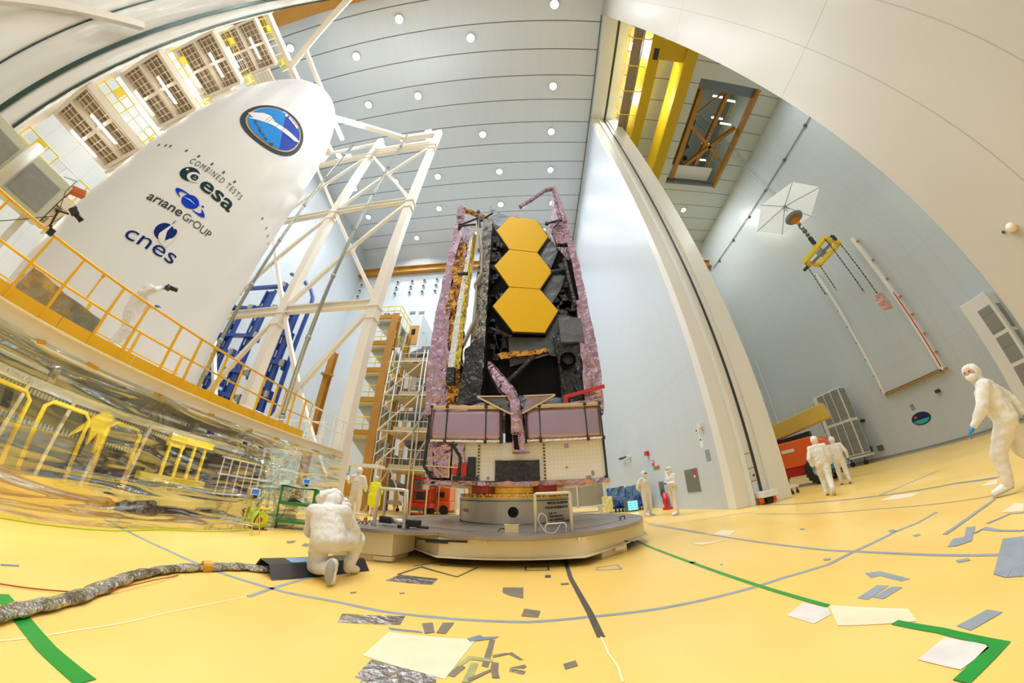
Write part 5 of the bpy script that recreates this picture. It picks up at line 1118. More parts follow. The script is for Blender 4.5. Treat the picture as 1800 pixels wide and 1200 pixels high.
# rows of air nozzles
noz = None
M['nozz'] = mat('nozzle_grey', (.55, .60, .66), .4)
NZ = []
for x in (-20.2, -18.0, -15.1, -13.2, -11.6, -10.0): NZ += [(x, z) for z in (24.6, 23.7, 22.8)]
for x in (23.7, 24.5): NZ += [(x, z) for z in (24.5, 23.05)]
for i, (x, z) in enumerate(NZ):
    if noz is None:
        noz = empty('air_nozzle', (x, YF - .02, z)); 
        MB().lathe([(.10, 0), (.12, -.06), (.20, -.10), (.20, -.20), (.14, -.22)], seg=14, axis='Y').build('body', M['nozz'], noz, smooth=True)
        MB().disc((0, -.215, 0), .14, (0, 1, 0), 14).build('outlet', M['cavity'], noz); o = noz
    else: o = copy_tree(noz); o.location = (x, YF - .02, z)
    row = {24.6: 'top', 23.7: 'middle', 22.8: 'bottom', 24.5: 'upper', 23.05: 'lower'}[z]
    c_ = {-20.2: 'closest to the left corner', -18.0: 'second from the left corner', -15.1: 'third from the left corner', -13.2: 'fourth from the left corner', -11.6: 'fifth from the left corner', -10.0: 'sixth, beside the telescope edge', -8.3: 'hidden behind the telescope edge', -5.0: 'behind the telescope', -3.0: 'far behind the telescope', 23.7: 'left in the neighbouring hall', 24.5: 'right in the neighbouring hall'}[x]
    tag(o, 'round air nozzle on the far wall, %s row, %s' % (row, c_), 'nozzle', 'air nozzles on the far wall')
for i, (x, z, w_, h_, lab) in enumerate(((-12.3, 19.9, .7, .35, 'left of two grey vents above the white cabin'), (-11.2, 19.85, .7, .35, 'right of two grey vents above the white cabin'), (-15.5, 19.85, .75, .4, 'grey vent above the top landing, right one'), (-16.55, 19.9, .5, .4, 'grey vent above the top landing, left one'), (-16.6, 18.4, .5, .35, 'grey vent beside the tower column'), (-9.4, 19.8, .35, .35, 'top grey vent beside the telescope edge'), (-9.4, 19.05, .35, .35, 'middle grey vent beside the telescope edge'), (-9.4, 18.3, .35, .35, 'bottom grey vent beside the telescope edge'), (23.8, 19.0, .45, 1.5, 'tall grey vent on the far wall of the neighbouring hall'))):
    t = empty('wall_vent', (x, YF - .04, z), 0, lab, 'vent', 'grey vents in the far wall')
    MB().box((0, 0, 0), (w_, .06, h_)).build('frame', M['grey'], t); MB().box((0, -.035, 0), (w_ * .85, .02, h_ * .75)).build('slats', M['grey2'], t)
# white cabin with ochre door
cbn = empty('white_cabin', (0, 0, 0), 0, 'white cabin with an ochre door standing high behind the scaffold', 'cabin')
MB().bb(-11.5, -9.43, 22.0, YF - .02, 12.6, 17.0).build('body', M['wallx'], cbn)
d = MB().bb(-10.55, -9.6, 21.93, 22.0, 13.7, 15.7).build('door', M['ochre'], cbn); MB().bb(-10.25, -9.9, 21.9, 21.93, 14.7, 15.3).build('pane', M['cavity'], d)
MB().bar((-11.3, 22.3, 0), (-11.3, 22.3, 12.6), .3).bar((-9.7, 22.3, 0), (-9.7, 22.3, 12.6), .3).build('support_leg', M['ochre'], cbn)
MB().tube([(-9.4, 22.5, 15.2), (-9.0, 22.4, 15.1), (-8.8, 22.3, 14.6), (-8.8, 22.3, 13.0)], .03, 6).build('antenna_bracket', M['grey'], cbn)
# brown column with stacked landings
gal = empty('access_gallery', (0, 0, 0), 0, 'ochre columned access gallery with stacked landings behind the lattice tower', 'gallery')
MB().ibeam((-8.3, 15, 0), (-8.3, 15, 12.0), .5, .45, .05).build('column', M['ochre'], gal)
MB().ibeam((-8.3, 17.2, 0), (-8.3, 17.2, 11.8), .5, .45, .05).build('column', M['ochre'], gal)
land = None
for k, z in enumerate((11.4, 9.4, 7.5, 5.6, 3.65)):
    if land is None:
        land = empty('landing', (0, 0, z)); land.parent = gal
        b = MB().bb(-9.85, -8.5, 14.95, 15.1, .35, .62).use(M['ochre']); l = MB().bb(-9.9, -8.5, 14.9, 15.05, .32, .6).build('edge_beam', M['ochre'], land)
        MB().bb(-9.9, -8.15, 15.05, 17.0, .12, .24).prism([(-9.9, .12), (-8.15, .12), (-8.15, -.9), (-8.9, -.9)], 'Y', 15.4, 15.7).prism([(-9.9, .12), (-8.15, .12), (-8.15, -.9), (-8.9, -.9)], 'Y', 16.5, 16.8).build('slab', M['greyside'], land)
        MB().bb(-9.75, -8.6, 14.98, 15.02, .24, .34).build('kick_strip', M['yelb'], land)
        b = MB()
        for zz in (.95, 1.35): b.tube([(-9.8, 15.0, zz), (-8.15, 15.0, zz)], .03, 6).tube([(-8.15, 15.0, zz), (-8.15, 17.0, zz)], .03, 6)
        for x in (-9.8, -9.1, -8.6, -8.15): b.tube([(x, 15.0, .3), (x, 15.0, 1.35)], .03, 6)
        for y in (15.7, 16.4, 17.0): b.tube([(-8.15, y, .3), (-8.15, y, 1.35)], .03, 6)
        b.build('railing', M['yelb'], land)
        MB().box((-9.2, 15.6, -.05), (.5, .3, .12)).build('junction_box', M['ochre'], land)
        o = land
    else: o = copy_tree(land, gal); o.location = (0, 0, z)
c2_ = tag(MB().ibeam((-13.3, 16, 0), (-13.15, 16, 9.8), .4, .45, .05).box((-13.1, 15.8, 8.0), (.7, .5, .15)).build('ochre_post', M['ochre']), 'free standing ochre steel post between pipe and tower column', 'post')
# dark equipment in the gallery shadow
random.seed(21)
gg = empty('service_arms', (0, 0, 0), 0, 'grey service arms and machinery folded behind the scaffold', 'machinery')
for k in range(7):
    z = 10.0 - k * 1.45
    MB().box((-6.9 + .5 * math.sin(k * 2), 17.0, z), (1.5, .8, .5), (0, R(random.uniform(-35, 35)), 0)).box((-6.2, 17.2, z - .5), (.9, .3, .9), (0, R(45), 0)).build('arm', M['grey2'], gg, bevel=.03)
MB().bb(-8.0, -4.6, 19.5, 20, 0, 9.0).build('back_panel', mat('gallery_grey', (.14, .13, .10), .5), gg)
b = MB()
for i in range(9):
    for j in range(3): b.box((-7.05 + j * .42 + i * .06, 17.6, 10.9 - i * .42), (.28, .1, .26))
b.build('perforated_panel', M['grey2'], gg)
# silver scaffold tower
sc_ = empty('scaffold_tower', (0, 0, 0), 0, 'silver tube scaffold tower with boarded levels left of the telescope', 'scaffold')
XS = (-7.55, -7.02, -5.58, -5.36, -4.6, -3.2); 
for x in XS:
    for y in (14.0, 16.0): MB().tube([(x, y, 0), (x + .05, y, 8.7 if x < -5 else 8.0)], .045, 8).build('upright', M['scaf'], sc_, smooth=True)
for z in (2.15, 4.05, 6.0, 8.0):
    for y in (14.0, 16.0): MB().tube([(-7.6, y, z), (-3.1, y, z)], .04, 8).build('ledger', M['scaf'], sc_)
    if z > 3 or 1: MB().bb(-7.0, -3.3, 14.1, 15.9, z - .1, z - .04).bb(-6.7, -3.3, 14.02, 14.06, z + .04, z + .24).build('board', M['woodboard'], sc_)
    b = MB()
    for zz in (.55, 1.0): b.tube([(-6.95, 14.05, z + zz), (-3.2, 14.05, z + zz)], .022, 6)
    for i in range(9): b.tube([(-6.9 + i * .45, 14.05, z), (-6.9 + i * .45, 14.05, z + 1.0)], .02, 6)
    b.build('guard_rail', M['scaf'], sc_)
for z in (2.15, 4.05, 6.0):
    MB().tube([(-7.55, 13.95, z), (-5.6, 13.95, z + 1.9)], .035, 6).build('diagonal', M['creamst'], sc_)
    for q in (0, .65, 1.25): MB().tube([(-7.5, 13.95, z + q), (-7.02, 13.95, z + q + .4)], .03, 6).build('rung', M['silver'], sc_)
    MB().tube([(-5.6, 13.95, z), (-4.7, 13.95, z + 1.8)], .035, 6).build('diagonal', M['silver'], sc_)
MB().tube([(-6.6, 13.9, 2.1), (-7.5, 13.6, .05)], .04, 6).build('stay', M['scaf'], sc_); MB().tube([(-6.5, 13.9, 2.1), (-5.2, 13.3, .1)], .04, 6).build('stay', M['scaf'], sc_)
# red work basket and orange lift body
rc = empty('lift_basket', (0, 0, 0), 0, 'red tube work basket of a lift, standing left behind the telescope', 'lift basket')
M['redp'] = mat('red_enamel', (.62, .01, .015), .3, coat=.3); M['orangep'] = mat('orange_enamel', (.85, .13, .01), .32, coat=.3)
b = MB()
for z in (.75, 1.25, 1.85): b.tube([(-6.0, 15, z), (-4.75, 15, z), (-4.75, 16, z), (-6.0, 16, z), (-6.0, 15, z)], .05, 8)
for p in ((-6.0, 15), (-4.75, 15), (-4.75, 16), (-6.0, 16), (-5.65, 15)): b.tube([(*p, .4), (*p, 1.85)], .045, 8)
b.build('rails', M['redp'], rc, smooth=True)
MB().bb(-6.05, -4.7, 14.95, 16.05, .42, .64).bb(-5.95, -5.1, 15, 15.6, .05, .12).bar((-5.9, 15.2, .1), (-5.8, 15.2, .42), .1).build('floor_tray', M['redp'], rc, bevel=.02)
MB().bb(-5.5, -5.1, 15.1, 15.4, .7, 1.25).build('control_box', M['black'], rc); MB().bb(-5.15, -4.85, 15.0, 15.2, 1.25, 1.55).build('control_panel', M['white'], rc)
ol = empty('orange_machine', (0, 0, 0), 0, 'orange machine body half hidden behind the telescope adapter', 'lift')
MB().bb(-5.75, -4.2, 16.9, 18.4, .75, 1.5).bb(-5.3, -4.15, 16.8, 18.4, .25, .75).bb(-6.1, -5.6, 16.8, 17.4, .5, 1.1).build('body', M['orangep'], ol, bevel=.06)
MB().bb(-4.9, -4.5, 16.85, 16.9, .95, 1.25).tube([(-5.0, 16.7, 1.4), (-4.9, 16.6, .9)], .06, 6).build('grille', M['black'], ol)
MB().tube([(-5.3, 16.8, .28), (-5.3, 17.2, .28)], .26, 16).tube([(-4.5, 16.8, .28), (-4.5, 17.2, .28)], .26, 16).build('wheel', M['black'], ol)
# cabinet, doors and trolleys behind
t = empty('grey_cupboard', (0, 0, 0), 0, 'large grey double door cupboard behind the telescope to the right', 'cupboard')
MB().bb(.4, 4.6, 18.05, 19.0, .28, 1.95).build('body', mat('cupboard_grey', (.33, .31, .25), .45), t, bevel=.02)
MB().bb(.4, 4.6, 18.0, 18.05, .28, .38).bb(2.95, 3.0, 18.0, 18.05, .3, 1.9).bb(4.52, 4.6, 18.0, 18.05, .3, 1.9).build('frame', M['white'], t)
for x in (1, 2.5, 4.2): MB().bb(x, x + .1, 18.1, 18.3, 0, .28).build('leg', M['white'], t)
tag(MB().tube([(4.3, 15.9, 1.7), (4.05, 16.0, 1.55)], .16, 12).build('yellow_valve', M['yelb']), 'yellow cap sticking out beside the lower right telescope corner', 'cap') 
t = empty('low_trolley', (0, 0, 0), 0, 'low white trolley under the scaffold behind the yellow coat', 'trolley')
MB().bb(-9.2, -7.2, 17.2, 17.9, .35, .62).build('platform', M['white'], t)
for x in (-9, -7.4): MB().tube([(x, 17.3, .1), (x, 17.4, .1)], .1, 10).bar((x, 17.35, .1), (x, 17.35, .4), .05).build('wheel', M['black'], t)
t = empty('gauge_board', (0, 0, 0), 0, 'ochre board with round gauges beside the standing person', 'gauge board')
MB().bb(-8.35, -7.4, 12.0, 12.1, .72, 1.40).build('board', M['ochre'], t)
for i, x in enumerate((-8.1, -7.75)):
    MB().tube([(x, 11.95, 1.2), (x, 12.0, 1.2)], .09, 14).tube([(x, 11.95, .88), (x, 12.0, .88)], .08, 14).build('gauge', M['silver'], t)
MB().bar((-8.3, 12.05, 0), (-8.3, 12.05, .72), .04).bar((-7.45, 12.05, 0), (-7.45, 12.05, .72), .04).build('leg', M['ochre'], t)
t = empty('lab_table', (0, 0, 0), 0, 'white topped stand with orange items behind the standing person', 'table')
MB().bb(-8.3, -6.5, 12.6, 13.3, 2.05, 2.2).build('top', M['white'], t); MB().bar((-8.2, 13, 0), (-8.2, 13, 2.1), .06).bar((-6.6, 13, 0), (-6.6, 13, 2.1), .06).build('leg', M['scaf'], t)
# blue film-covered equipment along the right wall
M['bfilm'] = foil_mat('blue_film', (.16, .30, .62), .14, .5, .9, 4, col2=(.04, .10, .30)); M['yfilm'] = foil_mat('yellow_film', (.80, .78, .35), .2, .3, .6, 4)
lab = ['nearest the telescope', 'second from the telescope', 'in the middle of the row', 'fourth, with pale folds', 'largest and closest to the person with hidden hands']
for k in range(5):
    x = 4.75 + .38 * k; b = MB(); sbox(b, x - .17, x + .17 + (.12 if k == 4 else 0), 16.4, 17.6, .22, 1.22 + .03 * (k % 2), .12)
    for i, v in enumerate(b.v): f = (v[2] - .22); b.v[i] = (x + (v[0] - x) * (1.25 - f * .4), v[1], v[2] + .06 * math.sin(v[1] * 7))
    b.crumple(.05, 3.5, 60 + k); t = empty('covered_chair', (0, 0, 0), 0, 'blue plastic wrapped wheeled rack, ' + lab[k], 'covered rack', 'blue wrapped racks along the right wall')
    b.build('blue_cover', M['bfilm'], t)
    MB().box((x, 16.4, .2), (.32, .6, .06)).build('base', M['blue'], t)
    MB().tube([(x - .12, 16.3, .08), (x - .06, 16.3, .08)], .08, 10).tube([(x + .08, 16.3, .08), (x + .14, 16.3, .08)], .08, 10).build('wheel', M['black'], t)
b = MB(); sbox(b, 4.1, 4.5, 16.2, 16.8, .02, .85, .12); b.crumple(.06, 4, 70); tag(b.build('yellow_bag', M['yfilm']), 'pale yellow plastic bag beside the blue covered racks', 'bag')
t = empty('heater', (5.3, 15.6, 0), R(8), 'small grey heater with glowing turquoise strips on the floor', 'heater')
MB().bb(-.33, .33, -.15, .2, .02, .58).build('body', M['grey2'], t, bevel=.02)
M['cyan'] = mat('turquoise_glow', (.1, .6, .7), .4, emit=(.15, .85, 1.0), es=2.2)
for i in range(4): MB().bb(-.26, .26, -.17, -.15, .1 + i * .115, .18 + i * .115).build('glow_strip', M['cyan'], t)
t = empty('red_jack', (0, 0, 0), 0, 'low red beam on the floor between the two standing people', 'beam')
MB().bb(6.3, 6.75, 14.0, 14.15, .0, .12).build('beam', M['redp'], t)
tag(MB().bb(4.3, 6.0, 15.0, 15.15, .0, .03).build('yellow_cable_cover', M['yelb']), 'flat yellow cable cover on the floor before the blue racks', 'cable cover')
# things on the right wall
def wallbox(n, x, y, z, sy, sz, d, m, label, cat, parts=()):
    t = empty(n, (XR, y, z), 0, label, cat)
    MB().bb(-d, 0, -sy / 2, sy / 2, -sz / 2, sz / 2).build('body', m, t, bevel=.006)
    for (nm, dy, dz, py, pz, mm) in parts: MB().bb(-d - .012, -d, dy - py / 2, dy + py / 2, dz - pz / 2, dz + pz / 2).build(nm, mm, t)
    return t
M['hatchg'] = mat('hatch_grey', (.20, .20, .17), .45, .3)
wallbox('wall_hatch', 0, 12.1, 1.16, 1.05, .93, .03, M['hatchg'], 'square grey hatch with red sticker low on the right wall', 'hatch', (('red_sticker', -.3, .3, .16, .22, M['redp']), ('white_sticker', -.3, .15, .12, .1, M['white'])))
wallbox('wall_hatch', 0, 14.2 + 1.0, .95, .5, .75, .04, M['hatchg'], 'narrow grey hatch on the right wall between the two people', 'hatch')
wallbox('speaker_box', 0, 10.58, 3.13, .22, .18, .14, M['creamst'], 'small cream box at the top of the signs beside the door jamb', 'box')
wallbox('notice_sign', 0, 11.0, 3.0, .2, .18, .01, M['lwhite'], 'upper white notice with black symbol beside the door jamb', 'sign', (('symbol', 0, .02, .07, .08, M['ink']),))
wallbox('notice_sign', 0, 10.85, 2.52, .2, .42, .01, M['lwhite'], 'lower long white notice with black symbol beside the door jamb', 'sign', (('symbol', 0, .1, .07, .08, M['ink']),))
wallbox('notice_sign', 0, 10.9, 2.8, .16, .12, .01, M['creamst'], 'small cream notice between two white ones beside the door jamb', 'sign')
M['print'] = seam_mat('printed_sheet', (.42, .46, .48), (.15, .18, .2), 2, .05, .02, axis2=1, period2=.06, width2=.012)
wallbox('poster', 0, 10.6, 1.97, .3, .42, .01, M['print'], 'grey printed poster above the hatch beside the door jamb', 'poster')
wallbox('exit_sign', 0, 15.5, 2.07, .75, .18, .02, mat('sign_green', (.0, .42, .06), .4), 'green and red rectangular sign on the right wall above the racks', 'sign', (('red_half', -.2, 0, .34, .18, M['redp']),))
wallbox('fire_sign', 0, 15.85, 2.35, .3, .3, .02, M['redp'], 'small red square sign above the green and red one', 'sign', (('symbol', 0, .06, .16, .08, M['lwhite']),))
wallbox('alarm_beacon', 0, 16.3, 2.95, .28, .24, .2, M['redp'], 'red alarm beacon highest among the red wall things', 'beacon')
wallbox('red_frame_sign', 0, 14.5, 1.68, .2, .26, .01, M['lwhite'], 'small white sign with red outline beside the person with blue gloves', 'sign')
t = wallbox('wall_camera', 0, 19.3, 3.25, .25, .2, .25, M['white'], 'white cylinder mounted camera with black arm on the right wall', 'camera'); MB().tube([(-.2, .1, 0), (-.3, .9, -.02)], .06, 8).box((-.25, 1.2, 0), (.2, .5, .12)).build('arm', M['black'], t)
t = empty('fire_extinguisher', (XR - .18, 14.6, 0), 0, 'red fire extinguisher with black hose on the right wall', 'fire extinguisher')
MB().tube([(0, 0, .05), (0, 0, .7)], [.12, .12], 14).tube([(0, 0, .7), (0, 0, .8)], [.12, .04], 14).build('cylinder', M['redp'], t, smooth=True)
MB().tube([(0, 0, .82), (0, .15, .95), (0, .3, .8), (0, .3, .5), (0, .24, .3)], .025, 8).box((0, .24, .38), (.06, .08, .3)).build('hose', M['black'], t)
# ---------------------------------------------------------------- neighbouring hall
M['cranep'] = mat('crane_yellow', (.62, .41, .005), .42)
t = empty('crane_girders', (0, 0, 0), 0, 'yellow overhead crane with twin box girders under the neighbouring hall ceiling', 'overhead crane')
for x0, x1 in ((10.1, 10.95), (13.0, 13.95)):
    MB().bb(x0, x1, -6, 24, 27.0, 28.8).build('box_girder', M['cranep'], t)
MB().bb(10.9, 13.0, 2.6, 4.0, 27.2, 28.6).bb(11.9, 12.0, 2.55, 2.6, 27.2, 28.6).build('trolley', M['cranep'], t, bevel=.03)
MB().bb(8.9, 9.6, -4, 24, 27.6, 27.7).build('walkway', mat('walkway_plate', (.28, .22, .16), .5), t)
b = MB()
for i in range(14): y = -3 + 1.9 * i; b.bb(8.7, 10.1, y, y + .08, 27.4, 27.5).bar((8.75, y, 27.5), (8.75, y, 28.6), .05)
b.tube([(8.75, -4, 28.6), (8.75, 24, 28.6)], .03, 6).tube([(8.75, -4, 28.1), (8.75, 24, 28.1)], .025, 6).build('railing', M['yelb'], t)
MB().bb(9.62, 9.7, -4, 24, 27.5, 27.75).build('cable_track', M['grey'], t)
for (x, y, sx, sy, m_) in ((13.9, 15.2, .04, .5, M['redp']), (13.9, 15.8, .04, .5, mat('plate_green', (0, .4, .05), .4)), (13.4, 16.3, .3, .3, M['white']), (13.3, 19.5, .5, .5, M['ink']), (10.6, 3.6, .4, .8, M['ink'])):
    MB().bb(x - sx / 2, x + sx / 2, y - sy / 2, y + sy / 2, 26.98, 27.0).build('marking', m_, t)
# hatch shaft with ochre trusses above the hall ceiling
sh = empty('hatch_shaft', (0, 0, 0), 0, 'deep shaft seen through the ceiling opening of the neighbouring hall', 'shaft')
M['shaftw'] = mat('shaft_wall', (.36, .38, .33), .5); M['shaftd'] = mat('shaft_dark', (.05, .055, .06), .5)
MB().bb(HX0 - .1, HX0, HY0, HY1, ZC + .3, 40).bb(HX1 + 4, HX1 + 4.1, HY0 - 1, HY1 + 6, ZC + .3, 40).bb(HX0, HX1 + 4, HY1 + 5, HY1 + 5.1, ZC + .3, 40).bb(HX0, HX1 + 4, HY0 - .1, HY0, ZC + .3, 40).bb(HX0 - .1, HX1 + 4.1, HY0 - 1, HY1 + 6, 40, 40.2).build('walls', M['shaftw'], sh)
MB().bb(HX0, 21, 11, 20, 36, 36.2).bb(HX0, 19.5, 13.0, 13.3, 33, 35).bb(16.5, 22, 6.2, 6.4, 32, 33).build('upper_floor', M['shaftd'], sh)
for p, q, w_ in (((17.2, 6, 30.6), (17.2, 16, 30.6), .5), ((20.2, 6.1, 30.9), (19.6, 16, 30.9), .38), ((17.2, 9.8, 30.7), (22.4, 13.2, 30.7), .32), ((17.0, 15.8, 30.7), (22.4, 9.5, 30.7), .32), ((17.2, 9.5, 31), (19.8, 6.5, 31), .15), ((17.6, 9.8, 31.2), (18.2, 15, 31.2), .12)):
    MB().ibeam(p, q, w_, w_, .06).build('truss_beam', M['ochre'], sh)
MB().bb(22.35, 22.65, HY0, HY1, ZC - .25, ZC + .4).build('edge_beam', M['ochre'], sh)
MB().bb(HX0, HX1, HY0, HY0 + .9, ZC + .1, ZC + .6).bb(HX0, HX1, HY1 - .25, HY1, ZC - .1, ZC + .4).build('hatch_track', M['grey2'], sh)
MB().bb(HX0, 21.8, 14.2, HY1 - .3, ZC + .6, ZC + .7).build('hatch_leaf', M['white'], sh)
b = MB()
for i in range(14): b.tube([(21.9, 6.5 + .7 * i, 31.0), (21.9, 6.5 + .7 * i, 32.1)], .03, 6)
b.tube([(21.9, 6.3, 32.1), (21.9, 16, 32.1)], .03, 6).tube([(21.9, 6.3, 31.5), (21.9, 16, 31.5)], .03, 6).build('railing', M['yelb'], sh)
M['tubeg'] = mat('tube_glow', (1, 1, 1), .5, emit=(.95, 1, .95), es=6)
for (x, y) in ((22.4, 8), (23.9, 8.2), (23.2, 10.3), (24.6, 10.8), (23.3, 13.5), (23.3, 15.6), (22.6, 17.4)): MB().tube([(x - .7, y, 35.5), (x + .7, y, 35.5)], .1, 6).build('tube_light', M['tubeg'], sh)
area((21, 11, 39), 350, 3, (.95, 1, .92)); 
MB().ball((18.6, 13.8, 31.5), .28, 10, 8).ball((18.2, 15.0, 31.3), .22, 10, 8).tube([(18.6, 13.8, 31.5), (18.2, 15.0, 31.3)], .05, 6).build('cable_drum', M['black'], sh)
# hoist
hx, hy = 19.0, 9.7
hs = empty('hoist', (0, 0, 0), 0, 'crane hook hanging on steel cables under a white hexagonal shield', 'hoist')
for dx, dy in ((-.12, -.1), (.12, -.05), (-.1, .12), (.1, .1)): MB().tube([(hx + dx * 3, hy + dy * 3, 33), (hx + dx, hy + dy, 16.6)], .022, 5).build('cable', M['grey2'], hs)
b = MB(); b.lathe([(0, 0), (.55, 0), (.62, .12), (.62, .2), (0, .2)], (hx, hy, 15.6), 24); b.build('dust_tray', M['grey'], hs)
MB().box((hx, hy, 15.5), (.5, .5, .25)).tube([(hx, hy, 15.4), (hx, hy, 15.0)], .12, 8).build('hook_block', mat('hook_orange', (.75, .30, .02), .4), hs)
MB().tube([(hx, hy - .1, 15.0), (hx, hy + .12, 14.9), (hx, hy + .1, 14.65), (hx, hy - .1, 14.6)], .06, 8).tube([(hx, hy, 14.6), (hx, hy, 14.3)], .09, 8).ball((hx, hy, 14.35), .16, 10, 8).tube([(hx, hy, 14.2), (hx, hy, 13.9)], .05, 8).ball((hx, hy, 14.0), .14, 10, 8).build('shackle', M['grey2'], hs)
MB().box((hx, hy, 13.45), (.22, .22, .6)).build('swivel', M['black'], hs, bevel=.02)
um = empty('hex_shield', (0, 0, 0), 0, 'white hexagonal fabric shield stretched above the crane hook', 'shield')
HP = [at for at in ((hx + 2.55 * math.cos(R(a)), hy + 2.45 * math.sin(R(a))) for a in (5, 62, 122, 183, 240, 300))]
b = MB(); vs = [(x, y, 16.55) for x, y in HP] + [(hx, hy, 17.0)]; b.add(vs, [(i, (i + 1) % 6, 6) for i in range(6)]); 
M['canvas'] = mat('white_canvas', (.88, .90, .92), .5); _n = M['canvas'].node_tree; _t = _n.nodes.new('ShaderNodeBsdfTranslucent'); _t.inputs[0].default_value = (.9, .92, .95, 1); _x = _n.nodes.new('ShaderNodeMixShader'); _x.inputs[0].default_value = .55; _o = _n.nodes['Material Output']; _n.links.new(_n.nodes['Principled BSDF'].outputs[0], _x.inputs[1]); _n.links.new(_t.outputs[0], _x.inputs[2]); _n.links.new(_x.outputs[0], _o.inputs[0]); b.build('canvas', M['canvas'], um, recalc=False)
for x, y in HP: MB().tube([(hx, hy, 16.97), (x, y, 16.53)], .02, 6).build('rib', M['grey2'], um)
sp_ = empty('spreader_frame', (0, 0, 0), 0, 'yellow rectangular lifting frame hanging below the hook with four chains', 'lifting frame')
fz = 12.35
for p, q in (((18.2, 10.75, fz + .2), (20.2, 8.55, fz + .2)),): pass
FR_ = [(18.3, 10.6), (18.1, 8.55), (19.7, 8.75), (19.9, 10.75)]
for i in range(4):
    a, c = FR_[i], FR_[(i + 1) % 4]; MB().bar((*a, fz), (*c, fz), .2, .26).build('beam', M['yelb'], sp_)
MB().tube([(19.0, 8.9, fz), (19.0, 10.9, fz)], .13, 10).box((19, 9.7, fz), (.4, .4, .3)).build('balance_tube', M['grey'], sp_)
MB().box((19.0, 11.1, fz), (.15, .5, .15)).box((19, 8.6, fz + .1), (.3, .3, .35)).build('motor', M['black'], sp_)
MB().tube([(hx, hy, 13.2), (18.2, 9.5, fz + .1)], .04, 6).tube([(hx, hy, 13.2), (19.8, 9.8, fz + .1)], .04, 6).build('sling', M['grey2'], sp_)
for (a, zl) in zip(FR_, (9.7, 8.3, 7.9, 10.2)):
    b = MB().tube([(*a, fz), (a[0], a[1], zl)], .018, 5)
    for i in range(int((fz - zl) / .22)): b.box((a[0], a[1], fz - .1 - i * .22), (.05, .05, .1), (0, 0, i))
    b.build('chain', M['ink'], sp_)
b = MB(); sbox(b, 19.45, 19.85, 8.5, 8.9, 7.4, 8.3, .12); b.crumple(.06, 4, 80); tag(b.build('wrapped_hook', foil_mat('pink_film', (.70, .42, .36), .2, .3, .6, 5)), 'pink film bundle at the lower end of the hanging chains', 'bundle')
# door rails and objects on the far side wall
t = empty('sliding_shutter', (0, 0, 0), 0, 'tall shutter panel between two white rails on the far side wall', 'shutter')
MB().bb(X2 - .14, X2, 10.25, 14.15, 4.25, 9.8).build('panel', M['wall'], t)
MB().bb(X2 - .3, X2, 10.05, 10.3, 4.1, 14.9).bb(X2 - .22, X2, 14.12, 14.28, 4.1, 14.9).build('rail', M['lwhite'], t)
MB().bb(X2 - .3, X2, 10.2, 14.2, 4.1, 4.18).build('bottom_bar', M['ochre'], t)
MB().bb(X2 - .32, X2 - .3, 10.1, 10.16, 4.3, 9.8).build('red_stripe', M['redp'], t)
b = MB()
for z in (4.1, 5.2, 6.5, 7.9, 9.3, 10.8, 12.5, 14.4): b.box((X2 - .2, 9.98, z), (.15, .14, .12)).box((X2 - .15, 14.34, z + .4), (.12, .1, .1))
b.build('bracket', M['ochre'], t)
t = empty('louvre_cabinet', (X2, 17.4, 0), 0, 'tall white cabinet with two grey louvre fields on wheels against the far side wall', 'cabinet')
MB().bb(-1.6, -.7, -.9, 1.5, .75, 5.75).build('body', M['white'], t, bevel=.03)
M['louv'] = seam_mat('grey_louvre', (.26, .27, .25), (.14, .15, .14), 2, .9, .03, rough=.5)
for z0, z1 in ((.85, 3.15), (3.35, 5.65)):
    l = MB().bb(-1.62, -1.6, -.85, 1.15, z0, z1).bb(-1.5, -.8, -.92, -.9, z0, z1).build('louvre_field', M['louv'], t)
    for y in (-.18, .48): MB().bb(-1.65, -1.62, y - .02, y + .02, z0, z1).build('mullion', M['white'], l)
MB().bb(-1.7, -.6, -1.0, 1.6, .55, .68).build('undercarriage', M['white'], t)
for y in (-.8, .3, 1.3): MB().tube([(-1.55, y, .17), (-1.4, y, .17)], .16, 12).bar((-1.5, y, .17), (-1.5, y, .6), .06).build('wheel', M['black'], t)
t = empty('louvre_cabinet', (X2, 6.7, 0), 0, 'tall white cabinet with grey louvres beside the near door leaf', 'cabinet')
MB().bb(-1.4, -.02, -.9, .5, .3, 6.5).build('body', M['white'], t, bevel=.03)
for z0 in (1.2, 2.8, 4.4): MB().bb(-1.42, -1.4, -.75, -.1, z0, z0 + 1.4).bb(-.9, -.2, -.92, -.9, z0, z0 + 1.4).build('louvre_field', M['louv'], t)
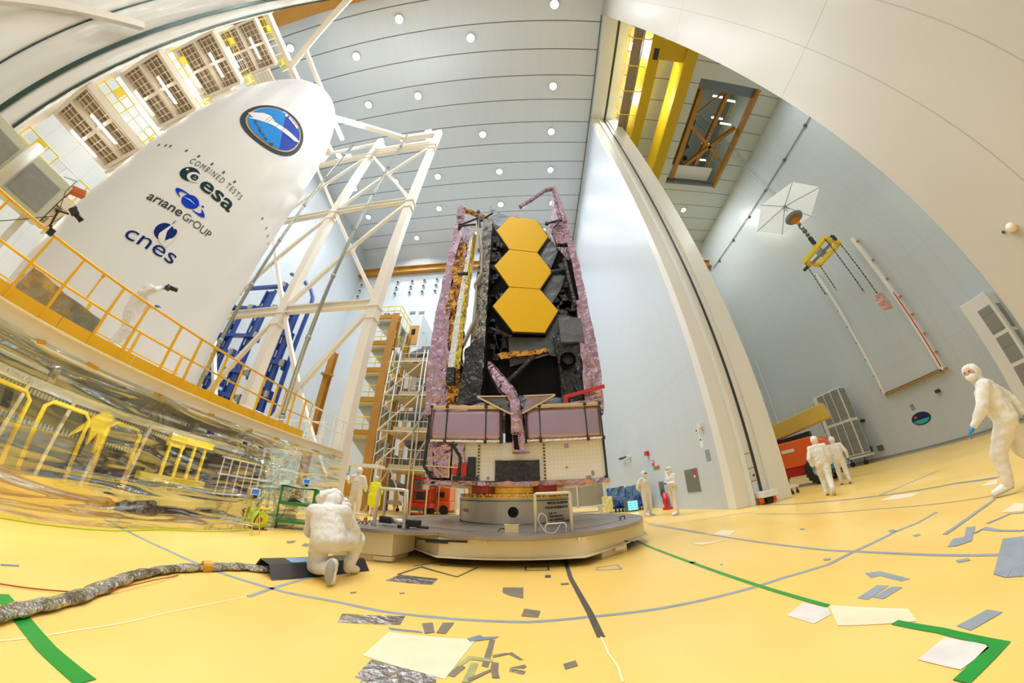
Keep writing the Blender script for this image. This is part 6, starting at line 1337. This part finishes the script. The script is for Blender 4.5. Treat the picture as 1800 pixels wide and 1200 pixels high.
# lift truck in the neighbouring hall
lt = empty('boom_lift', (13.9, 13.6, 0), R(118), 'orange boom lift with yellow boom parked in the neighbouring hall', 'boom lift')
lt.scale = (1.25, 1.25, 1.25)
MB().prism([(-1.6, .75), (1.5, .75), (1.6, 1.35), (1.2, 1.75), (-1.2, 1.75), (-1.6, 1.5)], 'Y', -.95, .95).build('body', M['orangep'], lt, bevel=.05)
MB().bb(-1.3, 1.3, -.7, .7, .4, .75).build('chassis', M['redp'], lt, bevel=.03)
MB().bar((-1.9, 0, 2.6), (2.2, 0, 2.05), .55, .62).build('boom', mat('boom_yellow', (.62, .46, .08), .4), lt, bevel=.02)
MB().bar((-1.0, 0, 1.9), (1.4, 0, 1.8), .35, .22).build('cylinder_ram', M['black'], lt)
for s_ in (-1, 1):
    for x in (-1.1, 1.1):
        wv = MB().lathe([(.20, -.16), (.44, -.17), (.48, -.12), (.48, .12), (.44, .17), (.20, .16)], (x, s_ * .88, .48), 22, 'Y')
        for k in range(20): a = 2 * math.pi * k / 20; wv.box((x + .48 * math.cos(a), s_ * .88, .48 + .48 * math.sin(a)), (.05, .32, .05), (0, -a, 0))
        wo = wv.build('wheel', M['black'], lt); MB().lathe([(0, -.05), (.1, -.1), (.27, -.12), (.27, .12), (.1, .1), (0, .05)], (x, s_ * .88, .48), 20, 'Y').build('rim', M['white'], wo, smooth=True)
for y in (-.955, .955): MB().box((.4, y, 1.35), (.35, .02, .3)).box((-.2, y, 1.4), (.5, .02, .12)).build('sticker', M['white'], lt); MB().box((.9, y, 1.35), (.3, .02, .4)).build('grille', M['black'], lt)
t = empty('hand_trolley', (10.15, 10.75, 0), R(15), 'white hand trolley with bent handle behind the door jamb', 'trolley')
MB().bb(-.7, .5, -.35, .35, .22, .32).build('platform', M['white'], t, bevel=.01)
MB().tube([(-.1, -.3, .3), (-.25, -.3, .9), (-.45, -.3, .98), (-.8, -.3, .98)], .022, 8).build('handle', M['silver'], t, smooth=True)
for x, y in ((-.5, -.3), (.0, -.3), (.4, -.3), (.4, .3), (-.5, .3)): MB().tube([(x, y - .03, .07), (x, y + .03, .07)], .07, 12).bar((x, y, .07), (x, y, .25), .03).build('wheel', M['black'], t)
t = empty('jamb_bogie', (0, 0, 0), 0, 'white and red wheeled bogie in the recess of the door jamb', 'bogie')
MB().bb(7.72, 8.36, 9.15, 9.62, .22, .42).build('frame', M['white'], t, bevel=.01); MB().bb(7.72, 7.84, 9.3, 9.4, .04, .22).bb(8.24, 8.36, 9.3, 9.4, .04, .22).build('bracket', M['orangep'], t)
MB().tube([(7.9, 9.35, .12), (8.15, 9.35, .12)], .12, 14).build('wheel', M['black'], t)
b = MB().tube([(7.74, 9.62, .5), (7.72, 9.62, 1.72)], .014, 6)
for z in (.78, 1.22, 1.73): b.tube([(7.72, 9.62, z), (7.97, 9.60, z + .03)], .012, 6)
b.ball((7.9, 9.60, .98), .04, 8, 6); tag(b.build('coat_hook_rack', M['ink']), 'thin black bracket rack in the recess of the door jamb', 'rack')
# small fittings on the far side wall
def sidebox(n, y, z, sy, sz, d, m, label, cat):
    return tag(MB().bb(X2 - d, X2, y - sy / 2, y + sy / 2, z - sz / 2, z + sz / 2).build(n, m, bevel=.006), label, cat)
bd = empty('oval_emblem', (X2, 12.75, 1.93), 0, 'oval blue and turquoise mission emblem on the far side wall', 'emblem')
MB().add([(-.02, .62 * math.cos(2 * math.pi * k / 36), .40 * math.sin(2 * math.pi * k / 36)) for k in range(36)], [tuple(range(36))]).build('rim', mat('emblem_night', (.01, .015, .10), .4), bd)
MB().add([(-.03, .54 * math.cos(R(a)), .33 * math.sin(R(a))) for a in range(190, 355, 8)], [tuple(range(21))]).build('sea', mat('emblem_sea', (.02, .45, .45), .4), bd)
MB().add([(-.035, .3 + .12 * math.cos(R(a)), .14 + .08 * math.sin(R(a))) for a in range(0, 360, 30)], [tuple(range(12))]).build('craft', M['rust'], bd)
sidebox('spot_camera', 16.6, 3.0, .22, .2, .3, M['ink'], 'small black camera on the far side wall right of the louvre cabinet', 'camera')
sidebox('spot_camera', 11.05, 3.1, .2, .2, .3, M['ink'], 'small black camera on the far side wall below the shutter', 'camera')
sidebox('socket_box', 16.95, .95, .42, .36, .1, M['grey2'], 'left yellow and grey socket box low on the far side wall', 'socket')
sidebox('socket_box', 16.15, .85, .42, .36, .1, M['grey2'], 'right yellow and grey socket box low on the far side wall', 'socket')
for y in (16.95, 16.15): MB().bb(X2 - .12, X2 - .1, y - .05, y + .15, .78, 1.02)
sidebox('notice_board', 17.3, 1.65, .4, .5, .03, M['lwhite'], 'white notice board beside the louvre cabinet on the far side wall', 'notice')
sidebox('notice_sign', 12.95, 2.75, .25, .4, .02, M['print'], 'small printed notice above the oval emblem', 'sign')
t = empty('corner_pipes', (0, 0, 0), 0, 'thin white pipes running up the corner of the neighbouring hall', 'pipe')
MB().tube([(X2 - .15, 24.8, 0), (X2 - .15, 24.8, 12)], .04, 6).tube([(X2 - .15, 22.4, 0), (X2 - .15, 22.4, 6)], .035, 6).build('pipe', M['lwhite'], t)
b = MB().tube([(X2 - .1, -2, 25.2), (X2 - .1, YF - .6, 25.4)], .04, 6)
for i in range(7): b.box((X2 - .12, 3 + 3.4 * i, 25.25), (.2, .25, .2))
tag(b.build('wall_conduit', M['grey2']), 'grey conduit with clamps high along the far side wall', 'conduit')
b = MB()
for i in range(22): b.box((X2 - .03, 6 + .55 * i, .28), (.04, .06, .06))
tag(MB().bb(X2 - .04, X2, 2, 20, .12, .22).build('floor_skirting', M['grey']), 'grey skirting strip along the foot of the far side wall', 'skirting')
b = MB().bb(8.9, 9.35, 7.0, 7.2, 0, .02)
tag(MB().tube([(X2 - .3, 19.9, 2.0), (X2 - .9, 19.6, 5.4)], .03, 6).build('thin_mast', M['grey2']), 'thin grey mast left of the louvre cabinet', 'mast')
# brass dome on the near door leaf
t = empty('door_dome', (XR, .85, 3.12), 0, 'cream round dome on the near door leaf', 'dome')
MB().lathe([(0, -.12), (.05, -.12), (.065, -.09), (.065, 0)], (0, 0, 0), 20, 'X').build('dome', M['creamst'], t, smooth=True)
MB().lathe([(.02, -.03), (.02, 0)], (0, .12, .03), 8, 'X').build('screw', M['ink'], t)
# ================================================================= small things around the turntable
M['stooly'] = mat('yellowish_steel', (.72, .62, .38), .35, .5)
t = empty('side_stool', (-5.02, 4.78, 0), R(20), 'tall steel stool carrying a small monitor before the film curtain', 'stool')
for x, y in ((-.19, -.16), (.19, -.16), (.19, .16), (-.19, .16)): MB().tube([(x, y, .0), (x * .55, y * .55, .60)], .012, 8).build('leg', M['stooly'], t)
MB().bb(-.13, .13, -.11, .11, .60, .62).build('seat', M['steel'], t, bevel=.005)
MB().tube([(-.16, -.13, .17), (.16, -.13, .17), (.16, .13, .17), (-.16, .13, .17), (-.16, -.13, .17)], .010, 6).build('foot_ring', M['silver'], t)
def monitor(loc, rz, lab):
    t = empty('monitor_unit', loc, rz, lab, 'monitor')
    MB().bb(-.11, .03, -.07, .08, 0, .17).build('body', M['ochrebox'], t, bevel=.006)
    MB().box((.05, -.07, .06), (.07, .03, .08)).build('foot', M['black'], t)
    MB().box((.04, -.085, .135), (.16, .02, .12), (R(-8), 0, 0)).build('bezel', M['lwhite'], t, bevel=.004)
    MB().box((.04, -.098, .135), (.13, .004, .09), (R(-8), 0, 0)).build('screen', M['screen'], t)
M['ochrebox'] = mat('beige_brown_box', (.40, .34, .20), .5)
M['screen'] = mat('blue_screen', (.02, .08, .3), .25, emit=(.03, .14, .45), es=.8)
monitor((-5.02, 4.78, .62), R(35), 'small monitor with blue screen on top of the steel stool')
monitor((-5.15, 6.36, .95), R(30), 'small monitor with blue screen on top of the green cart')
t = empty('cable_reel', (-5.36, 5.38, 0), R(62), 'yellow green cable reel with carry handle between stool and green cart', 'cable reel')
M['lime'] = mat('lime_plastic', (.62, .78, .02), .4)
MB().lathe([(.05, -.08), (.17, -.07), (.175, -.05), (.11, -.04), (.11, .04), (.175, .05), (.17, .07), (.05, .08)], (0, 0, .19), 28, 'Y').build('drum', M['lime'], t, smooth=True)
MB().tube([(-.16, -.1, .01), (-.10, -.1, .22), (-.02, -.1, .40), (.12, -.1, .42)], .012, 8).tube([(-.16, -.1, .01), (.17, -.1, .01)], .012, 8).tube([(-.16, .1, .01), (.17, .1, .01)], .012, 8).build('frame', M['black'], t)
MB().tube([(-.05, -.1, .415), (.12, -.1, .42)], .022, 10).build('handle', M['yelb'], t); MB().box((0, -.085, .19), (.08, .02, .08)).build('socket', M['redp'], t)
# green cart
gc = empty('green_cart', (-5.28, 6.35, 0), R(40), 'green steel cart with three shelves, cables and bulbs beside the bent person', 'cart')
M['gpaint'] = mat('green_enamel', (.0, .22, .045), .32, coat=.3)
for x, y, w_ in ((-.38, -.25, .03), (.38, -.25, .10), (.38, .25, .03), (-.38, .25, .03)): MB().bb(x - w_ / 2, x + w_ / 2, y - .02, y + .02, .13, .93).build('post', M['gpaint'], gc, bevel=.004)
MB().bb(.33, .43, -.28, -.20, .13, .93).build('corner_plate', M['gpaint'], gc)
for z in (.16, .55): MB().bb(-.40, .40, -.27, .27, z - .03, z + .03).build('shelf', M['gpaint'], gc, bevel=.004)
MB().bb(-.40, .40, -.27, .27, .90, .925).build('shelf', M['gpaint'], gc)
b = MB(); b.grid(lambda u, v: (-.46 + .92 * u, -.32 + .64 * v, .935 + .012 * math.sin(u * 9) * math.cos(v * 7) - .05 * max(0, abs(u - .5) - .42) * 8), 14, 10); b.build('film_cover', mat('pale_green_film', (.60, .75, .66), .2), gc, smooth=True)
for x, y in ((-.36, -.24), (.36, -.24), (.36, .24), (-.36, .24)): MB().tube([(x - .015, y, .055), (x + .02, y, .055)], .055, 12).bar((x, y, .06), (x, y, .14), .03).build('caster', M['black'], gc)
b = MB(); random.seed(5)
for k in range(7): b.ball((-.2 + random.uniform(-.1, .1), -.1 + random.uniform(-.08, .08), .62 + k * .03), .035, 10, 8)
b.build('glass_bulb', M['silver'], gc, smooth=True)
b = MB()
for k in range(4): b.tube([(-.2, -.2 - .0 * k, .60), (-.1 + .04 * k, -.22, .68 - .02 * k), (.1, -.2, .60)], .012, 6)
for k in range(4): b.tube([(.42, -.22 + .02 * k, .90), (.46, -.05, .80 - .03 * k), (.42, .18, .90)], .006, 5)
b.tube([(-.2, -.28, .5), (-.25, -.29, .3), (-.35, -.29, .17)], .006, 5).build('cable', M['black'], gc)
# cable ramp and foil hose
rp = empty('cable_ramp', (0, 0, 0), 0, 'black folded sheet cable ramp in front of the kneeling person', 'cable ramp')
M['bsheet'] = mat('black_sheet', (.045, .043, .045), .28, .4)
# ramp axis runs from the hose mouth to the turntable
A0, A1 = Vector((-2.86, 3.08, 0)), Vector((-2.30, 4.20, 0)); ax = (A1 - A0).normalized(); nx = Vector((ax.y, -ax.x, 0))
b = MB(); sec = [(-.34, .004), (-.17, .135), (.12, .135), (.25, .004), (.27, .002)]
for P_ in (A0, A1):
    for s_, z in sec: b.v.append(tuple(P_ + nx * s_ + Vector((0, 0, z))))
for P_ in (A0, A1):
    for s_, z in sec: b.v.append(tuple(P_ + nx * s_ * .985 + Vector((0, 0, max(0, z - .006)))))
n = 5
for i in range(n - 1): b.f += [(i, i + 1, n + i + 1, n + i), (2 * n + i, 3 * n + i, 3 * n + i + 1, 2 * n + i + 1), (i, 2 * n + i, 2 * n + i + 1, i + 1), (n + i, n + i + 1, 3 * n + i + 1, 3 * n + i)]; b.mi += [0] * 4
b.build('sheet', M['bsheet'], rp)
q = A0 + ax * .42 + nx * -.02; b = MB(); b.box(q + Vector((0, 0, .137)), (.22, .30, .003), (0, 0, math.atan2(ax.y, ax.x) - math.pi / 2)); b.build('blue_label', mat('label_blue', (.25, .48, .75), .35, var=.4, vscale=20), rp)
M['hosefoil'] = foil_mat('silver_hose_foil', (.62, .60, .54), .2, .85, .9, 12, col2=(.30, .28, .22))
hp = [(-2.46, .55), (-2.62, .80), (-2.72, 1.02), (-2.86, 1.33), (-3.07, 1.65), (-3.25, 1.96), (-3.33, 2.32), (-3.25, 2.70), (-3.11, 3.0), (-2.80, 3.25), (-2.5, 3.9)]
def spline(pts, n):
    out = []
    for i in range(len(pts) - 1):
        p0 = Vector(pts[max(i - 1, 0)]); p1 = Vector(pts[i]); p2 = Vector(pts[i + 1]); p3 = Vector(pts[min(i + 2, len(pts) - 1)])
        for k in range(n):
            t = k / n; out.append(.5 * ((2 * p1) + (p2 - p0) * t + (2 * p0 - 5 * p1 + 4 * p2 - p3) * t * t + (3 * p1 - p0 - 3 * p2 + p3) * t ** 3))
    out.append(Vector(pts[-1])); return out
sp2 = spline([(x, y, 0) for x, y in hp], 10)
b = MB(); b.tube(sp2, [.066 + .006 * math.sin(i * .9) for i in range(len(sp2))], 14)
for i, v in enumerate(b.v): b.v[i] = (v[0], v[1], .036 + v[2] * .55)
b.crumple(.010, 9, 90); 
t = empty('foil_hose', (0, 0, 0), 0, 'flattened silver foil hose winding across the floor to the black ramp', 'hose')
b.build('hose', M['hosefoil'], t, smooth=False)
MB().tube([(-3.27, 2.62, .036), (-3.24, 2.70, .036)], .066, 14).build('amber_tape', M['otape'], t)
t = tag(MB().tube(spline([(-3.30, .62, .012), (-3.18, .96, .012), (-3.07, 1.25, .012), (-2.93, 1.50, .03), (-2.99, 1.72, .03), (-3.08, 2.0, .03), (-3.17, 2.22, .012), (-3.2, 2.32, .012)], 6), .005, 5).build('extension_lead', M['redblk']), 'thin dark red cord lying beside the foil hose', 'cord')
tag(MB().tube(spline([(-5.3, .2, .012), (-5.25, 1.5, .012), (-5.15, 2.6, .012), (-5.32, 3.4, .012), (-5.2, 4.3, .012), (-5.3, 5.2, .012)], 8), .010, 6).build('green_cable', M['lime']), 'lime green cable lying along the foot of the film curtain', 'cable')
# frames and small items on the turntable deck
def hoopobj(pts, lab):
    t = empty('safety_hoop', (0, 0, 0), 0, lab, 'hoop')
    MB().tube(pts, .028, 10).build('tube', M['steeltube'], t, smooth=True)
    for p in (pts[0], pts[-1]): MB().lathe([(0, 0), (.05, 0), (.05, .012), (0, .012)], (p[0], p[1], .49), 12).build('base_flange', M['steel'], t)
hoopobj([(.14, 5.02, .49), (.14, 5.02, 1.09), (.16, 5.02, 1.10), (.68, 4.96, 1.10), (.70, 4.96, 1.09), (.70, 4.96, .49)], 'steel pipe hoop standing on the deck in front of the adapter lettering')
hoopobj([(-2.52, 4.98, .49), (-2.50, 4.98, 1.10), (-2.48, 4.98, 1.11), (-2.0, 4.92, 1.11), (-1.98, 4.92, 1.10), (-1.96, 4.92, .49)], 'steel pipe hoop at the left end of the deck, front one')
hoopobj([(-2.78, 5.85, .49), (-2.74, 5.75, 1.10), (-2.2, 5.55, 1.11), (-2.12, 5.42, .49)], 'steel pipe hoop at the left end of the deck, rear one')
hoopobj([(-1.95, 9.2, .49), (-1.95, 9.2, 1.12), (-1.0, 9.3, 1.12), (-1.0, 9.3, .49)], 'steel pipe hoop behind the adapter at its left side')
t = empty('deck_box', (-.24, 5.10, .49), 0, 'small beige connector box on the deck before the round hole', 'box')
MB().bb(-.11, .11, -.07, .07, 0, .13).build('body', M['stooly'], t, bevel=.006); MB().bb(-.12, .12, -.08, .08, .13, .14).build('lid', M['silver'], t); MB().tube([(-.11, 0, .06), (-.18, -.02, .07), (-.22, -.02, .02)], .010, 6).build('plug_cable', M['black'], t)
t = empty('bent_handle', (.44, 4.96, .49), 0, 'low bent white handle with loose wire on the deck inside the steel hoop', 'handle')
MB().tube([(-.15, 0, 0), (-.15, 0, .12), (-.12, 0, .14), (.14, 0, .15), (.17, 0, .12), (.17, 0, 0)], .014, 8).build('handle', M['silver'], t, smooth=True)
MB().tube(spline([(-.12, 0, .14), (-.14, 0, .26), (-.22, 0, .30), (-.26, 0, .2), (-.16, 0, .04), (-.02, 0, .0), (.08, 0, .12)], 6), .008, 6).build('wire', M['silver'], t)
t = empty('bent_handle', (-2.85, 4.95, .49), 0, 'low bent handle with orange plugs on the left end of the deck', 'handle')
MB().tube([(-.18, .1, 0), (-.18, .1, .13), (-.14, .1, .15), (.12, .1, .15), (.14, .1, .13), (.14, .1, 0)], .013, 8).build('handle', M['steeltube'], t, smooth=True)
b = MB().tube([(.12, .0, .0), (.16, 0, .08), (.22, 0, .02)], .008, 5).tube([(.2, 0, 0), (.26, 0, .07), (.32, 0, .01)], .008, 5).tube([(.05, 0, 0), (.1, 0, .05), (.16, 0, .01)], .008, 5); b.build('wire', M['black'], t); MB().box((.18, 0, .09), (.05, .03, .05)).build('plug', M['rust'], t)
t = empty('pump_unit', (-2.1, 5.15, .49), R(-8), 'black and chrome motor unit lying on the left end of the deck', 'motor')
MB().bb(-.42, -.20, -.06, .07, .04, .15).bb(.10, .34, -.07, .07, .03, .14).box((.42, -.05, .04), (.25, .04, .04), (0, 0, R(-15))).bb(.0, .2, -.14, -.08, 0, .05).build('motor_body', M['black'], t, bevel=.008)
MB().tube([(-.2, 0, .10), (.1, 0, .09)], .05, 12).build('chrome_shaft', M['silver'], t, smooth=True)
for (x, y, lab) in ((-1.55, 9.7, 'white clamp post behind the adapter on the left'), (2.35, 9.9, 'white clamp post behind the adapter on the right')):
    t = empty('clamp_post', (x, y, .49 if x < 0 else 0), 0, lab, 'post'); h_ = 0 if x < 0 else .25
    MB().bb(-.3, .3, -.1, .1, h_ + .05, h_ + .10).bb(-.05, .05, -.05, .05, 0, h_ + .36).bb(-.1, .1, -.06, .06, h_ + .36, h_ + .45).build('post', M['lwhite'], t, bevel=.01)
# ================================================================= loose pieces become parts of their own
for o in [o for o in COL.objects if o.type == 'MESH' and o.parent and o.name.split('.')[0] in ('connector', 'black_blanket', 'red_cover', 'glass_bulb', 'tube_clamp', 'support_strut_')]:
    bm = bmesh.new(); bm.from_mesh(o.data); bm.verts.ensure_lookup_table()
    seen = set(); isl = []
    for v in bm.verts:
        if v.index in seen: continue
        st_ = [v]; cur_ = set()
        while st_:
            x = st_.pop()
            if x.index in cur_: continue
            cur_.add(x.index); st_ += [e.other_vert(x) for e in x.link_edges]
        seen |= cur_; isl.append(cur_)
    if len(isl) > 1:
        for s_ in isl:
            idx = {i: k for k, i in enumerate(sorted(s_))}
            me = bpy.data.meshes.new(o.name.split('.')[0]); me.from_pydata([bm.verts[i].co.copy() for i in sorted(s_)], [], [[idx[v.index] for v in f.verts] for f in bm.faces if f.verts[0].index in s_])
            for m_ in o.data.materials: me.materials.append(m_)
            n_ = bpy.data.objects.new(o.name.split('.')[0], me); COL.objects.link(n_); n_.parent = o.parent
        bm.free(); bpy.data.objects.remove(o)
    else: bm.free()
